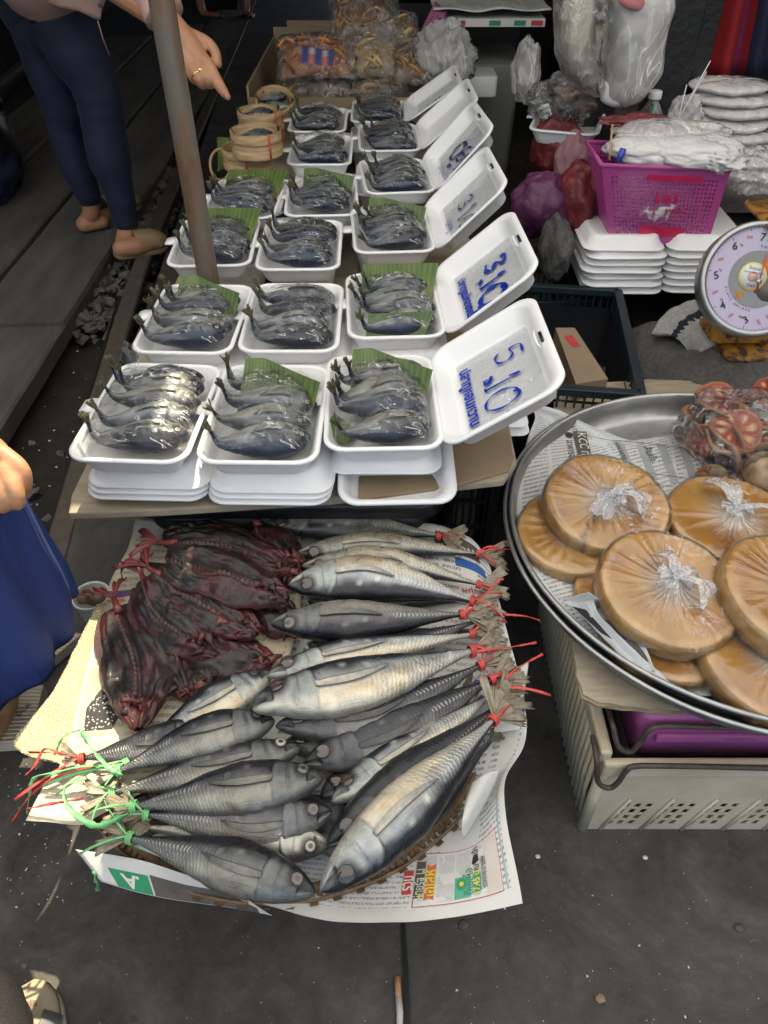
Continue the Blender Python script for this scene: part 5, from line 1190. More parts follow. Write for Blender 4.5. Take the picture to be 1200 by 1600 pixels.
for (r_, c_, u, v, rz, fk, lk, nf, tilt) in trays:
    p = at(u, v, RIM); rz = math.radians(rz)
    lab = 'open white foam box with fish, %s of %s' % (cols_[c_], {1: 'the front row', 2: 'the second row from the front', 3: 'the third row, just behind the pole', 4: 'the fourth row from the front', 5: 'the last row but one', 6: 'the last row'}[r_])
    if tilt: lab = 'open white foam box with its lid tilted right, in %s' % ({1: 'the front row', 2: 'the second row from the front', 3: 'the third row from the front', 4: 'the fourth row from the front', 5: 'the last row but one', 6: 'the last row'}[r_])
    zoff = ZB + (.006 if (r_, c_) == (5, 3) else 0)
    t = thing('foam_box', lab, 'foam box', (p.x, p.y, zoff), 'open foam boxes of fish', rz=rz)
    place_mb(TRAY, 'tray', M['foam'], t, Matrix())
    TR[(r_, c_)] = (p, rz)
    MW = Matrix.Translation((p.x, p.y, zoff)) @ Matrix.Rotation(rz, 4, 'Z')
    if tilt:
        ml = T4(TW / 2 - .004, 0, .041, ry=-math.radians(tilt))
        l_ = place_mb(LID, 'lid', M['foam'], t, ml)
        s_ = place_mb(SLOT, 'slot', M['black'], l_, T4(.221, 0, .0012)); place_mb(NOTCH, 'slot_ridge', M['foam'], l_, T4(.217, 0, .0025))
        TR[(r_, c_, 'lid')] = MW @ ml
    ys = {3: [-.092, -.034, .024, .080], 2: [-.072, -.010, .052]}[nf]
    for k, yy in enumerate(ys):
        rr = random.Random(r_ * 100 + c_ * 10 + k)
        m4 = MW @ T4(rr.uniform(-.006, .010), yy, .012 + rr.uniform(0, .012), rz=rr.uniform(-.06, .20) + (.10 if c_ == 3 else .0), rx=rr.uniform(-.35, .25), ry=rr.uniform(-.06, .10))
        nm = {3: ['nearest', 'second nearest', 'second farthest', 'farthest'], 2: ['nearest', 'middle', 'farthest']}[nf][k]
        where = '%s box of %s' % (cols_[c_], {1: 'the front row', 2: 'the second row', 3: 'the third row', 4: 'the fourth row', 5: 'the fifth row', 6: 'the last row'}[r_])
        place_fish(SF[(r_ * 3 + c_ + k) % 6], m4, 'small blue-backed fish, %s one in the %s' % (nm, where), 'small fish under film in the foam boxes')
    if nf == 3 and c_ != 2:      # one more fish tucked behind at the right end
        m4 = MW @ T4(.012, .055, .030, rz=.16, ry=.06)
        place_fish(SF[(r_ + c_) % 6], m4 @ Matrix.Scale(.88, 4), 'small fish lying on top of the others in the %s' % where, 'small fish under film in the foam boxes')
    if lk is not None:
        o = place_mb(LEAVES[lk], 'leaf_blade', M['leaf'], thing('banana_leaf', 'green banana leaf piece behind the fish in the %s' % where, 'leaf', (p.x, p.y, ZB + .01), 'banana leaf pieces in the boxes', rz=rz), T4(0, 0, 0))
    fl = thing('cling_film', 'clear creased film over the fish in the %s' % where, 'film', (p.x, p.y, ZB + .02), 'film over the fish', rz=rz)
    place_mb(FILMS[fk], 'film_sheet', M['film'], fl, T4(0, 0, -.012))
# front-left leaf at the right box: a second leaf end by the near corner
p, rz = TR[(1, 3)]
for (cx_, cy_, sc_, rr_, lab_) in ((-.05, -.09, .5, 1.0, 'small green banana leaf corner at the near left of the front right box'),):
    place_mb(LEAVES[0], 'leaf_blade', M['leaf'], thing('banana_leaf', lab_, 'leaf', (p.x + cx_, p.y + cy_, ZB + .012), 'banana leaf pieces in the boxes', rz=rr_), Matrix.Scale(.45, 4))
p2, rz2 = TR[(2, 3)]
place_mb(LEAVES[2], 'leaf_blade', M['leaf'], thing('banana_leaf', 'yellow-green leaf strip along the near edge of the second row right box', 'leaf', (p2.x, p2.y - .125, ZB + .014), 'banana leaf pieces in the boxes', rz=.1), Matrix.Scale(.8, 4) @ Matrix.Scale(.25, 4, (0, 1, 0)))
# ---- closed boxes stacked under the open ones: pairs of shells
def under(u, v, z, rz, lab, n=1, mbx=CLOSED, dz=.010):
    p = at(u, v, z)
    for k in range(n):
        t = thing('foam_box', lab[k] if isinstance(lab, list) else lab, 'foam box', (p.x + .003 * k, p.y + .002 * k, z - .012 + k * dz), 'closed foam boxes stacked under the open ones', rz=math.radians(rz))
        place_mb(mbx, 'shell', M['foam'], t, Matrix())
under(262, 694, .514, -2, ['closed foam box shell flat on the table at the front left, bottom of the pile', 'closed foam box shell at the front left, middle of the three', 'closed foam box shell at the front left, directly under the fish box'], 3, dz=.012)
under(436, 700, .514, -1, ['closed foam box shell at the front middle, bottom of the pile', 'closed foam box shell at the front middle, middle of the three', 'closed foam box shell at the front middle, directly under the fish box'], 3, dz=.012)
for (u, v, rz, w_) in ((352, 545, 0, 'left'), (478, 540, 0, 'middle'), (620, 520, 2, 'right')):
    under(u, v, .545, rz, 'closed foam box shell under the %s box of the second row' % w_)
for (u, v, w_) in ((374, 418, 'left'), (478, 415, 'middle'), (610, 395, 'right')):
    p = at(u, v, .50); t = thing('foam_box', 'plain foam box carrying the %s box of the third row' % w_, 'foam box', (p.x, p.y, .496), 'plain foam boxes used as stands'); place_mb(TALL, 'shell', M['foam'], t, Matrix())
for (u, v, w_) in ((400, 345, 'left fourth row'), (505, 335, 'middle fourth row'), (606, 315, 'right fourth row'), (505, 262, 'middle box of the last row but one'), (592, 250, 'right box of the last row but one'), (503, 218, 'middle box of the last row'), (592, 205, 'right box of the last row')):
    p = at(u, v, .50); t = thing('foam_box', 'plain foam box under the %s' % (w_ if 'box' in w_ else w_ + ' box'), 'foam box', (p.x, p.y, .496), 'plain foam boxes used as stands'); place_mb(TALL, 'shell', M['foam'], t, Matrix())
# front right: an open plain box below, turned, its hollow showing
p = at(610, 690, .535)
t = thing('foam_box', 'empty foam box half under the front right box, its hollow facing forward', 'foam box', (p.x, p.y, .530), None, rz=.03)
place_mb(LID, 'shell', M['foam'], t, T4(-.10, -.005, .014, rx=.16) @ Matrix.Scale(.92, 4, (1, 0, 0)))
t = thing('foam_box', 'foam box shell carrying the front right box of fish', 'foam box', (p.x - .012, p.y + .05, .532)); place_mb(CLOSED, 'shell', M['foam'], t, Matrix.Scale(.95, 4))
for k_, (u_, v_) in enumerate(((830, 690), (832, 700))):
    p = at(u_ - 58, v_ - 40, .455 - k_ * .015); t = thing('foam_box', ['edge of a white foam box between the cardboard and the newspaper tray', 'lower white foam box edge between the cardboard and the newspaper tray'][k_], 'foam box', (p.x, p.y + .05, .455 - k_ * .02)); place_mb(CLOSED, 'shell', M['foam'], t, Matrix.Scale(.62, 4))
# ---- lids with the prices, on film: letters read with their tops towards the far edge of the lid
def brush(P, w, place):
    """a marker stroke of width w along points (x right, y up) in writing space, flat on the surface"""
    pts = catmull([Vector((x, y, 0)) for x, y in P], 6); mb = MB(); n = len(pts)
    for i, q in enumerate(pts):
        t = (pts[min(i + 1, n - 1)] - pts[max(i - 1, 0)]).normalized(); s_ = Vector((-t.y, t.x, 0)) * w * (.5 + .22 * math.sin(i * .7))
        mb.add(place(q.x - s_.x, q.y - s_.y)); mb.add(place(q.x + s_.x, q.y + s_.y))
    for i in range(n - 1): mb.face(2 * i, 2 * i + 1, 2 * i + 3, 2 * i + 2)
    return mb
S5 = [[(.60, 1.0), (.15, .98), (.12, .60), (.45, .66), (.66, .42), (.55, .10), (.25, .02), (.05, .18)]]
S1 = [[(.0, .72), (.22, 1.0), (.22, .02)], [(.02, .0), (.42, .02)]]
S0 = [[(.55, .95), (.2, .85), (.02, .45), (.2, .08), (.55, .05), (.78, .4), (.7, .8), (.45, .98), (.35, .8)]]
S0b = [[(.1, .75), (.35, .55), (.40, .25), (.20, .0)]]
S3 = [[(.05, .85), (.35, 1.0), (.6, .78), (.3, .52), (.62, .3), (.4, .02), (.0, .12)]]
S6 = [[(.62, .95), (.25, .8), (.05, .4), (.2, .05), (.55, .08), (.65, .35), (.4, .5), (.12, .35)]]
def sign(key, lab, digits, thai, small, mat, k=1.0, wash=None, wm=1.0):
    ML = TR[key + ('lid',)]; zz = -.0345
    t = thing('price_sheet', lab, 'price sheet', ML.translation)
    def P3(X, Y, dz=.0012): return ML @ Vector((X, Y, zz + dz))
    mb = MB(); mb.grid(26, 34, lambda a, b: P3(lerp(.040, .196, a), lerp(-.120, .120, b), .0006 + .0016 * max(0, nz((a * 4, b * 5, 0), 1, key[0])) + .0006 * nz((a * 9, b * 14, 0), 1, key[0])))
    mb.build('plastic_sheet', M['whitefilm'], t)
    # writing space: x runs towards -Y of the lid, y towards +X
    for (glyph, ox, oy, sx, sy, w) in digits:
        for st in glyph:
            m_ = brush([(ox + x * sx, oy + y * sy) for x, y in st], w * wm, lambda x, y: P3(y, -x, .0042)); m_.build('writing', mat, t, smooth=False)
    text_mesh(thai[0], thai[4], M['ink_blue'], 'writing', t, lambda x, y: P3(thai[2] + y, -(thai[1] + x), .0042), bold=thai[5] if len(thai) > 5 else 0, align='LEFT', fit=thai[3])
    if small: text_mesh(small[0], small[3], M['ink_blue'], 'writing', t, lambda x, y: P3(small[2] + y, -(small[1] + x), .0042), bold=.003)
    return t
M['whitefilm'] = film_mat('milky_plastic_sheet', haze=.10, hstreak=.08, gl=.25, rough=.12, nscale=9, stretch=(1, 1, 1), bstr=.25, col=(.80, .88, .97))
sign((1, 3), 'price sheet with blue handwriting 5 ตัว 100 in the frontmost open lid', [(S5, -.080, .120, .060, .056, .0042), (S1, .008, .088, .032, .070, .0042), (S0, .036, .080, .066, .072, .0042), (S0b, .100, .080, .04, .055, .0036)],
     ('ปลาทูหอมหวาน', -.090, .055, .185, .030, .0012), ('ตัว', -.012, .096, .020), M['ink_blue'])
sign((2, 3), 'price sheet with thick smeared blue handwriting 3 ตัว 100 in the second lid', [(S3, -.066, .118, .062, .054, .0095), (S1, .008, .096, .032, .062, .007), (S0, .036, .084, .076, .068, .010), (S0b, .07, .060, .04, .03, .008)],
     ('ปลาทูแม่กลองแท้', -.090, .056, .190, .030, .0014), ('ตัว', -.016, .094, .018), M['ink_blue'])
sign((3, 3), 'price sheet with pale blue handwriting in the third open lid from the front', [(S3, -.05, .085, .055, .05, .0045), (S1, .02, .075, .03, .06, .004), (S0, .05, .07, .06, .05, .0045)], ('ปลาทู', -.02, .045, .06, .02), None, M['ink_navy'])
sign((4, 3), 'price sheet with bold dark blue 60 in the fourth open lid from the front', [(S0, -.06, .075, .07, .07, .008), (S6, .0, .09, .06, .06, .007), (S1, .05, .07, .04, .06, .006)], ('ปลาทูหอมทอด', -.06, .036, .13, .026), ('ถาด', .0, .062, .016), M['ink_navy'])
sign((6, 3), 'price sheet with a thin dark blue 5 in the rearmost open lid', [(S5, -.02, .08, .06, .055, .0035)], ('ตัว', .03, .05, .025, .02), None, M['ink_navy'])
# small tape flag on the front left box and a scrap of film rising from it
mb = MB(); q = [at(157, 668, .615), at(167, 645, .63), at(203, 676, .612), at(166, 692, .61)]; [mb.add(p_) for p_ in q]; mb.face(0, 1, 2, 3)
single(mb, 'tape_flag', simple('milky_tape', (.62, .64, .66), .35, .1, 20), 'small milky tape flag at the left end of the nearest fish', 'tape', mods={'solid': .0006})
mb = MB(); q0, q1, q2, q3 = at(186, 562, .64), at(213, 590, .62), at(222, 548, .68), at(193, 532, .69)
mb.grid(6, 6, lambda a, b: (q0 * (1 - a) + q1 * a) * (1 - b) + (q3 * (1 - a) + q2 * a) * b + V(0, .004 * math.sin(a * 5), 0))
single(mb, 'film_corner', M['filmbag'], 'clear film corner standing up at the back left of the front left box', 'film')

# ============================================================ POLE, STEAMERS, SNACKS
mb = MB(); mb.tube([V(-.425, 1.70, z) for z in (0, .3, .6, .9, 1.2, 1.6, 2.0, 2.44)], .0250, 28)
single(mb, 'metal_pole', M['pole'], 'rusty grey metal pole standing through the rows of foam boxes', 'pole')
def steamer(u, v, z, r, h, lab, rx=0.0, ry=0.0, fish=True, twn=(1,), rz=0):
    p = at(u, v, z); t = thing('bamboo_basket', lab, 'bamboo basket', (p.x, p.y, z - h), 'small round bamboo baskets of fish'); t.rotation_euler = (rx, ry, rz); W0 = WL[t.name]
    WL[t.name] = Vector()
    def wall_(r0, r1, z0, z1, n=40): 
        mb = MB(); mb.rings([[Vector((rr_ * math.cos(a), rr_ * math.sin(a), zz)) for a in [2 * PI * k / n for k in range(n)]] for rr_, zz in ((r0, z0), (r0, z1), (r1, z1), (r1, z0))], cap0=False, cap1=False); return mb
    wall_(r, r - .004, 0, h).build('hoop', M['bamboo'], t); wall_(r + .004, r + .0005, -.002, h * .36).build('lower_band', M['bamboo'], t); wall_(r + .004, r + .0005, h * .62, h + .002).build('upper_band', M['bamboo'], t)
    mb = MB(); n = 13
    for k in range(n):
        x = -r + 2 * r * (k + .5) / n; hw = math.sqrt(max(0, r * r - x * x)); mb.box((x, 0, .006), (2 * r / n * .8, 2 * hw * .98, .003))
    mb.build('bottom_slats', M['bamboo'], t, smooth=False)
    for a in twn:
        mb = MB(); e = Vector((math.cos(a), math.sin(a), 0)); s_ = Vector((-e.y, e.x, 0))
        for dd_ in (-.003, .001): mb.strip([e * rr_ + s_ * dd_ + Vector((0, 0, zz)) for rr_, zz in ((r + .0052, -.001), (r + .0062, h * .3), (r + .0058, h * .6), (r + .0062, h + .003), (r - .002, h + .004), (r - .005, h * .7))], .0028, side=s_)
        mb.build('red_tie', M['red_twine'], t, mods={'solid': .001})
    mb = MB()
    if fish: pass
    WL[t.name] = W0
    if fish:
        for k, (dx, dy) in enumerate(((-.01, .02), (.01, -.02))):
            m4 = t.matrix_basis @ T4(dx, dy, h * .35, rz=.4 + k * 2.9) @ Matrix.Scale(.68 * r / .07, 4)
            place_fish(SF[k * 2], m4, 'silvery fish, %s, in the %s' % (['farther one', 'nearer one'][k], lab.split(',')[0]), 'fish in the bamboo baskets')
    return t
steamer(391, 270, .55, .072, .060, 'lowest bamboo basket of the front pile, mostly hidden by the others', fish=False, twn=(-2.2,))
steamer(390, 249, .605, .074, .058, 'pale bamboo basket third in the front pile, with one red tie', fish=False, twn=(-1.9,))
steamer(386, 229, .660, .078, .056, 'wide bamboo basket second from the top of the front pile', fish=False, twn=(-1.5,))
steamer(399, 203, .725, .075, .066, 'top bamboo basket of the front pile, fish showing inside', twn=(-.9, .4), fish=True)
steamer(404, 172, .69, .072, .055, 'bamboo basket behind the front pile, its rim level with the fish', twn=(.2, -.6), fish=True)
steamer(410, 192, .63, .074, .055, 'bamboo basket under the second one, in the back pile', fish=False, twn=(-.4,))
steamer(428, 150, .66, .070, .050, 'rearmost bamboo basket, tilted towards the camera, fish curled in it', rx=.45, ry=.1, twn=(2.4,), fish=True)
# green leaf and a wicker hoop at the left of the pile
pL = [at(340, 268, .53), at(352, 262, .53), at(360, 215, .60), at(338, 214, .60)]
mb = MB(); mb.grid(6, 10, lambda a, b: (((pL[0] * (1 - a) + pL[1] * a) * (1 - b) + (pL[3] * (1 - a) + pL[2] * a) * b) + V(0, .015 * math.sin(b * 3), 0), (a * .2, b), (1, 1, 1)))
single(mb, 'banana_leaf', M['leaf'], 'dark green leaf standing left of the bamboo baskets', 'leaf', mods={'solid': .001})
mb = MB(); c0 = at(345, 262, .54); mb.tube([c0 + V(.036 * math.cos(a), .03 * math.sin(a), .042 * math.sin(a) + .01) for a in [2 * PI * k / 24 for k in range(25)]], .005, 8, cap=False)
single(mb, 'wicker_hoop', M['bamboo'], 'thin wicker hoop leaning at the lower left of the bamboo baskets', 'hoop')
# ---- cardboard box with film packets of dried snacks
bx = thing('cardboard_box', 'open cardboard box holding film packets of dried snacks behind the fish', 'box', (-.17, 3.55, .49))
x0, x1 = -.54, .17; y0, y1 = 3.28, 4.25
for nm_, c_, d_ in (('side_panel', ((x0 + x1) / 2, y0, .56), (x1 - x0, .008, .14)), ('side_panel', ((x0 + x1) / 2, y1, .60), (x1 - x0, .008, .22)), ('side_panel', (x0, (y0 + y1) / 2, .58), (.008, y1 - y0 - .01, .18)), ('side_panel', (x1, (y0 + y1) / 2, .58), (.008, y1 - y0 - .01, .18)), ('bottom_panel', ((x0 + x1) / 2, (y0 + y1) / 2, .494), (x1 - x0 - .01, y1 - y0 - .01, .006))):
    mb = MB(); mb.box(c_, d_); mb.build(nm_, M['card'], bx, smooth=False)
SN = [(.34, .19, .07), (.52, .33, .12), (.24, .13, .06), (.70, .48, .22), (.62, .22, .05)]
def packet(u, v, z, w, d, h, col, lab, seed, tilt=.5, rz=0.0):
    p = at(u, v, z); t = thing('snack_packet', lab, 'packet', (p.x, p.y, p.z), 'film packets of dried snacks'); WL[t.name] = Vector(); t.rotation_euler = (tilt, 0, rz); rr = random.Random(seed)
    mb = MB(); i0 = 0
    mb.grid(12, 12, lambda a, b: V((a - .5) * w * .94, (b - .5) * d * .94, h * .55 * (math.sin(PI * a) * math.sin(PI * b)) ** .3 + .008 * nz((a * 9, b * 7, 1), 1, seed))); mb.col[:] = [tuple(c_ * .55 for c_ in col)] * len(mb.v)
    for k in range(38):           # curls of dried food
        x, y = rr.uniform(-.42, .42) * w, rr.uniform(-.40, .40) * d; z_ = rr.uniform(.1, .75) * h; a = rr.uniform(0, PI); r_ = rr.uniform(.014, .034)
        fq = rr.uniform(.45, 1.5); cc = tuple(max(.01, c_ * fq) for c_ in col); i0 = len(mb.v)
        mb.tube([V(x, y, z_) + V(math.cos(a) * r_ * math.cos(q), math.sin(a) * r_ * math.cos(q), r_ * .55 * math.sin(q)) for q in [rr.uniform(0, 1) + 4.2 * j / 6 for j in range(7)]], [(.012, .0035)] * 7, 6)
        mb.col[i0:] = [cc] * (len(mb.v) - i0)
    tag(mb.build('dried_food', M['food'], t), kind='stuff')
    mb = MB()
    def fp(a, b):
        x, y = (a - .5) * w * 1.08, (b - .5) * d * 1.08; e = (math.sin(PI * a) * math.sin(PI * b)) ** .35
        return V(x + .006 * nz((a * 5, b * 5, 1), 1, seed), y + .006 * nz((a * 5, b * 5, 7), 1, seed), h * e * .95 + .012 * nz((x * 22, y * 30, 0), 1, seed) + .006 * nz((x * 60, y * 70, 0), 1, seed) + .004)
    mb.grid(26, 20, fp); mb.build('film_wrap', M['filmbag'], t); return t
pk = [
 (498, 148, .56, .31, .20, 2, 'lowest snack packet in the near left of the box, flat, dark contents', .15),
 (495, 122, .62, .31, .20, 3, 'packet of pale curled snacks, left pile, second from the bottom', .45),
 (494, 92, .70, .31, .20, 4, 'packet of orange snacks with a colourful label, top of the left pile', .6),
 (598, 146, .56, .30, .20, 1, 'lowest snack packet in the near right of the box', .15),
 (602, 122, .62, .31, .20, 1, 'packet of brown curled snacks, right pile, second from the bottom', .45),
 (596, 90, .70, .31, .20, 3, 'packet of yellowish curled snacks in the middle of the right pile', .6),
 (596, 58, .76, .29, .20, 1, 'packet of round brown biscuits at the top of the right pile', .75),
 (570, 30, .82, .28, .20, 0, 'rearmost snack packet, dark brown, at the top of the box', .6),
 (645, 100, .70, .16, .20, 0, 'narrow dark packet at the right end of the box', .6),
]
for i, (u, v, z, w, d, ci, lab, tl) in enumerate(pk): packet(u, v, z, w, d, .07, SN[ci], lab, i + 3, tl, R.uniform(-.06, .06))
t_ = at(494, 88, .79); mb = MB()
mb.grid(8, 8, lambda a, b: (t_ + V((a - .5) * .13, (b - .5) * .09, .035 * (b - .5) + .006 * math.sin(a * 6)), (a, b), (.05, .06, .20) if (int(a * 8) % 3) else ((.55, .16, .08) if b < .6 else (.5, .45, .42))))
single(mb, 'snack_label', M['attr'], 'blue and orange printed label inside the orange snack packet', 'label', mods={'solid': .001})
# flap of cardboard standing at the back, and the pink price card
q = aty(455, 45, 4.28); q2 = aty(525, 30, 4.28); mb = MB(); mb.box(((q.x + q2.x) / 2, 4.28, (q.z + q2.z) / 2 - .03), (.26, .008, .09)); single(mb, 'cardboard_flap', M['card'], 'plain brown cardboard piece standing behind the snack packets', 'cardboard', smooth=False)
pc_ = thing('price_card', 'pink price card standing tilted right of the snack packets', 'price card', aty(668, 50, 3.75))
A_, B_, C_, D_ = aty(640, 82, 3.66), aty(662, 92, 3.62), aty(699, 18, 3.85), aty(680, 2, 3.88)
mb = MB(); mb.grid(6, 10, lambda a, b: (A_ * (1 - a) + B_ * a) * (1 - b) + (D_ * (1 - a) + C_ * a) * b); mb.build('card', M['pink_card'], pc_, mods={'solid': .0015})
pl_ = lambda x, y: ((A_ * (1 - (.5 + y)) + B_ * (.5 + y)) * (1 - (.5 + x)) + (D_ * (1 - (.5 + y)) + C_ * (.5 + y)) * (.5 + x)) + V(-.001, -.003, .001)
for k_, (s_, yo, sz) in enumerate((('ปลาหวาน', .22, .2), ('3 ห่อ 100', -.08, .24), ('บาท', -.34, .18))):
    text_mesh(s_, sz, M['ink_navy'], 'writing', pc_, lambda x, y, yo=yo: pl_(x * .8, -(yo + y)), fit=.8)
# ============================================================ THE SUGAR TRAY AND ITS CRATES
AC = Vector((.683, 1.02)); AR = .439
CY = .632
def on_y(u, v, y): return aty(u, v, y)
cr = thing('plastic_crate', 'cream plastic crate with slotted front, lowest under the aluminium tray', 'crate', (.56, .89, 0))
x0, x1, y0, y1, hz = .372, .742, CY, 1.16, .285
# front: a wall pierced by slanted groups of slots
rows_ = [(.022, .038), (.044, .060), (.067, .083), (.090, .104)]
cols2 = [(x0 + .052 + g_ * .078 + k * .0205 - .006, x0 + .052 + g_ * .078 + k * .0205 + .0045) for g_ in range(4) for k in range(3)]
zl = sorted([0, .012, .225] + [z for r_ in rows_ for z in r_]); xl = [x0 - .06] + [x for c_ in cols2 for x in c_] + [x1 + .02]
mb = MB(); nz_ = len(zl)
for xa in xl:
    for z in zl: mb.add((min(x1, max(x0, xa + .27 * (z - .03))), y0, z))
for i in range(len(xl) - 1):
    for j in range(nz_ - 1):
        if i % 2 == 1 and any(abs(zl[j] - r_[0]) < 1e-6 for r_ in rows_): continue
        q = i * nz_ + j; mb.face(q, q + nz_, q + nz_ + 1, q + 1)
mb.build('front_panel', M['cream_plastic'], cr, smooth=False, mods={'solid': .0016})
mb = MB()
for g_ in range(5):             # slanted strengthening ribs between the groups
    xx = x0 + .044 + g_ * .078
    mb.tube([V(xx - .006, y0 - .003, .004), V(xx + .026, y0 - .003, .125)], .0032, 6)
mb.build('front_ribs', M['cream_plastic'], cr)
mb = MB(); mb.box(((x0 + x1) / 2, y0 - .004, .240), (x1 - x0 + .012, .016, .044)); mb.build('front_rim', M['cream_plastic'], cr, smooth=False, mods={'bevel': .006})
mb = MB(); mb.box((x0 - .002, (y0 + y1) / 2, .262), (.022, y1 - y0, .034)); mb.build('side_rim', M['cream_plastic'], cr, smooth=False, mods={'bevel': .006})
mb = MB(); mb.box((x1 + .002, (y0 + y1) / 2, .262), (.022, y1 - y0, .034)); mb.build('side_rim', M['cream_plastic'], cr, smooth=False, mods={'bevel': .006})
mb = MB(); mb.tube([V(x0 + .006, y0 + .004, .004), V(x0 + .004, y0 + .002, .23)], .011, 10); mb.build('corner_post', M['cream_plastic'], cr); mb = MB(); mb.tube([V(x1 - .006, y0 + .004, .004), V(x1 - .004, y0 + .002, .23)], .011, 10); mb.build('corner_post', M['cream_plastic'], cr)
for k in range(24):             # side slats
    yy = y0 + .024 + k * .0215; mb = MB(); mb.tube([V(x0 + .004, yy, .006), V(x0 - .003, yy + .004, .12), V(x0 - .004, yy + .004, .25)], [(.0045, .0068)] * 3, 8); mb.build('slat', M['cream_plastic'], cr)
mb = MB(); mb.box((x0 + .012, (y0 + y1) / 2, .12), (.004, y1 - y0, .012)); mb.box((x0 + .012, (y0 + y1) / 2, .01), (.006, y1 - y0, .016)); mb.build('side_bar', M['cream_plastic'], cr, smooth=False)
mb = MB(); mb.box(((x0 + x1) / 2, (y0 + y1) / 2, .010), (x1 - x0 - .012, y1 - y0, .008)); mb.build('bottom_panel', M['cream_plastic'], cr, smooth=False)
mb = MB(); mb.box(((x0 + x1) / 2, y1, .14), (x1 - x0, .006, .26)); mb.build('back_panel', M['cream_plastic'], cr, smooth=False)
def wire(pts, lab, par, name='wire_handle'):
    mb = MB(); mb.tube(catmull([aty(u_, v_, y_) for u_, v_, y_ in pts], 6), .0048, 8); mb.build(name, M['rust_wire'], par)
wire([(926, 1150, .66), (932, 1185, .622), (935, 1222, .612), (952, 1231, .61), (966, 1222, .61), (978, 1205, .612), (994, 1197, .614), (1060, 1197, .614), (1200, 1200, .614), (1300, 1202, .614)], 'x', cr)
# purple crate nested in the cream one
t = thing('dark_filler', 'black block added inside the cream crate to make the slots look dark', 'bag', (.56, .9, .02)); mb = MB(); mb.rings([rrect(.33, .49, .03, z, cx=.557, cy=.90) for z in (.02, .10, .23)]); mb.build('bag', M['black'], t)  # black block added to darken the view through the slots
pu = thing('plastic_crate', 'purple plastic crate nested on top of the cream one', 'crate', (.58, .9, .285))
mb = MB(); mb.rings([[Vector((p.x, p.y, z)) for p in rrect(w_, .50, .02, 0, cx=.590, cy=.905)] for z, w_ in ((.225, .330), (.300, .334), (.312, .348), (.340, .352), (.350, .345))]); mb.build('body', M['purple_plastic'], pu)
mb = MB(); mb.box((.60, .652, .296), (.30, .010, .020)); mb.build('front_ledge', M['purple_plastic'], pu, smooth=False, mods={'bevel': .004})
text_mesh('TCTPM', .017, M['purple_plastic'], 'embossed_letters', pu, lambda x, y: V(.59 + x, .6455 , .294 + y))
wire([(950, 1108, .70), (958, 1135, .662), (966, 1165, .648), (984, 1175, .645), (1000, 1160, .645), (1012, 1143, .645), (1030, 1135, .645), (1080, 1135, .645), (1200, 1140, .645), (1300, 1144, .645)], 'x', pu)
# weathered corrugated cardboard under the tray: edges frayed in layers
cs = thing('cardboard_sheet', 'weathered corrugated cardboard between the crates and the aluminium tray', 'cardboard', (.7, 1.1, .36))
pp = [(868, 606), (866, 700), (880, 930), (893, 1008), (900, 1060), (908, 1090), (932, 1103), (985, 1108), (1060, 1113), (1150, 1090), (1500, 1080), (1560, 600), (1200, 604), (1010, 598)]
for k in range(3):
    zz = .360 + k * .0045; P = [at(u_ + R.uniform(-2, 2), v_ + 3 - k * 3, zz) for u_, v_ in pp]; mb = MB()
    P = [P[i].lerp(P[(i + 1) % len(P)], j / 5) for i in range(len(P)) for j in range(5)]
    P = [p + Vector((.004 * nz(p, 40, k), .004 * nz(p, 40, k + 4), 0)) for p in P]
    mb.rings([[Vector((p.x, p.y, zz + d_)) for p in P] for d_ in (0, .0036)]); mb.build('layer', M['card_pale'] if k == 2 else M['card_edge'], cs, smooth=False)
j0, j1 = at(940, 600, .3745), at(948, 640, .3745); mb = MB(); mb.strip([j0, j0.lerp(j1, .5), j1], .006); mb.build('cut_line', M['card_edge'], cs)
# support behind (dark crate) for the rest of the board
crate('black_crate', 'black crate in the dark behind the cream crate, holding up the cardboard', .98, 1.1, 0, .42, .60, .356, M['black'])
crate('black_crate', 'black crate added to darken the gap between the fish table and the aluminium tray', .17, 1.42, 0, .14, .42, .40, M['black'], nx=3)  # put in to make the floor gap near-black
# the aluminium trays, one nested in the other
def dish(lab, dz, R0, seed):
    t = thing('aluminium_tray', lab, 'tray', (AC.x, AC.y, .375 + dz), 'round aluminium trays nested under the palm sugar')
    prof_ = [(.30, .378), (R0 - .035, .378), (R0 - .020, .384), (R0 - .008, .405), (R0 - .001, .424), (R0 + .003, .428), (R0 + .0075, .4275), (R0 + .009, .424), (R0 + .0075, .4205), (R0 + .003, .420), (R0 - .004, .404), (R0 - .018, .380), (R0 - .034, .3735), (.30, .3735)]
    mb = MB(); n = 110
    mb.rings([[Vector((AC.x + (r + .0012 * math.sin(3 * a + seed)) * math.cos(a), AC.y + (r + .0012 * math.sin(3 * a + seed)) * math.sin(a), z + dz + .0012 * nz((math.cos(a) * 4, math.sin(a) * 4, z * 20), 1, seed))) for a in [2 * PI * k / n for k in range(n)]] for r, z in prof_], cap0=True, cap1=True)
    mb.build('dish', M['alu'], t); return t
dish('outer round aluminium tray, its rim lowest at the front', .0, AR + .006, 1); dish('inner round aluminium tray lined with newspaper under the palm sugar', .012, AR - .006, 4)
ZT = .393
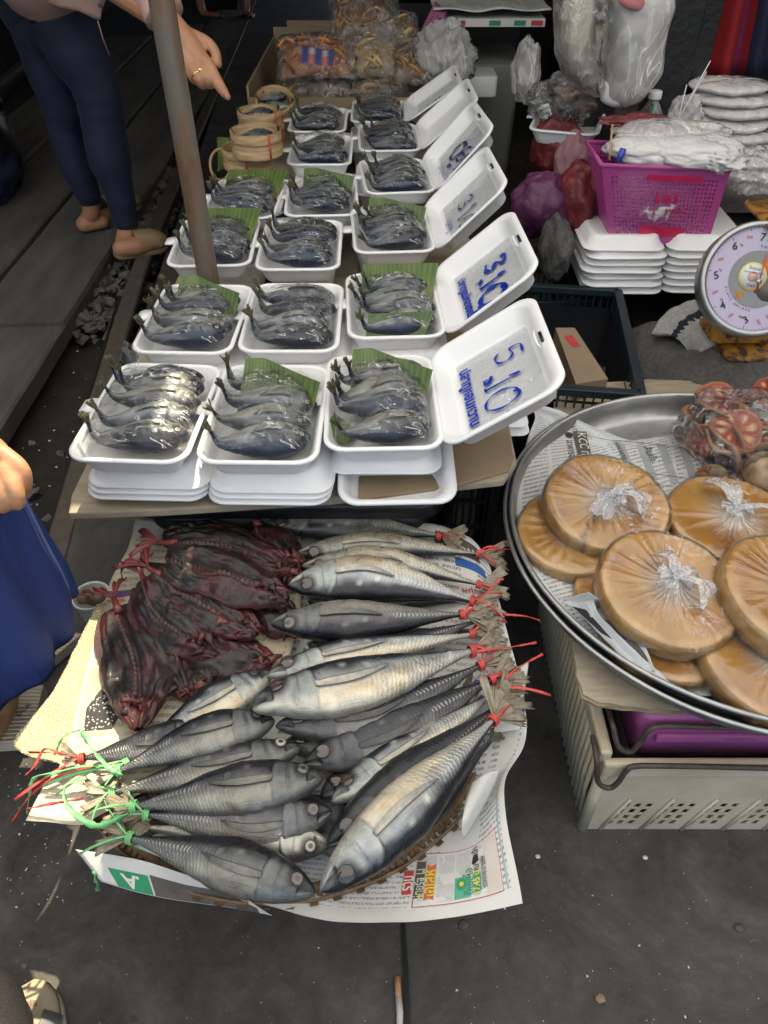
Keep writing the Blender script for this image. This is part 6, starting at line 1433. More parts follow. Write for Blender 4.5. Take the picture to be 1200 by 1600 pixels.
# newspapers lining the tray
g1 = curve_sheet([(822, 628), (836, 650), (826, 680), (812, 735), (806, 790), (812, 850), (838, 905), (880, 955), (935, 1005), (990, 1045), (1040, 1070)],
                 [(872, 640), (930, 668), (1000, 690), (1082, 676), (1100, 720), (1110, 780), (1115, 840), (1120, 900), (1130, 960), (1130, 1020), (1150, 1074)],
                 lambda t_: .455 - .035 * sstep(0, .15, t_) - .005 * t_, lambda t_: .44 - .045 * sstep(0, .2, t_), .003, 5)
tn, _ = sheet('newspaper', 'large newspaper page lining the left half of the aluminium tray', g1, 50, 80, M['news_small'])
def pcoord(u, v, f, z=.40):
    """page coordinates of the point seen at a pixel"""
    q = at(u, v, z); best = (9, 0, 0)
    for i in range(41):
        for j in range(41):
            p = f(i / 40, j / 40); d = (p.x - q.x) ** 2 + (p.y - q.y) ** 2
            if d < best[0]: best = (d, i / 40, j / 40)
    return best[1], best[2]
def tray_patch(pts, mat, name='printed_panel', dz=.0022):
    P = [at(u_, v_, .40) for u_, v_ in pts]; mb = MB()
    ev = lambda p: g1(*pc_uv(p)) 
    return None
def drop(f):
    """height of the sheet under a point, from a coarse table"""
    T = [[f(i / 40, j / 40) for j in range(41)] for i in range(41)]; L_ = [p for r__ in T for p in r__]
    def h(x, y):
        b = sorted(((p.x - x) ** 2 + (p.y - y) ** 2, p.z) for p in L_)[:4]; w = [1 / (d + 1e-6) for d, _z in b]; return sum(wi * z for wi, (_d, z) in zip(w, b)) / sum(w)
    return h
hg = drop(g1)
def quad_print(par, pts, mat, name, dz=.0016, n=6, h=hg):
    A, B, C_, D = [at(u_, v_, .40) for u_, v_ in pts]; mb = MB()
    def g(a, b): p = (A * (1 - a) + B * a) * (1 - b) + (D * (1 - a) + C_ * a) * b; return Vector((p.x, p.y, h(p.x, p.y) + dz))
    mb.grid(n, n, g); return mb.build(name, mat, par)
def text_print(par, s, pA, pB, size, mat, dz=.0028, h=hg, bold=.0):
    """lettering read from pixel pA to pixel pB"""
    A, B = at(*pA, .40), at(*pB, .40); d = (B - A); L_ = d.length; d.normalize(); n_ = Vector((-d.y, d.x, 0)); 
    def pl(x, y): p = A + d * (x + L_ / 2) + n_ * y; return Vector((p.x, p.y, h(p.x, p.y) + dz))
    return text_mesh(s, size, mat, 'lettering', par, pl, fit=L_, bold=bold)
quad_print(tn, [(893, 682), (915, 682), (924, 722), (902, 722)], M['brown_print'], 'printed_panel')
text_print(tn, 'KCC ท', (906, 684), (914, 718), .030, M['paper_white'])
for k in range(4):
    u_ = 958 + k * 34; quad_print(tn, [(u_, 690 + k * 2), (u_ + 13, 690 + k * 2), (u_ + 36, 745 + k * 5), (u_ + 22, 745 + k * 5)], simple('grey_column_print', (.36, .38, .38), .8, .2, 30, bmp=0), 'printed_column', dz=.0012)
text_print(tn, 'ราคาขาย', (962, 696), (976, 722), .016, M['ink_black']); text_print(tn, 'สินค้า', (1010, 700), (1020, 722), .016, M['ink_black'])
def line_print(par, a, b, w, mat=None, h=hg):
    A, B = at(*a, .40), at(*b, .40); P = [A.lerp(B, t_ / 12) for t_ in range(13)]; mb = MB(); mb.strip([Vector((p.x, p.y, h(p.x, p.y) + .0016)) for p in P], w); mb.build('printed_rule', mat or M['ink_black'], par)
line_print(tn, (915, 686), (1075, 700), .0012); line_print(tn, (968, 736), (1110, 750), .0012); line_print(tn, (985, 752), (1115, 768), .0012); line_print(tn, (822, 830), (860, 840), .0015)
text_print(tn, '● อาคารชุดที่ผ่าน', (886, 684), (898, 755), .013, M['ink_black'])
text_print(tn, 'ลำดับ รายการ', (868, 650), (905, 690), .012, M['ink_grey'])
g2 = curve_sheet([(985, 1000), (1000, 1030), (1030, 1062), (1060, 1085)], [(1300, 985), (1300, 1030), (1300, 1070), (1300, 1098)], lambda t_: .398, lambda t_: .398, .003, 8)
t2n, _ = sheet('newspaper', 'newspaper page with ruled columns at the near side of the aluminium tray', g2, 40, 14, M['news_small']); 
# crumpled folded paper standing along the inside of the rim
for k, (L1, R1, lab, mt) in enumerate((
   ([(878, 938), (905, 960), (945, 1000), (985, 1035), (1020, 1058), (1046, 1072)], [(925, 930), (935, 958), (965, 990), (1000, 1022), (1030, 1048), (1050, 1070)], 'crumpled newspaper edge folded along the left front rim of the tray', M['news_small']),
   ([(912, 955), (930, 975), (960, 1005), (990, 1030), (1015, 1050)], [(968, 945), (975, 960), (992, 990), (1010, 1015), (1025, 1048)], 'second fold of crumpled newspaper with a grey printed corner', M['news']),
   ([(880, 936), (890, 945), (905, 955), (915, 965)], [(920, 925), (935, 935), (955, 940), (968, 945)], 'small torn newspaper tip sticking up at the rim', M['news_plain']))):
    gg = curve_sheet(L1, R1, lambda t_: .440 - .008 * t_, lambda t_, k=k: .470 - .035 * t_ + .01 * k, .006, 6 + k, 22)
    tt_, _ = sheet('newspaper', lab, gg, 16, 30, mt)
    if k == 1: patch(tt_, gg, .35, .25, .8, .9, M['brown_print'], 'printed_panel')
    if k == 0: patch(tt_, gg, .1, .10, .5, .42, M['ink_black'], 'printed_panel', shape=[(0, 0), (1, .2), (.8, 1), (.2, .8)])

# ---- palm sugar cakes, each tied up in clear film
def radial_film():
    m = bpy.data.materials.new('gathered_clear_film'); m.use_nodes = True; nt = m.node_tree; nt.nodes.clear(); out = N(nt, 'ShaderNodeOutputMaterial')
    tc = N(nt, 'ShaderNodeTexCoord'); sp = N(nt, 'ShaderNodeSeparateXYZ'); nt.links.new(tc.outputs['UV'], sp.inputs[0]); r_, a_ = sp.outputs[0], sp.outputs[1]   # r_: 0 knot .. 1 edge
    cb = N(nt, 'ShaderNodeCombineXYZ'); an = math_n(nt, 'MULTIPLY', a_, 2 * PI)
    nt.links.new(math_n(nt, 'MULTIPLY', math_n(nt, 'COSINE', an), 7.0), cb.inputs[0]); nt.links.new(math_n(nt, 'MULTIPLY', math_n(nt, 'SINE', an), 7.0), cb.inputs[1]); nt.links.new(math_n(nt, 'MULTIPLY', r_, 1.1), cb.inputs[2])
    n1 = pnoise(nt, cb.outputs[0], 1.3, 3, .75); co = coords(nt, 'Object'); n2 = pnoise(nt, co, 30, 4, .6)
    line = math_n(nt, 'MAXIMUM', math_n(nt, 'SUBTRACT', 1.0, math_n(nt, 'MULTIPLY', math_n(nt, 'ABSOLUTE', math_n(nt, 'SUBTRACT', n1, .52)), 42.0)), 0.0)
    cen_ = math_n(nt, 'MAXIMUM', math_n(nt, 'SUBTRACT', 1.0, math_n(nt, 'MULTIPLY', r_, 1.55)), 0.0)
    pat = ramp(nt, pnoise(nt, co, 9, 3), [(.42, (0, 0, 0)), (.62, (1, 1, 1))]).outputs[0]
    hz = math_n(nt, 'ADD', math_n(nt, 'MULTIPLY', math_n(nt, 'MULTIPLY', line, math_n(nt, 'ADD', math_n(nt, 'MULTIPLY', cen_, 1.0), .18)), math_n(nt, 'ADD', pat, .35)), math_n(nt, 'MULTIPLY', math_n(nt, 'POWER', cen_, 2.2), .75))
    n4 = pnoise(nt, co, 26, 3, .6, 1.2); l4 = math_n(nt, 'MAXIMUM', math_n(nt, 'SUBTRACT', 1.0, math_n(nt, 'MULTIPLY', math_n(nt, 'ABSOLUTE', math_n(nt, 'SUBTRACT', n4, .5)), 55.0)), 0.0)  # second crinkle set; like the radial lines, glints painted in diffuse white
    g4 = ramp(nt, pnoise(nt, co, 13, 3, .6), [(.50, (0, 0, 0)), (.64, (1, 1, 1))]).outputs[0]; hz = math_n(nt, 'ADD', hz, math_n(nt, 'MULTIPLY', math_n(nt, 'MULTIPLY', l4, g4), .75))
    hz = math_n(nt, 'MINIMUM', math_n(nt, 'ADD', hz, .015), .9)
    bp = bump(nt, None, math_n(nt, 'ADD', n1, math_n(nt, 'MULTIPLY', n2, .4)), .22, .004)
    tr = N(nt, 'ShaderNodeBsdfTransparent'); gs = N(nt, 'ShaderNodeBsdfGlossy'); gs.inputs['Roughness'].default_value = .08; df = N(nt, 'ShaderNodeBsdfDiffuse'); df.inputs[0].default_value = (.88, .84, .78, 1)
    nt.links.new(bp, gs.inputs['Normal']); fr = N(nt, 'ShaderNodeFresnel'); nt.links.new(bp, fr.inputs['Normal']); fr.inputs[0].default_value = 1.5
    f1 = math_n(nt, 'MINIMUM', math_n(nt, 'ADD', math_n(nt, 'SUBTRACT', math_n(nt, 'MULTIPLY', fr.outputs[0], 2.4), .03), .0), .7)
    a0 = N(nt, 'ShaderNodeMixShader'); nt.links.new(hz, a0.inputs[0]); nt.links.new(tr.outputs[0], a0.inputs[1]); nt.links.new(df.outputs[0], a0.inputs[2])
    a1 = N(nt, 'ShaderNodeMixShader'); nt.links.new(f1, a1.inputs[0]); nt.links.new(a0.outputs[0], a1.inputs[1]); nt.links.new(gs.outputs[0], a1.inputs[2]); nt.links.new(a1.outputs[0], out.inputs[0]); return m
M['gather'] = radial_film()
def sugar(u, v, z, r, h, lab, rx=0, ry=0, rz=0, seed=0, knot=True, crack=None, tails=((.6, .07), (2.6, .06))):
    p = at(u, v, z); t = thing('sugar_cake', lab, 'palm sugar', p, 'palm sugar cakes tied in clear film'); WL[t.name] = Vector(); t.rotation_euler = (rx, ry, rz)
    prof_ = [(.0, h * .48), (.3, h * .48), (.6, h * .49), (.8, h * .5), (.90, h * .49), (.955, h * .42), (.985, h * .25), (1.0, .0), (.985, -h * .25), (.955, -h * .42), (.90, -h * .5), (.4, -h * .5), (.0, -h * .5)]
    prof_ = [(a_ , b_) for a_, b_ in prof_]; n = 72; fine = []
    for i in range(len(prof_) - 1):
        for k in range(3): fine.append((lerp(prof_[i][0], prof_[i + 1][0], k / 3), lerp(prof_[i][1], prof_[i + 1][1], k / 3)))
    fine.append(prof_[-1])
    def f(a, b, off=0.0, rid=0.0):
        x = a * (len(fine) - 1); i = min(int(x), len(fine) - 2); q = x - i; rr_ = lerp(fine[i][0], fine[i + 1][0], q); zz = lerp(fine[i][1], fine[i + 1][1], q); w = b * 2 * PI
        wob = 1 + .022 * nz((math.cos(w) * 1.6, math.sin(w) * 1.6, seed), 1, seed) + .008 * nz((math.cos(w) * 7, math.sin(w) * 7, zz * 40), 1, seed)
        R_ = (rr_ * r + off * (1 if rr_ > .9 else rr_)) * wob
        z_ = zz + .0025 * nz((R_ * math.cos(w) * 14, R_ * math.sin(w) * 14, seed), 1, 3) + (off if zz > 0 else -off)
        return R_, w, z_, rr_, zz
    def fc(a, b):
        R_, w, z_, rr_, zz = f(a, b); x, y = R_ * math.cos(w), R_ * math.sin(w)
        n1 = nz((x * 14, y * 14, seed), 1, seed); n2 = nz((x * 40, y * 40, z_ * 60), 1, seed)
        c = mixc((.47, .20, .014), (.56, .28, .035), sstep(-.3, .4, n1)); c = mixc(c, (.32, .105, .012), sstep(.1, .5, -n1) * .6)
        edge = sstep(.82, .95, rr_); c = mixc(c, (.68, .41, .15), edge * sstep(-.35, .4, n2 + .2) * (.75 if zz > -.2 * h else .4)); c = mixc(c, (.50, .24, .08), .55 * (1 if zz < -h * .1 else 0))
        if crack:
            for ca, cw in crack:
                d = abs(((w - ca + PI) % (2 * PI)) - PI + .25 * nz((x * 60, y * 60, 1), 1, seed)); 
                if rr_ > .25 and zz > -h * .3: c = mixc(c, (.10, .04, .012), max(0, 1 - d * rr_ / cw)); z_ -= .004 * max(0, 1 - d * rr_ / cw)
        return (Vector((x, y, z_)), (rr_, b), c)
    mb = MB(); mb.grid(36, n, fc, cv=True); mb.build('sugar', M['sugar'], t)
    def fw(a, b):
        R_, w, z_, rr_, zz = f(a, b, .0030)
        rid = nz((math.cos(w) * 9, math.sin(w) * 9, rr_ * 1.2), 1, seed + 7) + .5 * nz((math.cos(w) * 22, math.sin(w) * 22, rr_ * 1.2), 1, seed)
        up_ = math.exp(-(rr_ / .13) ** 2) * .026 if zz > 0 and knot else 0
        z_ += (up_ + .0035 * max(-.3, rid) * (1.0 - rr_ * .8)) * (1 if zz > 0 else -.5); R_ += .0015 * rid * sstep(.8, 1, rr_)
        return (Vector((R_ * math.cos(w), R_ * math.sin(w), z_)), (rr_ if zz > -h * .3 else 1.0, b), (1, 1, 1))
    mb = MB(); mb.grid(40, 120, fw, cv=True); mb.build('film_wrap', M['gather'], t)
    if knot:
        mb = MB(); kz = h * .5 + .022
        mb.grid(14, 22, lambda a, b: Vector((0, 0, kz)) + Vector((math.sin(a * PI) * math.cos(b * 2 * PI), math.sin(a * PI) * math.sin(b * 2 * PI), math.cos(a * PI) * .75)) * (.0095 * (1 + .7 * nz((math.cos(b * 6.28) * 1.5, math.sin(b * 6.28) * 1.5, a * 4), 1, seed))), cv=True)
        for ang, ln in tails:
            d = V(math.cos(ang), math.sin(ang), .15); s_ = V(-d.y, d.x, 0); kk = ang
            mb.grid(12, 7, lambda a, b: Vector((0, 0, kz)) + d * ln * a + s_ * (.008 + .030 * a) * (b - .5) * (1 + .3 * math.sin(a * 9)) + V(0, 0, .022 * math.sin(a * 2.4) - .028 * a * a + .006 * math.sin(b * 16 + a * 5) * a + .004 * nz((a * 6, b * 5, kk), 1, kk)))
        mb.build('knot', M['knot'], t)
        mb = MB(); rr = random.Random(int(seed))
        for q in range(6):
            an = rr.uniform(0, 6.28); d = V(math.cos(an), math.sin(an), .5); s_ = V(-d.y, d.x, 0); ln = rr.uniform(.018, .034)
            mb.grid(6, 7, lambda a, b: V(0, 0, kz) + d * ln * a + s_ * (.006 + .03 * a) * (b - .5) + V(0, 0, .007 * math.sin(b * 15 + q) * a - .012 * a * a))
        mb.build('film_tuft', M['knot'], t)
    return t
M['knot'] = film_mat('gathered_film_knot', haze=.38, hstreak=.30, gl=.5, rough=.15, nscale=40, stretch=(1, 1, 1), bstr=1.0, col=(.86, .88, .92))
sugar(900, 838, .425, .112, .042, 'palm sugar cake at the far left, under the tied uppermost left one', rx=.05, ry=-.05, seed=2, knot=False)
sugar(945, 792, .462, .119, .042, 'cracked palm sugar cake on top at the back left, with a bow of film', rx=.17, ry=.04, seed=5, crack=[(-2.2, .05), (-.6, .07)], tails=((.1, .05), (-.5, .07), (-2.1, .06)))
sugar(1140, 822, .430, .124, .050, 'palm sugar cake at the back right with a tall loop of film', rx=.02, ry=.0, seed=7, crack=[(-2.0, .03)], tails=((-.35, .08), (2.0, .085), (1.5, .07)))
sugar(990, 935, .415, .105, .036, 'palm sugar cake peeping out left under the front middle one', rx=.0, ry=-.02, seed=9, knot=False)
sugar(1037, 985, .412, .112, .034, 'lowest palm sugar cake in the front middle pile', rx=.05, ry=.05, seed=13, knot=False)
sugar(1042, 926, .466, .120, .044, 'front middle palm sugar cake on top, film gathered in a white knot', rx=.12, ry=.08, seed=11, tails=((1.9, .055), (-.7, .06), (.3, .04)))
sugar(1200, 1035, .420, .120, .042, 'palm sugar cake low at the front right, partly under the next', rx=.10, ry=.12, seed=15, knot=False)
sugar(1236, 940, .470, .125, .050, 'palm sugar cake cut off by the right edge, resting on the lower one', rx=.10, ry=.16, seed=17, tails=((1.9, .05), (3.4, .05)))
# ---- dried bael fruit: sliced discs in a clear bag and whole brown ones
def bael(u, v, z, r, lab, M3, seed, kind='slice'):
    p = at(u, v, z); t = thing('bael_slice' if kind == 'slice' else 'whole_fruit', lab, 'dried fruit', p, 'dried bael fruit slices in the clear bag' if kind == 'slice' else 'whole brown dried fruits'); WL[t.name] = Vector(); t.rotation_euler = M3; mb = MB(); rr = random.Random(seed)
    if kind == 'slice':
        def f(a, b):
            R_ = [0, .3, .6, .85, .96, 1.0, .97, .6, 0][int(round(a * 8))]; zz = [.0, .0005, .001, .002, .0035, 0, -.006, -.007, -.007][int(round(a * 8))]; w = b * 2 * PI
            rr_ = R_ * r * (1 + .06 * nz((math.cos(w), math.sin(w), seed), 1.2, seed)); cup = .012 * math.sin(w * 2 + seed) * R_ * R_
            n1 = nz((math.cos(w) * R_ * 5, math.sin(w) * R_ * 5, seed), 1, seed)
            c = mixc((.22, .022, .014), (.34, .08, .035), sstep(-.1, .45, n1)) if R_ < .9 and a < .6 else (.34, .17, .07)
            if .45 < R_ < .75 and abs(math.sin(w * 4 + seed)) > .86 and a < .6: c = (.62, .42, .20)
            if a > .6: c = (.22, .13, .07)
            return (Vector((rr_ * math.cos(w), rr_ * math.sin(w), zz + cup + .002 * n1)), (a, b), c)
        mb.grid(8, 30, f, cv=True)
    else:
        mb.grid(20, 30, lambda a, b: (lambda n1: (Vector((math.sin(a * PI) * math.cos(b * 2 * PI), math.sin(a * PI) * math.sin(b * 2 * PI), math.cos(a * PI) * .85)) * r * (1 + .08 * n1), (a, b), mixc((.20, .135, .075), (.36, .26, .16), sstep(-.4, .4, n1))))(nz((math.sin(a * PI) * math.cos(b * 6.283) * 2, math.sin(a * PI) * math.sin(b * 6.283) * 2, math.cos(a * PI) * 2), 1, seed)), cv=True)
    mb.build('flesh', M['bael'], t)
B_ = [(1128, 630, .475, .060, (.25, .2, .4), 'large red bael slice uppermost at the left of the bag'), (1150, 672, .470, .055, (.15, -.25, 1), 'red bael slice in the middle of the bag, tilted'),
      (1100, 690, .430, .038, (.5, -.6, 0), 'small bael slice standing on edge at the left bottom of the bag'), (1128, 700, .440, .042, (.7, .2, 2), 'bael slice folded on edge below the middle one'),
      (1180, 650, .465, .050, (-.1, .5, 0), 'bael slice at the right, rind edge showing'), (1196, 612, .500, .045, (.2, .5, 3), 'bael slice at the upper right corner of the bag'),
      (1115, 745, .425, .034, (.3, .3, 1), 'dark small bael slice beside the film loop'), (1150, 715, .430, .045, (.9, -.1, 1.5), 'curled bael slice lowest in the bag'), (1090, 660, .445, .045, (.6, .7, .5), 'pale-rinded bael slice at the left of the bag'),
      (1170, 690, .445, .05, (.4, .4, .5), 'bael slice half hidden under the tilted red one'), (1215, 690, .46, .05, (.2, .4, 2.5), 'bael slice past the right side of the bag')]
for i, (u, v, z, r, e, lab) in enumerate(B_): bael(u, v, z, r, lab, e, i * 2.3)
bael(1200, 738, .465, .046, 'large pale brown whole fruit at the right edge of the tray', (0, 0, 0), 40, 'whole'); bael(1118, 742, .415, .024, 'small brown whole fruit behind the film loop', (0, 0, 0), 43, 'whole'); bael(1140, 760, .42, .024, 'brown whole fruit nearest the back right sugar cake', (0, 0, 0), 45, 'whole')
def bagmesh(c, rx_, ry_, rz_, seed, n=(40, 60), rough=.16, top=None, sharp=1.0):
    mb = MB()
    def f(a, b):
        th, ph = a * PI, b * 2 * PI; d = Vector((math.sin(th) * math.cos(ph), math.sin(th) * math.sin(ph), math.cos(th)))
        q_ = Vector((d.x, d.y, d.z * .45)); k = 1 + rough * (.8 * nz(d * 1.8, 1, seed) + 1.1 * (.22 - abs(nz(q_ * 3.4, 1, seed + 1))) * sharp + .7 * (.2 - abs(nz(q_ * 8, 1, seed + 2))) * sharp)
        p = Vector((d.x * rx_, d.y * ry_, d.z * rz_)) * k
        if top: p = top(p, a, b)
        return c + p
    mb.grid(n[0], n[1], f, cv=True); return mb
single(bagmesh(at(1155, 680, .465), .125, .13, .075, 3, rough=.3), 'clear_bag', M['film'], 'clear plastic bag round the sliced dried bael fruit', 'bag')

# ============================================================ RIGHT SIDE BEHIND THE TRAY
# dark green crate with a brown carton standing in it
gc = at(940, 520, .40); crate('green_crate', 'dark green plastic crate with a brown carton inside, behind the price lids', .455, 1.77, .0, .38, .54, .43, M['green_dark'], rz=-.13, rim=.02, nx=6, ny=8)
t = thing('dark_insert', 'black plastic sheet added inside the green crate to darken its interior, behind the price lids', 'plastic sheet', (.455, 1.77, .02)); mb = MB(); mb.rings([[Vector((.455 + p.x * math.cos(-.13) - p.y * math.sin(-.13), 1.77 + p.x * math.sin(-.13) + p.y * math.cos(-.13), z)) for p in rrect(w_, w_ + .15, .02, 0)] for z, w_ in ((.02, .33), (.38, .35))], cap1=False); mb.build('sheet', M['black'], t)  # added black sheet makes the inside of the lattice crate look dark
crate('green_crate', 'second dark green crate farther left, mostly hidden behind the lids', .42, 2.22, .0, .42, .36, .38, M['green_dark'], rz=.1, rim=.02)
P = [at(868, 512, .42), at(898, 512, .42), at(950, 592, .42), at(900, 600, .42)]
mb = MB(); mb.rings([[p + V(0, 0, z) for p in P] for z in (-.30, -.15, 0)]); ct = single(mb, 'carton', M['card'], 'brown cardboard carton with a red printed bar inside the green crate', 'box', smooth=False)
cu_ = at(885, 530, .4212); d1 = (at(905, 552, .4212) - at(880, 518, .4212)).normalized(); mb = MB(); mb.strip([at(887, 524, .4215), at(901, 541, .4215)], .022); o_ = mb.build('printed_bar', M['ink_red'], None); o_.location = -WL.get(ct.name, Vector()); o_.parent = ct; o_.location = V(0, 0, 0) - ct.location
# grey sacking mound with the towel, under the scale
def mound(c, rx_, ry_, h, seed, lab, mat, name='grey_sack', cat='sack'):
    mb = MB()
    def f(a, b):
        w = b * 2 * PI; r_ = a; k = 1 + .12 * nz((math.cos(w) * 1.5, math.sin(w) * 1.5, 0), 1, seed)
        z = h * (1 - r_ ** 2.6) * (1 + .10 * nz((r_ * math.cos(w) * 2.5, r_ * math.sin(w) * 2.5, 1), 1, seed)) + .02 * nz((r_ * math.cos(w) * 6, r_ * math.sin(w) * 6, 2), 1, seed) * r_
        return Vector((c[0] + rx_ * r_ * k * math.cos(w), c[1] + ry_ * r_ * k * math.sin(w), c[2] + z))
    mb.grid(30, 60, f, cv=True); return single(mb, name, mat, lab, cat)
mb = MB(); mb.rings([rrect(.84, .80, .05, z, cx=1.18, cy=1.95) for z in (0, .02, .28, .30)]); single(mb, 'low_platform', M['black'], 'low dark platform carrying the sacks, the scale and the foam boxes', 'platform', smooth=False)
mound((.98, 1.72, .27), .32, .26, .17, 3, 'grey sacking bundle under the rusty scale', M['grey_towel'])
mound((.98, 1.50, .20), .34, .17, .20, 7, 'grey sacking hanging in front under the scale towards the cardboard', M['grey_towel'])
mound((.80, 1.82, .20), .18, .26, .19, 11, 'grey sacking bundle beside the dark green crate', M['grey_towel'])
mound((.72, 1.55, .0), .16, .18, .12, 15, 'dark plastic heap on the floor between the crate and the sacking', M['black'], 'black_bag', 'bag')
# striped pale towel
tw = thing('towel', 'pale towel with a dark stripe sticking out under the scale', 'towel', at(1070, 525, .44))
Lq = catmull([at(1018, 522, .40), at(1045, 488, .43), at(1085, 470, .45)], 8); Rq = catmull([at(1085, 558, .38), at(1105, 545, .42), at(1145, 530, .45)], 8)
def twf(a, b):
    i = b * (len(Lq) - 1); k = min(int(i), len(Lq) - 2); p = Lq[k].lerp(Lq[k + 1], i - k).lerp(Rq[k].lerp(Rq[k + 1], i - k), a)
    return p + Vector((0, 0, .02 * math.sin(a * PI) + .006 * nz(p, 30, 2) + .003 * nz(p, 90, 3)))
mb = MB(); mb.grid(40, 24, twf)
for i, fce in enumerate(mb.f):
    a = (i // 24) / 40; mb.m[i] = 1 if .38 + .02 * math.sin((i % 24) * 1.3) < a < .52 + .03 * math.sin((i % 24) * 2.1) else 0
mb.build('cloth', [M['white_towel'], M['dark_stripe']], tw, mods={'solid': .012})
# the spring scale
sc = thing('kitchen_scale', 'rusty mustard-yellow spring scale with a round lilac dial', 'scale', at(1165, 520, .44))
ctr = aty(1182, 437, 1.62); view = (Vector((0, 0, H)) - ctr).normalized()
nrm = (Vector((-.10, -1, .62))).normalized(); ex = Vector((0, 0, 1)).cross(nrm).normalized() ; ex = ex if ex.x > 0 else -ex; ey = nrm.cross(ex).normalized(); ey = ey if ey.z > 0 else -ey
RD = .128
def D(x, y, d=0.0, rot=math.radians(-8)): c_, s_ = math.cos(rot), math.sin(rot); return ctr + ex * (x * c_ - y * s_) + ey * (x * s_ + y * c_) + nrm * d
def ringm(r0, r1, d0, d1, n=64): mb = MB(); mb.grid(1, n, lambda a, b: D(lerp(r0, r1, a) * math.cos(b * 2 * PI), lerp(r0, r1, a) * math.sin(b * 2 * PI), lerp(d0, d1, a)), cv=True); return mb
mb = MB(); n = 72; prof_ = [(RD * .90, .002), (RD * .90, .010), (RD * .95, .013), (RD, .009), (RD * 1.015, -.002), (RD * 1.0, -.035), (RD * .9, -.040)]
mb.rings([[D(r * math.cos(a), r * math.sin(a), d) for a in [2 * PI * k / n for k in range(n)]] for r, d in prof_], cap0=False, cap1=True); mb.build('bezel', M['alu'], sc)
lilac = simple('lilac_dial', (.40, .35, .50), .35, .1, 12, coat=.6, bmp=0); ringm(0, RD * .905, .003, .003).build('dial_face', lilac, sc)
ringm(0, RD * .50, .0038, .0038).build('dial_center', simple('grey_dial_print', (.16, .17, .19), .35, .2, 20, coat=.6, bmp=0), sc)
def dtext(s, ang, r, size, mat, par=sc, rot=None, d=.0045, fit=None, bold=.0):
    a = math.radians(ang); cx_, cy_ = r * math.sin(a), r * math.cos(a); ro = -a if rot is None else rot; c_, s_ = math.cos(ro), math.sin(ro)
    return text_mesh(s, size, mat, 'dial_lettering', par, lambda x, y: D(cx_ + x * c_ - y * s_, cy_ + x * s_ + y * c_, d), fit=fit, bold=bold)
for k in range(8): dtext(str(k) if k else '0', 0 + k * 45 + 0, RD * .72, .024, M['ink_black'], rot=-math.radians(k * 45) + PI if False else -math.radians(k * 45), bold=.0004) if False else None
order = {7: -8, 6: -48, 5: -95, 4: -140, 3: -180, 2: 140, 1: 95, 0: 45}
for k, a in order.items():
    dtext(str(k), a, RD * .72, .024, M['ink_black'], rot=-math.radians(a) * .25, bold=.0004); dtext('kg', a + 9, RD * .68, .008, M['ink_black'], rot=0)
    dtext('500', a + 22, RD * .75, .009, M['ink_red'], rot=-math.radians(a + 22) * .3)
mb = MB()
for k in range(80):
    a = 2 * PI * k / 80; r0 = RD * (.82 if k % 10 == 0 else .85 if k % 5 == 0 else .87); w = .0005; e = Vector((math.sin(a), math.cos(a))); s_ = Vector((e.y, -e.x)) * w
    i0 = len(mb.v); [mb.add(D(q.x, q.y, .0044)) for q in (e * r0 - s_, e * r0 + s_, e * RD * .89 + s_, e * RD * .89 - s_)]; mb.face(i0, i0 + 1, i0 + 2, i0 + 3)
mb.build('dial_ticks', M['ink_black'], sc, smooth=False)
for i, ch in enumerate('THINK'): dtext(ch, -8 + i * 7, RD * .56, .009, M['ink_black'], rot=-math.radians(-8 + i * 7))
for i, ch in enumerate('SPRING SCALE'): dtext(ch, -165 - 6 * (11 - i) + 50, RD * .55, .008, M['ink_black'], rot=-math.radians(-165 - 6 * (11 - i) + 50) + PI)
def disc(cx_, cy_, r, d, mat, name): mb = MB(); mb.rings([[D(cx_ + r * math.cos(a), cy_ + r * math.sin(a), q) for a in [2 * PI * k / 40 for k in range(40)]] for q in (d - .0006, d)]); mb.build(name, mat, sc)
disc(-.012, .004, .032, .0050, M['ink_yellow'], 'sticker_edge'); disc(-.012, .004, .0285, .0056, simple('sticker_white', (.6, .66, .64), .3, .05, 20), 'sticker'); disc(-.012, .004, .012, .0060, simple('sticker_rose', (.62, .35, .33), .4, .3, 60), 'sticker_emblem')
text_mesh('รับรอง', .010, M['ink_black'], 'sticker_lettering', sc, lambda x, y: D(-.012 + x, .022 + y, .0064)); text_mesh('2560', .010, M['ink_black'], 'sticker_lettering', sc, lambda x, y: D(-.012 + x, -.016 + y, .0064)); text_mesh('กระทรวงพาณิชย์', .007, M['ink_black'], 'sticker_lettering', sc, lambda x, y: D(-.012 + x, .013 + y, .0064), fit=.044)
star = [D(-.030 + .013 * (1 if k % 2 == 0 else .5) * math.cos(k * PI / 5), -.040 + .013 * (1 if k % 2 == 0 else .5) * math.sin(k * PI / 5), .0046) for k in range(10)]
mb = MB(); [mb.add(p) for p in star]; ci = mb.add(D(-.030, -.040, .0046)); [mb.face(k, (k + 1) % 10, ci) for k in range(10)]; mb.build('star_print', M['mustard'], sc)
disc(.004, -.004, .006, .009, M['alu'], 'hub')
mb = MB(); i0 = [mb.add(q) for q in (D(.002, -.03, .008), D(.007, -.03, .008), D(.0045, .078, .008))]; mb.face(0, 1, 2); mb.build('pointer', M['ink_red'], sc, mods={'solid': .0008})
disc(.030, -.018, .026, .0046, M['brown_print'], 'printed_picture'); disc(.022, .034, .020, .0046, M['ink_orange'], 'printed_picture')
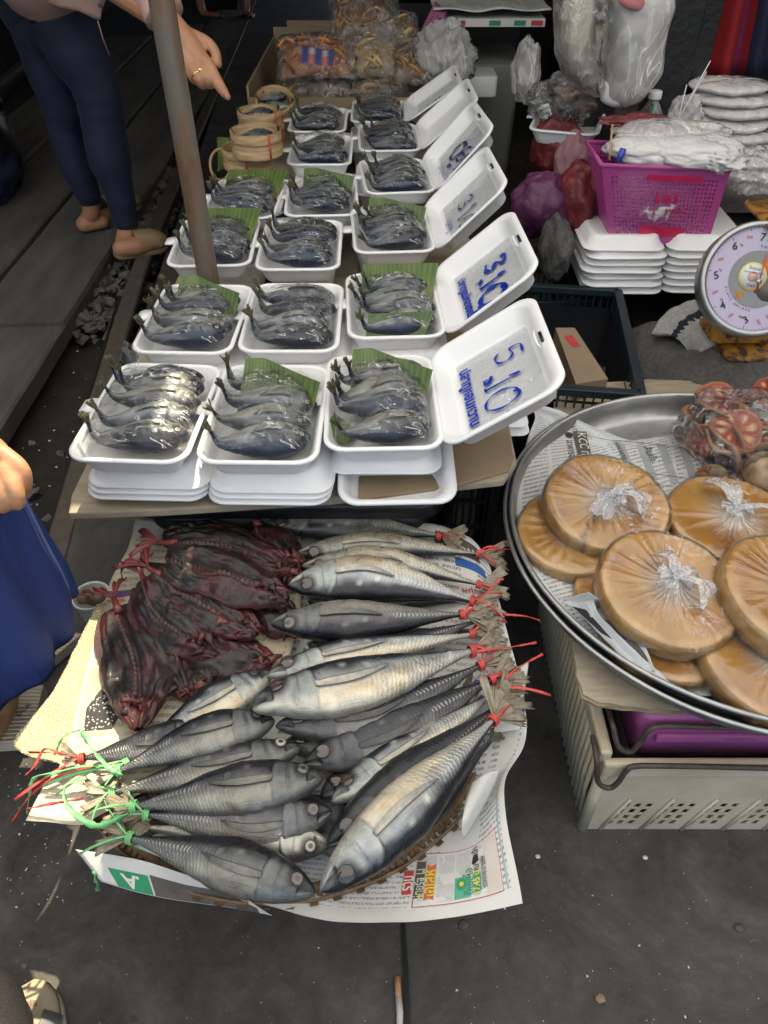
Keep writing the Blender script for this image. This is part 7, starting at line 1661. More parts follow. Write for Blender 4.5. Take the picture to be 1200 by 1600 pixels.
# housing and foot
mb = MB(); bq = ctr - nrm * .045; 
mb.rings([[Vector((bq.x + .04 + p.x, bq.y + .06 + p.y, z)) for p in rrect(w_, d_, .02, 0)] for z, w_, d_ in ((.455, .16, .12), (.50, .13, .11), (.60, .12, .10), (.68, .12, .09), (.70, .10, .08))]); mb.build('housing', M['mustard'], sc, mods={'bevel': .003})
mb = MB(); fc_ = at(1168, 520, .44); 
mb.rings([[V(p.x, p.y, z) for p in [at(u_, v_, .44) for u_, v_ in pts_]] for z, pts_ in ((.425, ((1064, 500), (1072, 488), (1100, 462), (1300, 430), (1300, 545), (1175, 560), (1140, 556), (1110, 530))), (.437, ((1064, 500), (1072, 488), (1100, 462), (1300, 430), (1300, 545), (1175, 560), (1140, 556), (1110, 530))), (.446, ((1074, 498), (1082, 488), (1105, 465), (1295, 434), (1295, 538), (1172, 550), (1145, 546), (1118, 524))))]); mb.build('foot_plate', M['mustard'], sc, smooth=False, mods={'bevel': .004})
mb = MB(); mb.rings([[V(p.x, p.y, z) for p in [at(u_, v_, .45) for u_, v_ in ((1090, 490), (1105, 478), (1290, 450), (1290, 520), (1165, 534), (1130, 520))]] for z in (.440, .462, .470)]); mb.build('foot_step', M['mustard'], sc, smooth=False, mods={'bevel': .004})
mb = MB(); mb.rings([[Vector((bq.x + .10 + p.x, bq.y + .08 + p.y, z)) for p in rrect(.20, .18, .03, 0)] for z in (.745, .752)]); mb.tube([V(bq.x + .06, bq.y + .08, .69), V(bq.x + .06, bq.y + .08, .748)], .012, 10); mb.build('weighing_platform', M['mustard'], sc)
# foam box stacks under the magenta basket
base = at(965, 462, .40)
for sidx, (cx_, lab_) in enumerate(((base.x + .01, 'left'), (base.x + .245, 'right'))):
    for k in range(7):
        ord_ = ['lowest', 'second from the bottom', 'third from the bottom', 'middle one', 'third from the top', 'second from the top', 'topmost'][k]
        t = thing('foam_box', 'closed white foam box, %s in the %s stack under the magenta basket' % (ord_, lab_), 'foam box', (cx_ + R.uniform(-.006, .006) - k * .002, base.y + .165 + R.uniform(-.006, .006), .400 + k * .0205), 'foam boxes stacked under the magenta basket')
        place_mb(CLOSED, 'shell', M['foam'], t, T4(rz=.02 * (k % 3) - .02) @ Matrix.Scale(1.04, 4))
# magenta basket: pierced sides
bk = thing('plastic_basket', 'translucent magenta perforated basket full of plastic bags', 'basket', (0, 0, 0))
bl, br, tl, tr_ = aty(952, 374, 2.08), aty(1104, 384, 2.08), aty(940, 258, 2.04), aty(1141, 266, 2.04)
dep = .20
M['magenta'] = simple('magenta_plastic', (.75, .13, .50), .3, .2, 9, bmp=0); 
nt_ = M['magenta'].node_tree; pb = nt_.nodes['Principled BSDF']; pb.inputs['Transmission Weight'].default_value = .25; pb.inputs['Alpha'].default_value = .62
def side_panel(A, B, C_, D_, nx, ny, name, m0=.05, solidtop=.10, solidl=.07):
    """panel between A (low left), B (low right), C (top right), D (top left), pierced with rows of small holes"""
    mb = MB()
    def g(a, b): return (A * (1 - a) + B * a) * (1 - b) + (D_ * (1 - a) + C_ * a) * b
    NX, NY = nx * 2 + 1, ny * 2 + 1
    for i in range(NX + 1):
        for j in range(NY + 1):
            a = m0 + (1 - 2 * m0) * i / NX; b = solidl + (1 - solidl - solidtop) * j / NY
            if i == 0: a = 0
            if i == NX: a = 1
            if j == 0: b = 0
            if j == NY: b = 1
            mb.add(g(a, b))
    for i in range(NX):
        for j in range(NY):
            if i % 2 == 1 and j % 2 == 1 and 0 < i < NX - 1 and 0 < j < NY - 1: continue
            q = i * (NY + 1) + j; mb.face(q, q + NY + 1, q + NY + 2, q + 1)
    return mb.build(name, M['magenta'], bk, smooth=False, mods={'solid': .003})
off = V(0, dep, 0); offb = V(0, dep * .85, 0)
side_panel(bl, br, tr_, tl, 26, 15, 'front_panel'); side_panel(bl + offb, br + offb, tr_ + off, tl + off, 26, 15, 'back_panel')
side_panel(bl, bl + offb, tl + off, tl, 12, 15, 'side_panel'); side_panel(br, br + offb, tr_ + off, tr_, 12, 15, 'side_panel')
mb = MB(); mb.tube([tl, tr_, tr_ + off, tl + off, tl], .006, 8); mb.build('rim', M['magenta'], bk)
mb = MB(); [mb.add(p) for p in (bl, br, br + offb, bl + offb)]; mb.face(0, 1, 2, 3); mb.build('bottom_panel', M['magenta'], bk, mods={'solid': .003})
redp = simple('hot_pink_print', (.62, .02, .10), .35, .2, 30, bmp=0)
def bp_(a, b, d=-.004): return (bl * (1 - a) + br * a) * (1 - b) + (tl * (1 - a) + tr_ * a) * b + V(0, d, 0)
for (a0, b0, a1, b1) in ((.36, .84, .80, .91), (.30, .10, .74, .23)):
    mb = MB(); mb.grid(4, 2, lambda a, b: bp_(lerp(a0, a1, a), lerp(b0, b1, b))); mb.build('label_strip', redp, bk)
text_mesh('101', 1, redp, 'lettering', bk, lambda x, y: bp_(.53 + x * .16, .60 + y * .16, -.0045), bold=.04); text_mesh('SARUTI', 1, redp, 'lettering', bk, lambda x, y: bp_(.61 + x * .05, .46 + y * .06, -.0045), bold=.04)
# things inside the basket
def crumple(c, sx, sy, sz, seed, mat, lab, name='plastic_bag', rough=.25, cat='bag', group=None, n=(44, 64), sharp=1.0):
    o = single(bagmesh(Vector(c), sx, sy, sz, seed, n, rough, sharp=sharp), name, mat, lab, cat, group); return o
cb_ = (bl + br) / 2 + off / 2
M['milky'] = film_mat('milky_white_bags', haze=.62, hstreak=.10, gl=.35, rough=.16, nscale=9, stretch=(1, 1, 3), bstr=.7, col=(.88, .86, .85), painted_glint=.4)
q = aty(1010, 232, 2.14); crumple(q, .12, .09, .035, 3, M['milky'], 'white plastic bags heaped at the left in the magenta basket', rough=.2, sharp=.5)
q = aty(1085, 235, 2.12); crumple(q, .13, .10, .040, 5, M['milky'], 'clear plastic bags drooping over the right rim of the magenta basket', rough=.2, sharp=.5)
q = aty(1120, 245, 2.08); crumple(q, .07, .08, .03, 6, M['milky'], 'corner of clear plastic bags hanging out right over the rim', rough=.35)
q = aty(1050, 205, 2.2); crumple(q, .16, .06, .03, 8, M['whitebag'], 'long clear bag lying across the top of the magenta basket', rough=.2, sharp=.5)
q = aty(1020, 300, 2.14); crumple(q, .11, .08, .10, 12, M['milky'], 'crumpled white bags seen through the magenta basket front', rough=.2)
q = aty(995, 190, 2.24); crumple(q, .09, .03, .02, 9, M['pinkbagm'] if 'pinkbagm' in M else M['red_bag'], 'crimson paper strip behind the white bags in the basket', 'crimson_paper', cat='paper', rough=.4)
mb = MB(); mb.tube([aty(966, 254, 2.06), aty(974, 232, 2.07)], .0085, 12); single(mb, 'marker_pen', simple('blue_cap', (.02, .06, .36), .3, .1, 20), 'blue-capped marker pen upright at the left in the magenta basket', 'pen')
mb = MB(); mb.tube([aty(952, 250, 2.07), aty(957, 195, 2.12)], .003, 8); single(mb, 'wooden_skewer', M['bamboo'], 'wooden skewers at the left end of the magenta basket', 'skewer')
mb = MB(); [mb.tube([aty(1060, 186, 2.25), aty(u_, v_, 2.3)], .0016, 6) for u_, v_ in ((1073, 132), (1110, 95), (1104, 112))]; o_ = single(mb, 'bamboo_skewers', M['white_plastic'], 'thin pale skewers sticking up out of the bags', 'skewers'); o_['kind'] = 'stuff'
q = aty(1070, 178, 2.3); crumple(q, .045, .04, .05, 13, M['whitebag'], 'small clear bag standing behind the magenta basket, holding skewers', rough=.3)
bo = thing('water_bottle', 'clear plastic bottle with a white cap and green straw behind the basket', 'bottle', aty(1012, 190, 2.3)); W_ = aty(1014, 192, 2.3)
mb = MB(); mb.rings([[Vector((W_.x + r * math.cos(a), W_.y + r * math.sin(a), W_.z + z)) for a in [2 * PI * k / 24 for k in range(24)]] for r, z in ((.034, -.12), (.036, 0), (.030, .03), (.014, .055), (.013, .065))]); mb.build('bottle_body', M['filmbag'], bo)
mb = MB(); mb.tube([V(W_.x, W_.y, W_.z + .062), V(W_.x, W_.y, W_.z + .082)], .018, 20); mb.build('cap', M['white_plastic'], bo, mods={'bevel': .002})
mb = MB(); mb.tube([V(W_.x + .004, W_.y - .01, W_.z - .03), V(W_.x + .006, W_.y, W_.z + .05)], .005, 10); mb.build('straw', simple('green_straw', (.04, .34, .10), .4, .1, 20), bo)
# stack of folded white bags on the shelf at the right
sh = thing('shelf_board', 'low wooden shelf at the right edge under the bags', 'shelf', aty(1180, 300, 2.35)); mb = MB(); W_ = aty(1120, 300, 2.35); mb.box((W_.x + .35, W_.y + .3, W_.z - .02), (.80, .75, .03)); mb.build('board', M['wood_dark'], sh, smooth=False); mb = MB(); mb.box((W_.x + .35, W_.y + .3, W_.z - .12), (.76, .7, .03)); mb.build('board', M['wood_dark'], sh, smooth=False)
mb = MB(); [mb.box((W_.x + dx_, W_.y + dy_, (W_.z - .04) / 2), (.04, .04, W_.z - .04)) for dx_, dy_ in ((.0, -.02), (.7, -.02))]; mb.build('leg', M['wood_dark'], sh, smooth=False)
for k in range(9):
    v_ = 285 - k * 19; q = aty(1150 - (k % 3) * 5, v_, 2.5 + k * .02)
    mb = MB(); sd_ = k * 3.1
    mb.grid(14, 30, lambda a, b: (lambda th, ph: q + V(.13 * abs(math.sin(th)) ** .5 * math.cos(ph) * (1 + .08 * nz((math.cos(ph), math.sin(ph), k), 2, sd_)), .10 * abs(math.sin(th)) ** .5 * math.sin(ph), .016 * math.cos(th) + .007 * nz((math.cos(ph) * 2, math.sin(ph) * 2, k), 1.6, sd_)))(a * PI, b * 2 * PI), cv=True)
    single(mb, 'folded_bags', M['milky2'] if 'milky2' in M else M['milky'], 'folded white plastic bags, %s in the pile behind the magenta basket' % ['lowest', 'second from the bottom', 'third from the bottom', 'fourth from the bottom', 'middle', 'fourth from the top', 'third from the top', 'second from the top', 'topmost'][k], 'bags', 'pile of folded plastic bags')
q = aty(1175, 265, 2.2); crumple(q, .10, .10, .05, 33, M['whitebag'], 'clear bag lying on the shelf at the right edge', rough=.3)
# black post and the coloured cloth
mb = MB(); xp = aty(1072, 60, 2.75).x
mb.box((xp - .035, 2.75, 1.25), (.11, .12, 2.5)); mb.box((xp + .065, 2.80, 1.25), (.06, .10, 2.5)); single(mb, 'black_post', M['blackpost'], 'thick black painted post behind the hanging bags', 'post', smooth=False, mods={'bevel': .004})
cl_ = thing('hanging_cloth', 'red, crimson and navy striped cloth hanging at the top right', 'cloth', aty(1160, 60, 3.0))
A_, B_2, C_2, D_2 = aty(1090, 122, 3.0), aty(1290, 108, 3.0), aty(1330, -160, 3.0), aty(1150, -160, 3.0)
mb = MB(); mb.grid(60, 10, lambda a, b: (A_ * (1 - a) + B_2 * a) * (1 - b) + (D_2 * (1 - a) + C_2 * a) * b + V(0, .03 * math.sin(a * 26), 0))
for i in range(len(mb.f)): a = (i // 10) / 60; mb.m[i] = 0 if a < .24 else 1 if a < .32 else 0 if a < .36 else 2
mb.build('cloth', [M['red_cloth'], M['crimson_cloth'], M['navy_cloth']], cl_, mods={'solid': .003})
# bags hanging in front of the post
def hbag(pts, yy, lab, mat, seed, depth=.05):
    P = [aty(u_, v_, yy) for u_, v_ in pts]; c_ = sum(P, Vector()) / len(P); n = 48; loop = catmull(P + [P[0]], 6)[:-1]; mb = MB()
    def f(a, b):
        i = b * len(loop); k = int(i) % len(loop); e = loop[k].lerp(loop[(k + 1) % len(loop)], i - int(i)); r_ = math.sin(a * PI) ** .6
        y_ = math.cos(a * PI) * depth; p = c_.lerp(e, r_)
        return p + V(0, -y_ + .022 * nz(p * 9, 1, seed) + .012 * nz(V(p.x * 34, 0, p.z * 9), 1, seed), 0) + V(.006 * nz(p * 30, 1, seed), 0, .006 * nz(p * 30, 1, seed + 1))
    mb.grid(22, len(loop), f, cv=True); return single(mb, 'hanging_bag', mat, lab, 'bag', 'bags hanging beside the black post')
M['creambag'] = simple('cream_cloth_bundle', (.50, .45, .37), .8, .15, 12, bmp=.7, bscale=14, stretch=(3, 3, .5), bdist=.02)
hbag([(885, -30), (872, 40), (874, 95), (898, 130), (925, 145), (935, 120), (930, 60), (925, -30)], 2.36, 'cream folded bundle in a clear hanging bag, left one', M['creambag'], 3)
hbag([(928, 40), (925, 100), (934, 140), (942, 146), (948, 110), (946, 50)], 2.34, 'narrow cream bundle hanging lower between the two clear bags', M['creambag'], 5, .03)
hbag([(866, -30), (866, 45), (876, 110), (905, 140), (935, 150), (946, 100), (940, -30)], 2.32, 'clear bag hanging at the left with the cream bundle inside', M['filmbag'], 7, .09)
hbag([(950, -30), (942, 60), (938, 130), (950, 160), (975, 166), (1010, 140), (1032, 100), (1040, 40), (1045, -30)], 2.33, 'large milky bag hanging at the right with a green coil inside', M['whitebag'], 9, .10)
hbag([(975, 30), (960, 90), (975, 120), (1005, 115), (1025, 80), (1015, 30)], 2.40, 'pale crumpled wrapping inside the large hanging bag', M['creambag'], 15, .03)
hbag([(940, 125), (938, 150), (948, 163), (974, 165), (980, 140), (960, 122)], 2.30, 'white foam cup in the bottom corner of the large hanging bag', M['white_plastic'], 11, .03)
hbag([(945, -30), (960, 5), (985, 20), (1010, 20), (1040, 2), (1050, -30)], 2.28, 'white bag with a pink print hanging over the others at the top', M['white_plastic'], 13, .04)
hbag([(965, -28), (965, 2), (980, 14), (1002, 16), (1008, -5), (1000, -28)], 2.235, 'pink printed patch on the topmost hanging bag', simple('salmon_print', (.60, .22, .24), .5, .2, 12), 14, .015)
mb = MB(); cg = aty(986, 74, 2.29); rr = random.Random(3)
for k in range(9): mb.tube([cg + V((.030 - .0022 * k) * math.cos(a), .012 * math.sin(a * 2 + k) - .03, (.034 - .002 * k) * math.sin(a)) for a in [2 * PI * j / 20 for j in range(21)]], .0028, 6, cap=False)
single(mb, 'green_coil', simple('dark_green_cord', (.012, .09, .035), .4, .3, 30), 'coil of dark green cord hanging in the large clear bag', 'cord')
mb = MB(); mb.tube([aty(942, 60, 2.26), aty(937, 90, 2.25), aty(940, 105, 2.25), aty(934, 95, 2.25), aty(938, 118, 2.25)], .002, 6); single(mb, 'red_string', M['red_bag'], 'thin red string hanging between the clear bags', 'string')
# foam tray of dried fruit and coloured bags under it
q = aty(888, 192, 2.55); t = thing('foam_box', 'open foam box with a bag of dark dried fruit beside the post', 'foam box', q); place_mb(TRAY, 'tray', M['foam'], t, T4(0, 0, -.03, rz=-.3) @ Matrix.Scale(1.0, 4))
M['darkfruit'] = attr_mat('dark_dried_fruit', .4, .4, 0, 60, .6, .004, .5)
mb = bagmesh(aty(898, 160, 2.58), .07, .06, .05, 5, rough=.4); mb.col = [mixc((.03, .012, .01), (.22, .08, .03), sstep(.0, .5, nz(p, 30, 2))) for p in mb.v]; single(mb, 'dried_fruit_heap', M['darkfruit'], 'dark red-brown dried fruit heaped in the foam box by the post', 'dried fruit')
q = aty(880, 160, 2.55); crumple(q, .10, .07, .07, 15, M['filmbag'], 'clear bag wrapped round the dark dried fruit', rough=.35)
for (u, v, y, sx, sz, mt, lab) in ((870, 232, 2.5, .08, .09, 'red_bag', 'dark red bag directly under the foam box of dried fruit'), (896, 255, 2.4, .055, .09, 'pink_cloth', 'faded pink cloth hanging beside the magenta basket'), (845, 320, 2.25, .09, .09, 'magenta_bag', 'purple plastic bag right of the third lid'), (905, 310, 2.25, .075, .10, 'red_bag', 'brick-red plastic bag against the magenta basket'), (872, 300, 2.35, .07, .05, 'grey_towel', 'grey patterned cloth between the coloured bags'), (868, 390, 2.12, .05, .09, 'grey_towel', 'grey cloth roll standing left of the foam stacks'), (822, 110, 3.0, .05, .10, 'whitebag', 'white crumpled bag hanging in the dark behind the lids')):
    q = aty(u, v, y); crumple(q, sx, .08, sz, u * .1, M[mt], lab, 'cloth_bundle' if 'cloth' in mt or 'towel' in mt else 'plastic_bag', rough=.24, sharp=.55)
mb = MB(); q = aty(930, 190, 2.62); mb.box((q.x, q.y, .45), (.10, .05, .9)); single(mb, 'dark_stand', M['black'], 'dark upright panel between the coloured bags and the basket', 'stand', smooth=False)
# milky bag beside the snack box, grey cooler with papers, dark stall furniture
q = aty(695, 88, 3.5); crumple(q, .13, .10, .12, 21, M['whitebag'], 'milky crumpled carrier bag right of the snack packets', rough=.3)
co_ = thing('foam_cooler', 'large grey foam cooler box with newspapers on its lid behind the lids', 'cooler', aty(760, 130, 3.9)); q0, q1 = aty(692, 135, 3.9), aty(812, 135, 3.9)
mb = MB(); mb.rings([[Vector((p.x, p.y, z)) for p in rrect((q1.x - q0.x) * s_, .5, .03, 0, cx=(q0.x + q1.x) / 2, cy=4.15)] for z, s_ in ((.02, .90), (.55, 1.0), (.56, 1.06), (.62, 1.06))]); mb.build('box', M['grey_box'], co_, mods={'bevel': .004})
w0, w1 = aty(694, 34, 3.85), aty(850, 36, 3.85)
mb = MB(); mb.box(((w0.x + w1.x) / 2, 4.1, w0.z), (w1.x - w0.x, .55, .03)); o_ = single(mb, 'white_carton', M['white_plastic'], 'flat white carton with red and green print on the grey cooler', 'box', smooth=False)
for k, (a, mt) in enumerate(((.15, 'ink_red'), (.5, 'ink_green'), (.75, 'ink_green'), (.92, 'ink_red'))): mb = MB(); mb.box((lerp(w0.x, w1.x, a), 3.822, w0.z), (.05, .004, .018)); b_ = mb.build('printed_mark', M[mt], None, smooth=False); b_.parent = o_; b_.location = -o_.location
mb = MB(); q = (w0 + w1) / 2; mb.grid(20, 16, lambda a, b: V(lerp(w0.x - .05, w1.x + .02, a), lerp(3.82, 4.4, b), q.z + .05 + .015 * nz((a * 4, b * 4, 0), 1, 3))); single(mb, 'newspaper', M['news'], 'rumpled newspaper on top of the white carton at the back', 'newspaper', mods={'solid': .004})
q = aty(745, 128, 3.7); mb = MB(); mb.rings([[Vector((q.x + p.x, q.y + p.y, z)) for p in rrect(.16, .2, .02, 0)] for z in (q.z - .04, q.z + .04)]); single(mb, 'foam_box', M['foam'], 'small closed foam box on the floor side of the grey cooler', 'foam box', mods={'bevel': .006})
for (x, y, w, d, h, lab) in ((1.15, 3.6, .7, .6, .55, 'dark low stall table behind the black post'), (.30, 5.2, 1.0, .6, .75, 'dark stall table at the back of the lane'), (1.6, 5.0, 1.2, .8, .9, 'dark covered stall at the back right')):
    t = thing('stall_table', lab, 'table', (x, y, 0)); mb = MB(); mb.box((x, y, h), (w, d, .04)); mb.build('table_top', M['wood_dark'], t, smooth=False); mb = MB(); mb.box((x, y, h / 2 - .02), (w * .94, d * .9, h - .04)); mb.build('skirt', M['black'], t, smooth=False)
t = thing('dark_bundle', 'dark bundle with blue patterned cloth beyond the walkway at the upper left', 'bundle', (-2.6, 4.2, 0)); bagmesh(Vector((-2.35, 4.05, .22)), .42, .55, .42, 8, rough=.15).build('cover', M['black'], t); bagmesh(Vector((-2.05, 3.95, .12)), .14, .3, .16, 9, rough=.25).build('cloth', M['navy_cloth'], t)
# bucket by the basket, cigarette end on the ground
q = at(142, 930, .11); bu = thing('white_bucket', 'small white bucket of brown peelings on the ground left of the fish basket', 'bucket', (q.x, q.y, 0))
mb = MB(); mb.rings([[Vector((q.x + r * math.cos(a), q.y + r * math.sin(a), z)) for a in [2 * PI * k / 36 for k in range(36)]] for r, z in ((.030, .002), (.040, .10), (.044, .108), (.042, .112), (.038, .108), (.036, .07))], cap1=True); mb.build('tub', M['white_plastic'], bu)
M['peel'] = simple('brown_peel', (.22, .13, .09), .5, .4, 60, bmp=.4)
for k in range(6): bagmesh(V(q.x + R.uniform(-.02, .02), q.y + R.uniform(-.02, .02), .09 + .004 * k), .016, .012, .012, k + 3, n=(10, 14), rough=.3).build('peeling', M['peel'], bu)
ca, cb2 = at(621, 1527, .006), at(627, 1640, .006); cg_ = thing('cigarette_end', 'cigarette end with a tan filter lying on the ground at the bottom', 'cigarette', ca)
mid_ = ca.lerp(cb2, .30); mb = MB(); mb.tube([ca, mid_], .0052, 14); mb.build('filter', simple('tan_filter_paper', (.50, .27, .13), .8, .25, 60), cg_)
mb = MB(); mb.tube([mid_, mid_.lerp(cb2, .3) + V(.001, 0, 0), mid_.lerp(cb2, .6) + V(-.001, 0, 0), cb2], [.0054, .0056, .005, .005], 14); mb.build('paper', simple('burnt_white_paper', (.62, .60, .56), .85, .2, 60), cg_)
# ash marks and chips lying on the concrete
for (u, v, s_, mt, lab) in ((725, 1445, .010, 'stone', 'small grey stone chip on the ground below the cream crate'), (938, 1560, .009, 'card', 'small rusty flake on the ground at the lower right'), (840, 1338, .005, 'white_plastic', 'tiny white chip on the ground between the basket and the crate'), (1155, 1450, .009, 'stone', 'flat grey chip on the ground near the right edge'), (1008, 1340, .005, 'white_plastic', 'white speck just below the front of the cream crate')):
    q = at(u, v, .004); single(bagmesh(q, s_, s_ * .8, s_ * .35, u * .3, n=(8, 12), rough=.4), 'stone_chip', M[mt], lab, 'chip')
# ============================================================ PEOPLE
def atd(u, v, t):
    a, b = (u - 600) / F, -(v - 800) / F
    return Vector((a * t, (math.cos(PITCH) + b * math.sin(PITCH)) * t, H + (-math.sin(PITCH) + b * math.cos(PITCH)) * t))
def flesh(chains, voxel, name, mats, parent, smooth=4, matfn=None, close=None):
    """one continuous body: tapered limbs joined into a single skin"""
    mb = MB()
    for pts, rad in chains:
        pts = [Vector(p) for p in pts]; rad = list(rad) if hasattr(rad, '__len__') else [rad] * len(pts)
        P = catmull(pts, 5); RR = []
        for i in range(len(P)): x = i / 5; k = min(int(x), len(rad) - 2); RR.append(lerp(rad[k], rad[k + 1], min(1, x - k)) if len(rad) > 1 else rad[0])
        t0 = (P[0] - P[1]).normalized(); t1 = (P[-1] - P[-2]).normalized(); r0, r1 = RR[0], RR[-1]
        pre = [(P[0] + t0 * r0 * math.sin(q), r0 * math.cos(q)) for q in (1.45, 1.1, .7, .35)]; post = [(P[-1] + t1 * r1 * math.sin(q), r1 * math.cos(q)) for q in (.35, .7, 1.1, 1.45)]
        Q = [a for a, _ in pre] + P + [a for a, _ in post]; S = [b for _, b in pre] + RR + [b for _, b in post]
        mb.tube(Q, S, 14)
    o = mb.build(name, mats, None)
    m = o.modifiers.new('r', 'REMESH'); m.mode = 'VOXEL'; m.voxel_size = voxel
    s_ = o.modifiers.new('s', 'SMOOTH'); s_.factor = .5; s_.iterations = smooth
    dg = bpy.context.evaluated_depsgraph_get(); me = bpy.data.meshes.new_from_object(o.evaluated_get(dg)); bpy.data.objects.remove(o)
    off = WL.get(parent.name, Vector())
    for v in me.vertices: v.co -= off
    for p in me.polygons: p.use_smooth = True
    o = bpy.data.objects.new(name, me); C.objects.link(o); o.parent = parent; WL[o.name] = off; return o
def limb(chain, rad, name, mat, par, n=22, fold=.0, seed=0, cap=True, mods=None, flat=1.0):
    P = catmull([Vector(p) for p in chain], 7); RR = []
    for i in range(len(P)): x = i / 7; k = min(int(x), len(rad) - 2); RR.append(lerp(rad[k], rad[k + 1], sstep(0, 1, min(1, x - k))))
    if name == 'leggings_leg': RR = [r * (1 + .022 * math.sin(i * 2.1) * (1 if abs(i / len(RR) - .45) < .12 or i > len(RR) * .86 else .25)) for i, r in enumerate(RR)]
    mb = MB(); mb.tube(P, RR, n, cap)
    if fold: mb.v = [p + Vector((nz(V(p.x * 3, p.y * 3, p.z * 11), 1, seed), nz(V(p.x * 3, p.y * 3, p.z * 11), 1, seed + 4), 0)) * fold for p in mb.v]
    return mb.build(name, mat, par, mods=mods)
K = 1 / 550.0
p1 = thing('person', 'person in navy leggings and dusty pink shirt bending to point at the fish', 'person', (-1.25, 3.35, 0))
def h_(u, v, d=0.0): return atd(u, v, 2.1 - d)
Y1, Y2 = 3.30, 3.50
hipz = aty(88, 10, 3.35)
hip = Vector((-1.30, 3.38, .93)); chest = V(-1.14, 3.05, 1.30); sho = V(-.98, 2.95, 1.38); elb = V(-.95, 2.72, 1.16); wr = h_(262, 34)
neck = V(-1.02, 2.82, 1.50); head = V(-.98, 2.72, 1.62)
legF = [aty(92, 20, Y1), aty(118, 75, Y1), aty(149, 135, Y1), aty(160, 190, Y1), aty(170, 245, Y1), aty(186, 300, Y1), aty(198, 352, Y1)]
legB = [aty(60, 30, Y2), aty(78, 100, Y2), aty(97, 165, Y2), aty(103, 205, Y2), aty(118, 255, Y2), aty(136, 300, Y2), aty(143, 330, Y2)]
chains = [
 (legF + [at(193, 385, .045)], [.115, .108, .085, .074, .078, .055, .042, .040]), ([at(190, 388, .045), at(215, 384, .05), at(246, 378, .04)], [.040, .040, .034]),
 (legB + [at(136, 347, .045)], [.11, .095, .075, .062, .064, .048, .040, .038]), ([at(132, 350, .045), at(160, 346, .045)], [.038, .032]),
 ([hip, lerp(hip, chest, .5), chest], [.15, .14, .15]), ([legF[0], hip], [.10, .12]), ([legB[0], hip], [.10, .12]),
 ([chest, sho, lerp(sho, elb, .5), elb, lerp(elb, wr, .6), wr], [.10, .075, .055, .047, .045, .036]),
 ([chest, V(-1.4, 3.05, 1.36), V(-1.5, 2.95, 1.1), V(-1.45, 2.8, .95)], [.10, .06, .048, .035]),
 ([chest, neck, head], [.09, .055, .05]), ([head, head + V(.01, -.02, .05)], [.088, .092]), ([head + V(.02, -.09, -.03), head + V(.02, -.11, -.02)], [.02, .012]),
 # hand: palm, pointing finger, three curled fingers, thumb
 ([wr, h_(288, 66), h_(318, 100)], [21 * K, 22 * K, 14 * K]), ([h_(268, 50), h_(290, 88), h_(304, 108)], [17 * K, 17 * K, 12 * K]),
 ([h_(320, 98), h_(329, 110, .01), h_(340, 129, .012), h_(349, 143, .008), h_(355, 151, .004)], [12 * K, 10.5 * K, 9.2 * K, 7.8 * K, 5.5 * K]),
 ([h_(312, 104, .01), h_(324, 122, .012), h_(328, 130, -.012), h_(322, 126, -.04)], [11 * K, 10 * K, 9 * K, 7.5 * K]),
 ([h_(302, 107, .008), h_(313, 125, .008), h_(316, 131, -.016), h_(311, 126, -.04)], [10.5 * K, 9.5 * K, 8.5 * K, 7 * K]),
 ([h_(293, 104, .0), h_(302, 120, .0), h_(305, 125, -.02), h_(301, 121, -.04)], [9.5 * K, 8.5 * K, 7.5 * K, 6 * K]),
 ([h_(296, 55), h_(322, 66, -.01), h_(336, 82, -.012), h_(340, 100, -.014)], [11 * K, 9.5 * K, 8.5 * K, 7 * K]),
]
flesh(chains, .0040, 'body', M['skin'], p1, smooth=2)
mb = MB(); mb.tube([h_(353, 149, .019), h_(357, 155, .012)], [(.0022, .0095), (.0018, .007)], 10, up=V(0, 0, 1)); mb.build('fingernail', M['nail'], p1)
mb = MB(); c_ = h_(310, 119, .008); ax = (h_(313, 125, .008) - h_(302, 107, .008)).normalized(); s1 = ax.cross(V(0, 0, 1)).normalized(); s2 = ax.cross(s1)
mb.tube([c_ + (s1 * math.cos(a) + s2 * math.sin(a)) * .0195 for a in [2 * PI * k / 20 for k in range(21)]], .0024, 8, cap=False)
g0 = c_ - (s2 if s2.y > 0 else -s2) * .022
mb.grid(8, 12, lambda a, b: g0 + Vector((math.sin(a * PI) * math.cos(b * 2 * PI) * .007, math.sin(a * PI) * math.sin(b * 2 * PI) * .005, math.cos(a * PI) * .006)), cv=True); mb.build('ring', M['gold'], p1)
lg = limb(legF, [.125, .118, .095, .086, .088, .063, .052], 'leggings_leg', M['navy'], p1, 28); limb(legB[:-1] + [aty(141, 317, Y2)], [.12, .105, .085, .072, .074, .057, .046], 'leggings_leg', M['navy'], p1, 28)
limb([legF[0] + V(0, 0, -.04), hip + V(0, 0, 0), lerp(hip, chest, .3)], [.14, .165, .16], 'leggings_waist', M['navy'], p1, 30)
# stitched side seam and knee creases
mb = MB(); mb.tube(catmull([aty(u_, v_, Y1) + V(0, -.092, .03) * k_ for u_, v_, k_ in ((58, 5, 1.1), (95, 60, 1.15), (135, 110, 1.0), (163, 155, .8), (173, 200, .75), (182, 260, .62), (198, 330, .4))], 8), .0016, 5); mb.build('side_seam', simple('seam_thread', (.06, .075, .12), .8, .2, 30), p1)
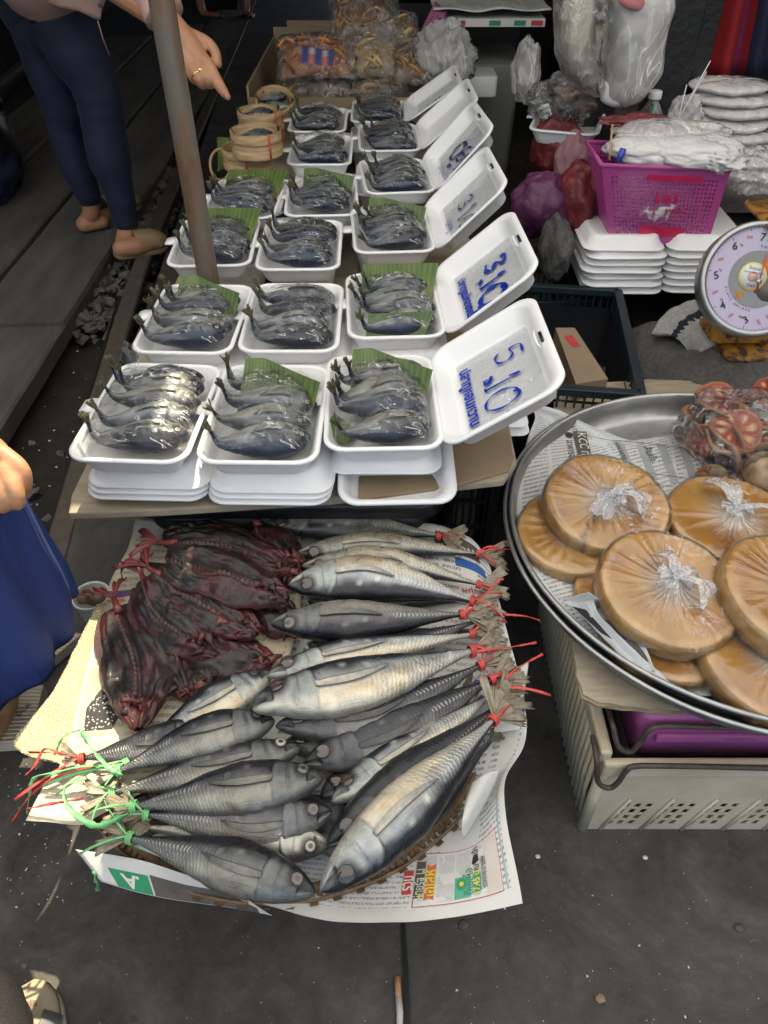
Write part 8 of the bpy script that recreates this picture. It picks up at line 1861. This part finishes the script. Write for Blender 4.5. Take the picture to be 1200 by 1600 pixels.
# shirt: body, hem and sleeve
limb([lerp(hip, chest, .22) + V(.02, 0, .03), lerp(hip, chest, .5), chest, chest + V(.04, -.06, .1)], [.185, .185, .185, .12], 'shirt', M['pinkshirt'], p1, 34, fold=.02, seed=3)
mb = MB(); A_ = [aty(62, 2, 3.12), aty(85, 10, 3.10), aty(120, 16, 3.09), aty(153, 32, 3.08), aty(160, 15, 3.1), aty(166, -8, 3.12)]; A2 = [aty(50, -60, 3.12), aty(80, -60, 3.08), aty(120, -60, 3.06), aty(150, -60, 3.06), aty(165, -60, 3.1), aty(172, -60, 3.14)]
cA, cB = catmull(A_, 6), catmull(A2, 6); mb.grid(len(cA) - 1, 10, lambda a, b: cA[int(round(a * (len(cA) - 1)))].lerp(cB[int(round(a * (len(cA) - 1)))], b) + V(0, .012 * math.sin(a * 14 + b * 3), 0)); mb.build('shirt_front', M['pinkshirt'], p1, mods={'solid': .004})
mb = MB(); mb.grid(8, 14, lambda a, b: aty(156, 8, 3.06) + V(math.sin(a * PI) * math.cos(b * 6.283), 0, math.sin(a * PI) * math.sin(b * 6.283)) * .008 + V(0, math.cos(a * PI) * .004, 0), cv=True); mb.build('button', M['brown_print'], p1)
mb = MB(); mb.tube([aty(153, 33, 3.07), aty(160, 58, 3.1), aty(171, 86, 3.12)], .0022, 5); mb.build('drawstring', M['pinkshirt'], p1)
limb([sho + V(-.03, .05, .0), lerp(sho, elb, .5), elb, h_(228, -20), h_(258, 24)], [.10, .085, .08, .062, .058], 'sleeve', M['pinkshirt'], p1, 24, fold=.012, seed=9)
mb = bagmesh(head + V(0, .03, .06), .115, .12, .12, 4, rough=.06); mb.build('hair', M['black'], p1)
# tan clogs
def clog(heel, toe, w, name, hgt=.075):
    d = (toe - heel); L_ = d.length; d.normalize(); s_ = V(-d.y, d.x, 0); mb = MB()
    out = [(0, .0), (.02, .55), (.08, .8), (.25, .86), (.45, .84), (.65, 1.0), (.82, .96), (.94, .66), (1.0, .0)]; rings = []
    def wd(t):
        for i in range(len(out) - 1):
            if t <= out[i + 1][0]: return lerp(out[i][1], out[i + 1][1], (t - out[i][0]) / (out[i + 1][0] - out[i][0]))
        return 0
    outline = [(t, wd(t)) for t in [k / 24 for k in range(25)]]; ring = [heel + d * (t * L_) + s_ * w_ * w / 2 for t, w_ in outline] + [heel + d * (t * L_) - s_ * w_ * w / 2 for t, w_ in outline[::-1][1:-1]]
    c_ = sum(ring, Vector()) / len(ring)
    mb.rings([[Vector((c_.x + (p.x - c_.x) * k, c_.y + (p.y - c_.y) * k, z)) for p in ring] for z, k in ((.002, .94), (.008, .99), (.026, 1.0), (.032, .97))]); mb.build(name + '_sole', M['tan'], p1)
    mb = MB(); mb.grid(16, 20, lambda a, b: (lambda t: heel + d * (t * L_) + s_ * (wd(min(t, .995)) * w / 2 * 1.02 * math.cos(b * PI)) + V(0, 0, .028 + hgt * (max(0, math.sin(PI * b)) ** .6) * max(0, 1 - ((t - .45) / .56) ** 3) ** .6))(lerp(.42, 1.0, a) if a < 1 else .999)); mb.build(name + '_upper', M['tan'], p1, mods={'solid': .004})
clog(at(178, 404, .0), at(266, 388, .0), .105, 'clog'); clog(at(124, 356, .0), at(222, 322, .0), .10, 'clog')

# ---- the person in the blue dress at the left edge: fist, skirt, leg and slide sandals
p2 = thing('person', 'person in a royal blue dress at the left edge, fist sunlit', 'person', (-.95, .72, 0))
def f_(u, v, d=0.0): return atd(u, v, 1.0 - d)
K2 = 1 / 1155.0
ch2 = [
 ([V(-1.02, .60, 1.30), V(-.90, .62, 1.05), f_(-150, 600), f_(-60, 670), f_(-25, 700)], [.055, .048, 42 * K2, 29 * K2, 28 * K2]),
 ([f_(-40, 690, -.01), f_(-12, 712, -.006), f_(2, 730, -.004)], [30 * K2, 28 * K2, 22 * K2]), ([f_(-50, 715, -.006), f_(-28, 742, -.004)], [28 * K2, 22 * K2]),
 ([f_(4, 708, .006), f_(34, 731, .010), f_(41, 758, .0), f_(36, 772, -.02)], [14 * K2, 11.5 * K2, 10 * K2, 8 * K2]),
 ([f_(10, 735, .012), f_(24, 764, .016), f_(29, 786, .006), f_(20, 788, -.03)], [15 * K2, 12.5 * K2, 11 * K2, 9 * K2]),
 ([f_(-8, 742, .012), f_(2, 772, .016), f_(6, 792, .004), f_(-2, 790, -.03)], [14 * K2, 12 * K2, 11 * K2, 9 * K2]),
 ([f_(-28, 745, .010), f_(-22, 772, .014), f_(-18, 790, .004), f_(-26, 786, -.03)], [13 * K2, 11.5 * K2, 10 * K2, 8 * K2]),
 ([f_(-48, 745, .006), f_(-44, 768, .008), f_(-42, 782, .0)], [15 * K2, 13 * K2, 11 * K2]),
 ([V(-1.0, .75, 1.0), V(-1.0, .72, 1.25), V(-1.0, .70, 1.45), V(-1.0, .70, 1.58)], [.13, .14, .06, .08]), ([V(-1.0, .68, 1.60), V(-1.0, .66, 1.64)], [.09, .09]),
 ([V(-.92, .75, .9), V(-.86, .74, .5), at(-20, 1040, .22), at(2, 1092, .07)], [.10, .065, .05, .034]), ([at(0, 1100, .055), at(-25, 1150, .045), at(-60, 1190, .04)], [.036, .034, .028]),
 ([V(-1.08, .78, .9), V(-1.12, .85, .5), V(-1.1, .9, .10)], [.10, .065, .04]), ([V(-1.1, .92, .05), V(-1.06, .75, .045)], [.036, .034]),
]
flesh(ch2, .0036, 'body', M['skin2'], p2, smooth=2)
mb = MB(); n = 160
def skirt(a, b):
    w = b * 2 * PI; K_ = [(.98, -1.04, .72, .16, .13), (.735, -.98, .76, .24, .15), (.685, -.865, .79, .335, .17), (.42, -.83, .82, .30, .16), (.27, -.815, .83, .275, .15)]
    x = a * 4; i = min(int(x), 3); q = x - i; z, cx_, cy_, rx_, ry_ = [lerp(K_[i][k], K_[i + 1][k], q) for k in range(5)]
    z -= .012 * abs(math.sin(w * 6.5)) * (1 if a > .3 else 0) * a; fo = 1 + a * .045 * math.sin(w * 13 + 3 * a) + a * .035 * math.sin(w * 5 + a * 5) - a * .07 * abs(nz((math.cos(w) * 5, math.sin(w) * 5, a * 1.4), 1, 6)) + a * .05 * nz((math.cos(w) * 2, math.sin(w) * 2, a * 2), 1, 3)
    px, py = cx_ + rx_ * fo * math.cos(w), cy_ + ry_ * fo * math.sin(w)
    tilt = (.12 * math.cos(w) + .05 * math.sin(w)) * a
    return Vector((px, py, z + tilt * a + .01 * math.sin(w * 7) * a))
mb.grid(40, n, skirt, cv=True); mb.build('dress_skirt', M['blue_cloth'], p2, mods={'solid': .004})
limb([V(-1.0, .75, .92), V(-1.0, .72, 1.2), V(-1.0, .70, 1.42)], [.17, .18, .10], 'dress_top', M['blue_cloth'], p2, 28, fold=.01)
mb = bagmesh(V(-1.0, .68, 1.66), .11, .12, .12, 6, rough=.06); mb.build('hair', M['black'], p2)
M['ribfoam'] = None
def rib_mat():
    m, nt, p, o = new_mat('ribbed_cream_insole'); tc = N(nt, 'ShaderNodeTexCoord'); sp = N(nt, 'ShaderNodeSeparateXYZ'); nt.links.new(tc.outputs['UV'], sp.inputs[0])
    w = math_n(nt, 'ADD', math_n(nt, 'MULTIPLY', math_n(nt, 'SINE', math_n(nt, 'MULTIPLY', sp.outputs[1], 95.0)), .5), .5)
    nt.links.new(mixrgb(nt, math_n(nt, 'GREATER_THAN', w, .8), (.60, .54, .42), (.36, .31, .22)), p.inputs['Base Color']); bump(nt, p, w, .6, .003); p.inputs['Roughness'].default_value = .7; return m
M['rib'] = rib_mat()
def slide(px, z, lab, letters=None, parent=None):
    P = [at(u_, v_, z) for u_, v_ in px]; mb = MB()
    a_, b_, c_, d_ = P; f = lambda a, b: (a_ * (1 - a) + b_ * a) * (1 - b) + (d_ * (1 - a) + c_ * a) * b
    t = thing('slide_sandal', lab, 'sandal', (a_ + c_) / 2 - V(0, 0, z))
    mb.grid(6, 20, lambda a, b: (f(a, b), (a, b), (1, 1, 1))); mb.build('insole', M['rib'], t)
    mb = MB(); ring = [f(i / 6, 0) for i in range(7)] + [f(1, i / 6) for i in range(1, 7)] + [f(1 - i / 6, 1) for i in range(1, 7)] + [f(0, 1 - i / 6) for i in range(1, 6)]
    mb.rings([[Vector((p.x, p.y, zz)) for p in ring] for zz in (.002, z * .5, z - .001)]); mb.build('sole', M['cream_plastic'], t, smooth=False)
    if letters:
        A, B = at(letters[1][0], letters[1][1], z + .001), at(letters[2][0], letters[2][1], z + .001); d = (B - A).normalized(); n_ = V(-d.y, d.x, 0); L_ = (B - A).length
        text_mesh(letters[0], letters[3], M['ink_black'], 'lettering', t, lambda x, y: A + d * (x + L_ / 2) + n_ * y + V(0, 0, .0015), fit=L_)
    return t
slide([(-60, 1068), (68, 1070), (45, 1158), (-70, 1165)], .035, 'cream ribbed slide sandal with black letters on the ground at the left', ('GGK', (27, 1118), (48, 1100), .022))
slide([(95, 985), (128, 990), (42, 1062), (18, 1058)], .03, 'pale sandal sole lying behind the lettered one')

# ---- the photographer's own leg and trainer at the bottom left
p3 = thing('person', 'person standing at the bottom left, speckled taupe trouser leg and beige trainer', 'person', (-.46, .12, 0))
toe = at(78, 1538, .0); ctr3 = at(48, 1600, .0)
fx = V(.12, .99, 0).normalized(); fs = V(fx.y, -fx.x, 0); T0 = toe - fx * .005
def shoe_pt(t, w, z): return T0 - fx * t + fs * w + V(0, 0, z)
def sw(t): return .056 * min(1, (t / .05)) ** .45 * (1 if t < .12 else lerp(1, .78, sstep(.12, .22, t)))
ring = lambda k, z, e=0: [shoe_pt(t, s * sw(max(.0005, t)) * k, z) for t, s in [(q, 1) for q in (0.0, .004, .012, .025, .045, .07, .10, .14, .18, .23, .27, .285)] + [(q, -1) for q in (.285, .27, .23, .18, .14, .10, .07, .045, .025, .012, .004)]]
mb = MB(); mb.rings([ring(.98, .002), ring(1.03, .010), ring(1.03, .022), ring(.99, .027)]); mb.build('shoe_sole', M['cream_plastic'], p3)
def upper(t, w):       # w -1..1
    h = .030 + lerp(.020, .075, sstep(.02, .20, t)) * max(0, 1 - abs(w) ** 2.6) ** .55
    return shoe_pt(t, w * sw(max(.0005, t)) * .97, h)
mb = MB(); mb.grid(26, 18, lambda a, b: upper(lerp(.002, .27, a), b * 2 - 1)); beige = simple('beige_shoe_mesh', (.42, .36, .25), .75, .12, 60, bmp=.5, bscale=220); mb.build('shoe_upper', beige, p3, mods={'solid': .003})
gr = simple('grey_shoe_overlay', (.17, .175, .18), .55, .12, 50)
def over(t0, t1, w0, w1, mat, name, n=10, lift=.0035, sk=0.0):
    mb = MB(); mb.grid(n, n, lambda a, b: upper(lerp(t0, t1, a), lerp(w0, w1, b) - sk * (1 - a)) + V(0, 0, lift)); mb.build(name, mat, p3, mods={'solid': .002})
over(.040, .20, .42, .96, gr, 'shoe_overlay', sk=-.15); over(.062, .070, -.15, .40, M['sock'], 'shoe_stripe')
text_mesh('85', .026, M['white_plastic'], 'lettering', p3, lambda x, y: upper(.085 + x * .9, .66 - y * 9) + V(0, 0, .0070))
mb = MB()
for k in range(5): mb.strip([upper(.03 + .002 * q, .05 + .05 * k + .02 * q) + V(0, 0, .003) for q in range(5)], .0012)
mb.build('stitching', M['brown_print'], p3)
pts3 = [at(5, 1585, .12), at(-10, 1600, .30), V(-.40, .10, .55), V(-.30, .0, .95)]
flesh([([shoe_pt(.20, 0, .05), at(-30, 1615, .12), V(-.42, .11, .30), V(-.39, .05, .55), V(-.31, -.10, .92), V(-.2, -.25, 1.2)], [.035, .038, .045, .055, .08, .12]), ([shoe_pt(.04, 0, .035), shoe_pt(.2, 0, .045)], [.022, .03])], .008, 'body', M['skin'], p3)
limb([at(-28, 1625, .085), at(-50, 1610, .20), V(-.425, .10, .36), V(-.38, .03, .62), V(-.31, -.10, .95)], [.070, .073, .080, .09, .11], 'trouser_leg', M['taupe'], p3, 28, fold=.012, seed=2)

# ---- a passer-by far up the walkway: feet in dark sandals
p4 = thing('person', 'person far up the walkway, only sandalled feet and dark trousers showing', 'person', at(345, 15, 0))
cA = at(322, 22, .03); cB = at(386, 20, .03)
flesh([([cA + V(.12, -.05, 0), cA, cA + V(-.05, .03, .10), cA + V(-.02, .1, .5), cA + V(.18, .15, .9)], [.028, .036, .045, .06, .09]), ([cB + V(.05, -.1, 0), cB, cB + V(0, .05, .12), cB + V(0, .1, .5), cA + V(.22, .15, .9)], [.028, .036, .042, .06, .09]), ([cA + V(.2, .15, .9), cA + V(.2, .15, 1.4), cA + V(.2, .15, 1.6)], [.15, .16, .09])], .012, 'body', M['skin'], p4)
limb([cA + V(-.05, .04, .13), cA + V(-.02, .1, .5), cA + V(.18, .15, .95)], [.09, .09, .13], 'trouser_leg', M['black'], p4); limb([cB + V(.0, .06, .28), cB + V(0, .1, .5), cA + V(.22, .15, .95)], [.07, .09, .13], 'trouser_leg', M['black'], p4)
limb([cA + V(.2, .15, .9), cA + V(.2, .15, 1.5)], [.17, .17], 'jacket', M['black'], p4)
for k_, c_ in enumerate((cA + V(.05, -.02, -.03), cB + V(.02, -.04, -.03))): mb = MB(); mb.rings([[Vector((c_.x + p.x, c_.y + p.y, z)) for p in rrect(.26 if k_ == 0 else .12, .10 if k_ == 0 else .26, .045, 0)] for z in (.0, .022)]); mb.build('sandal', M['black'], p4)
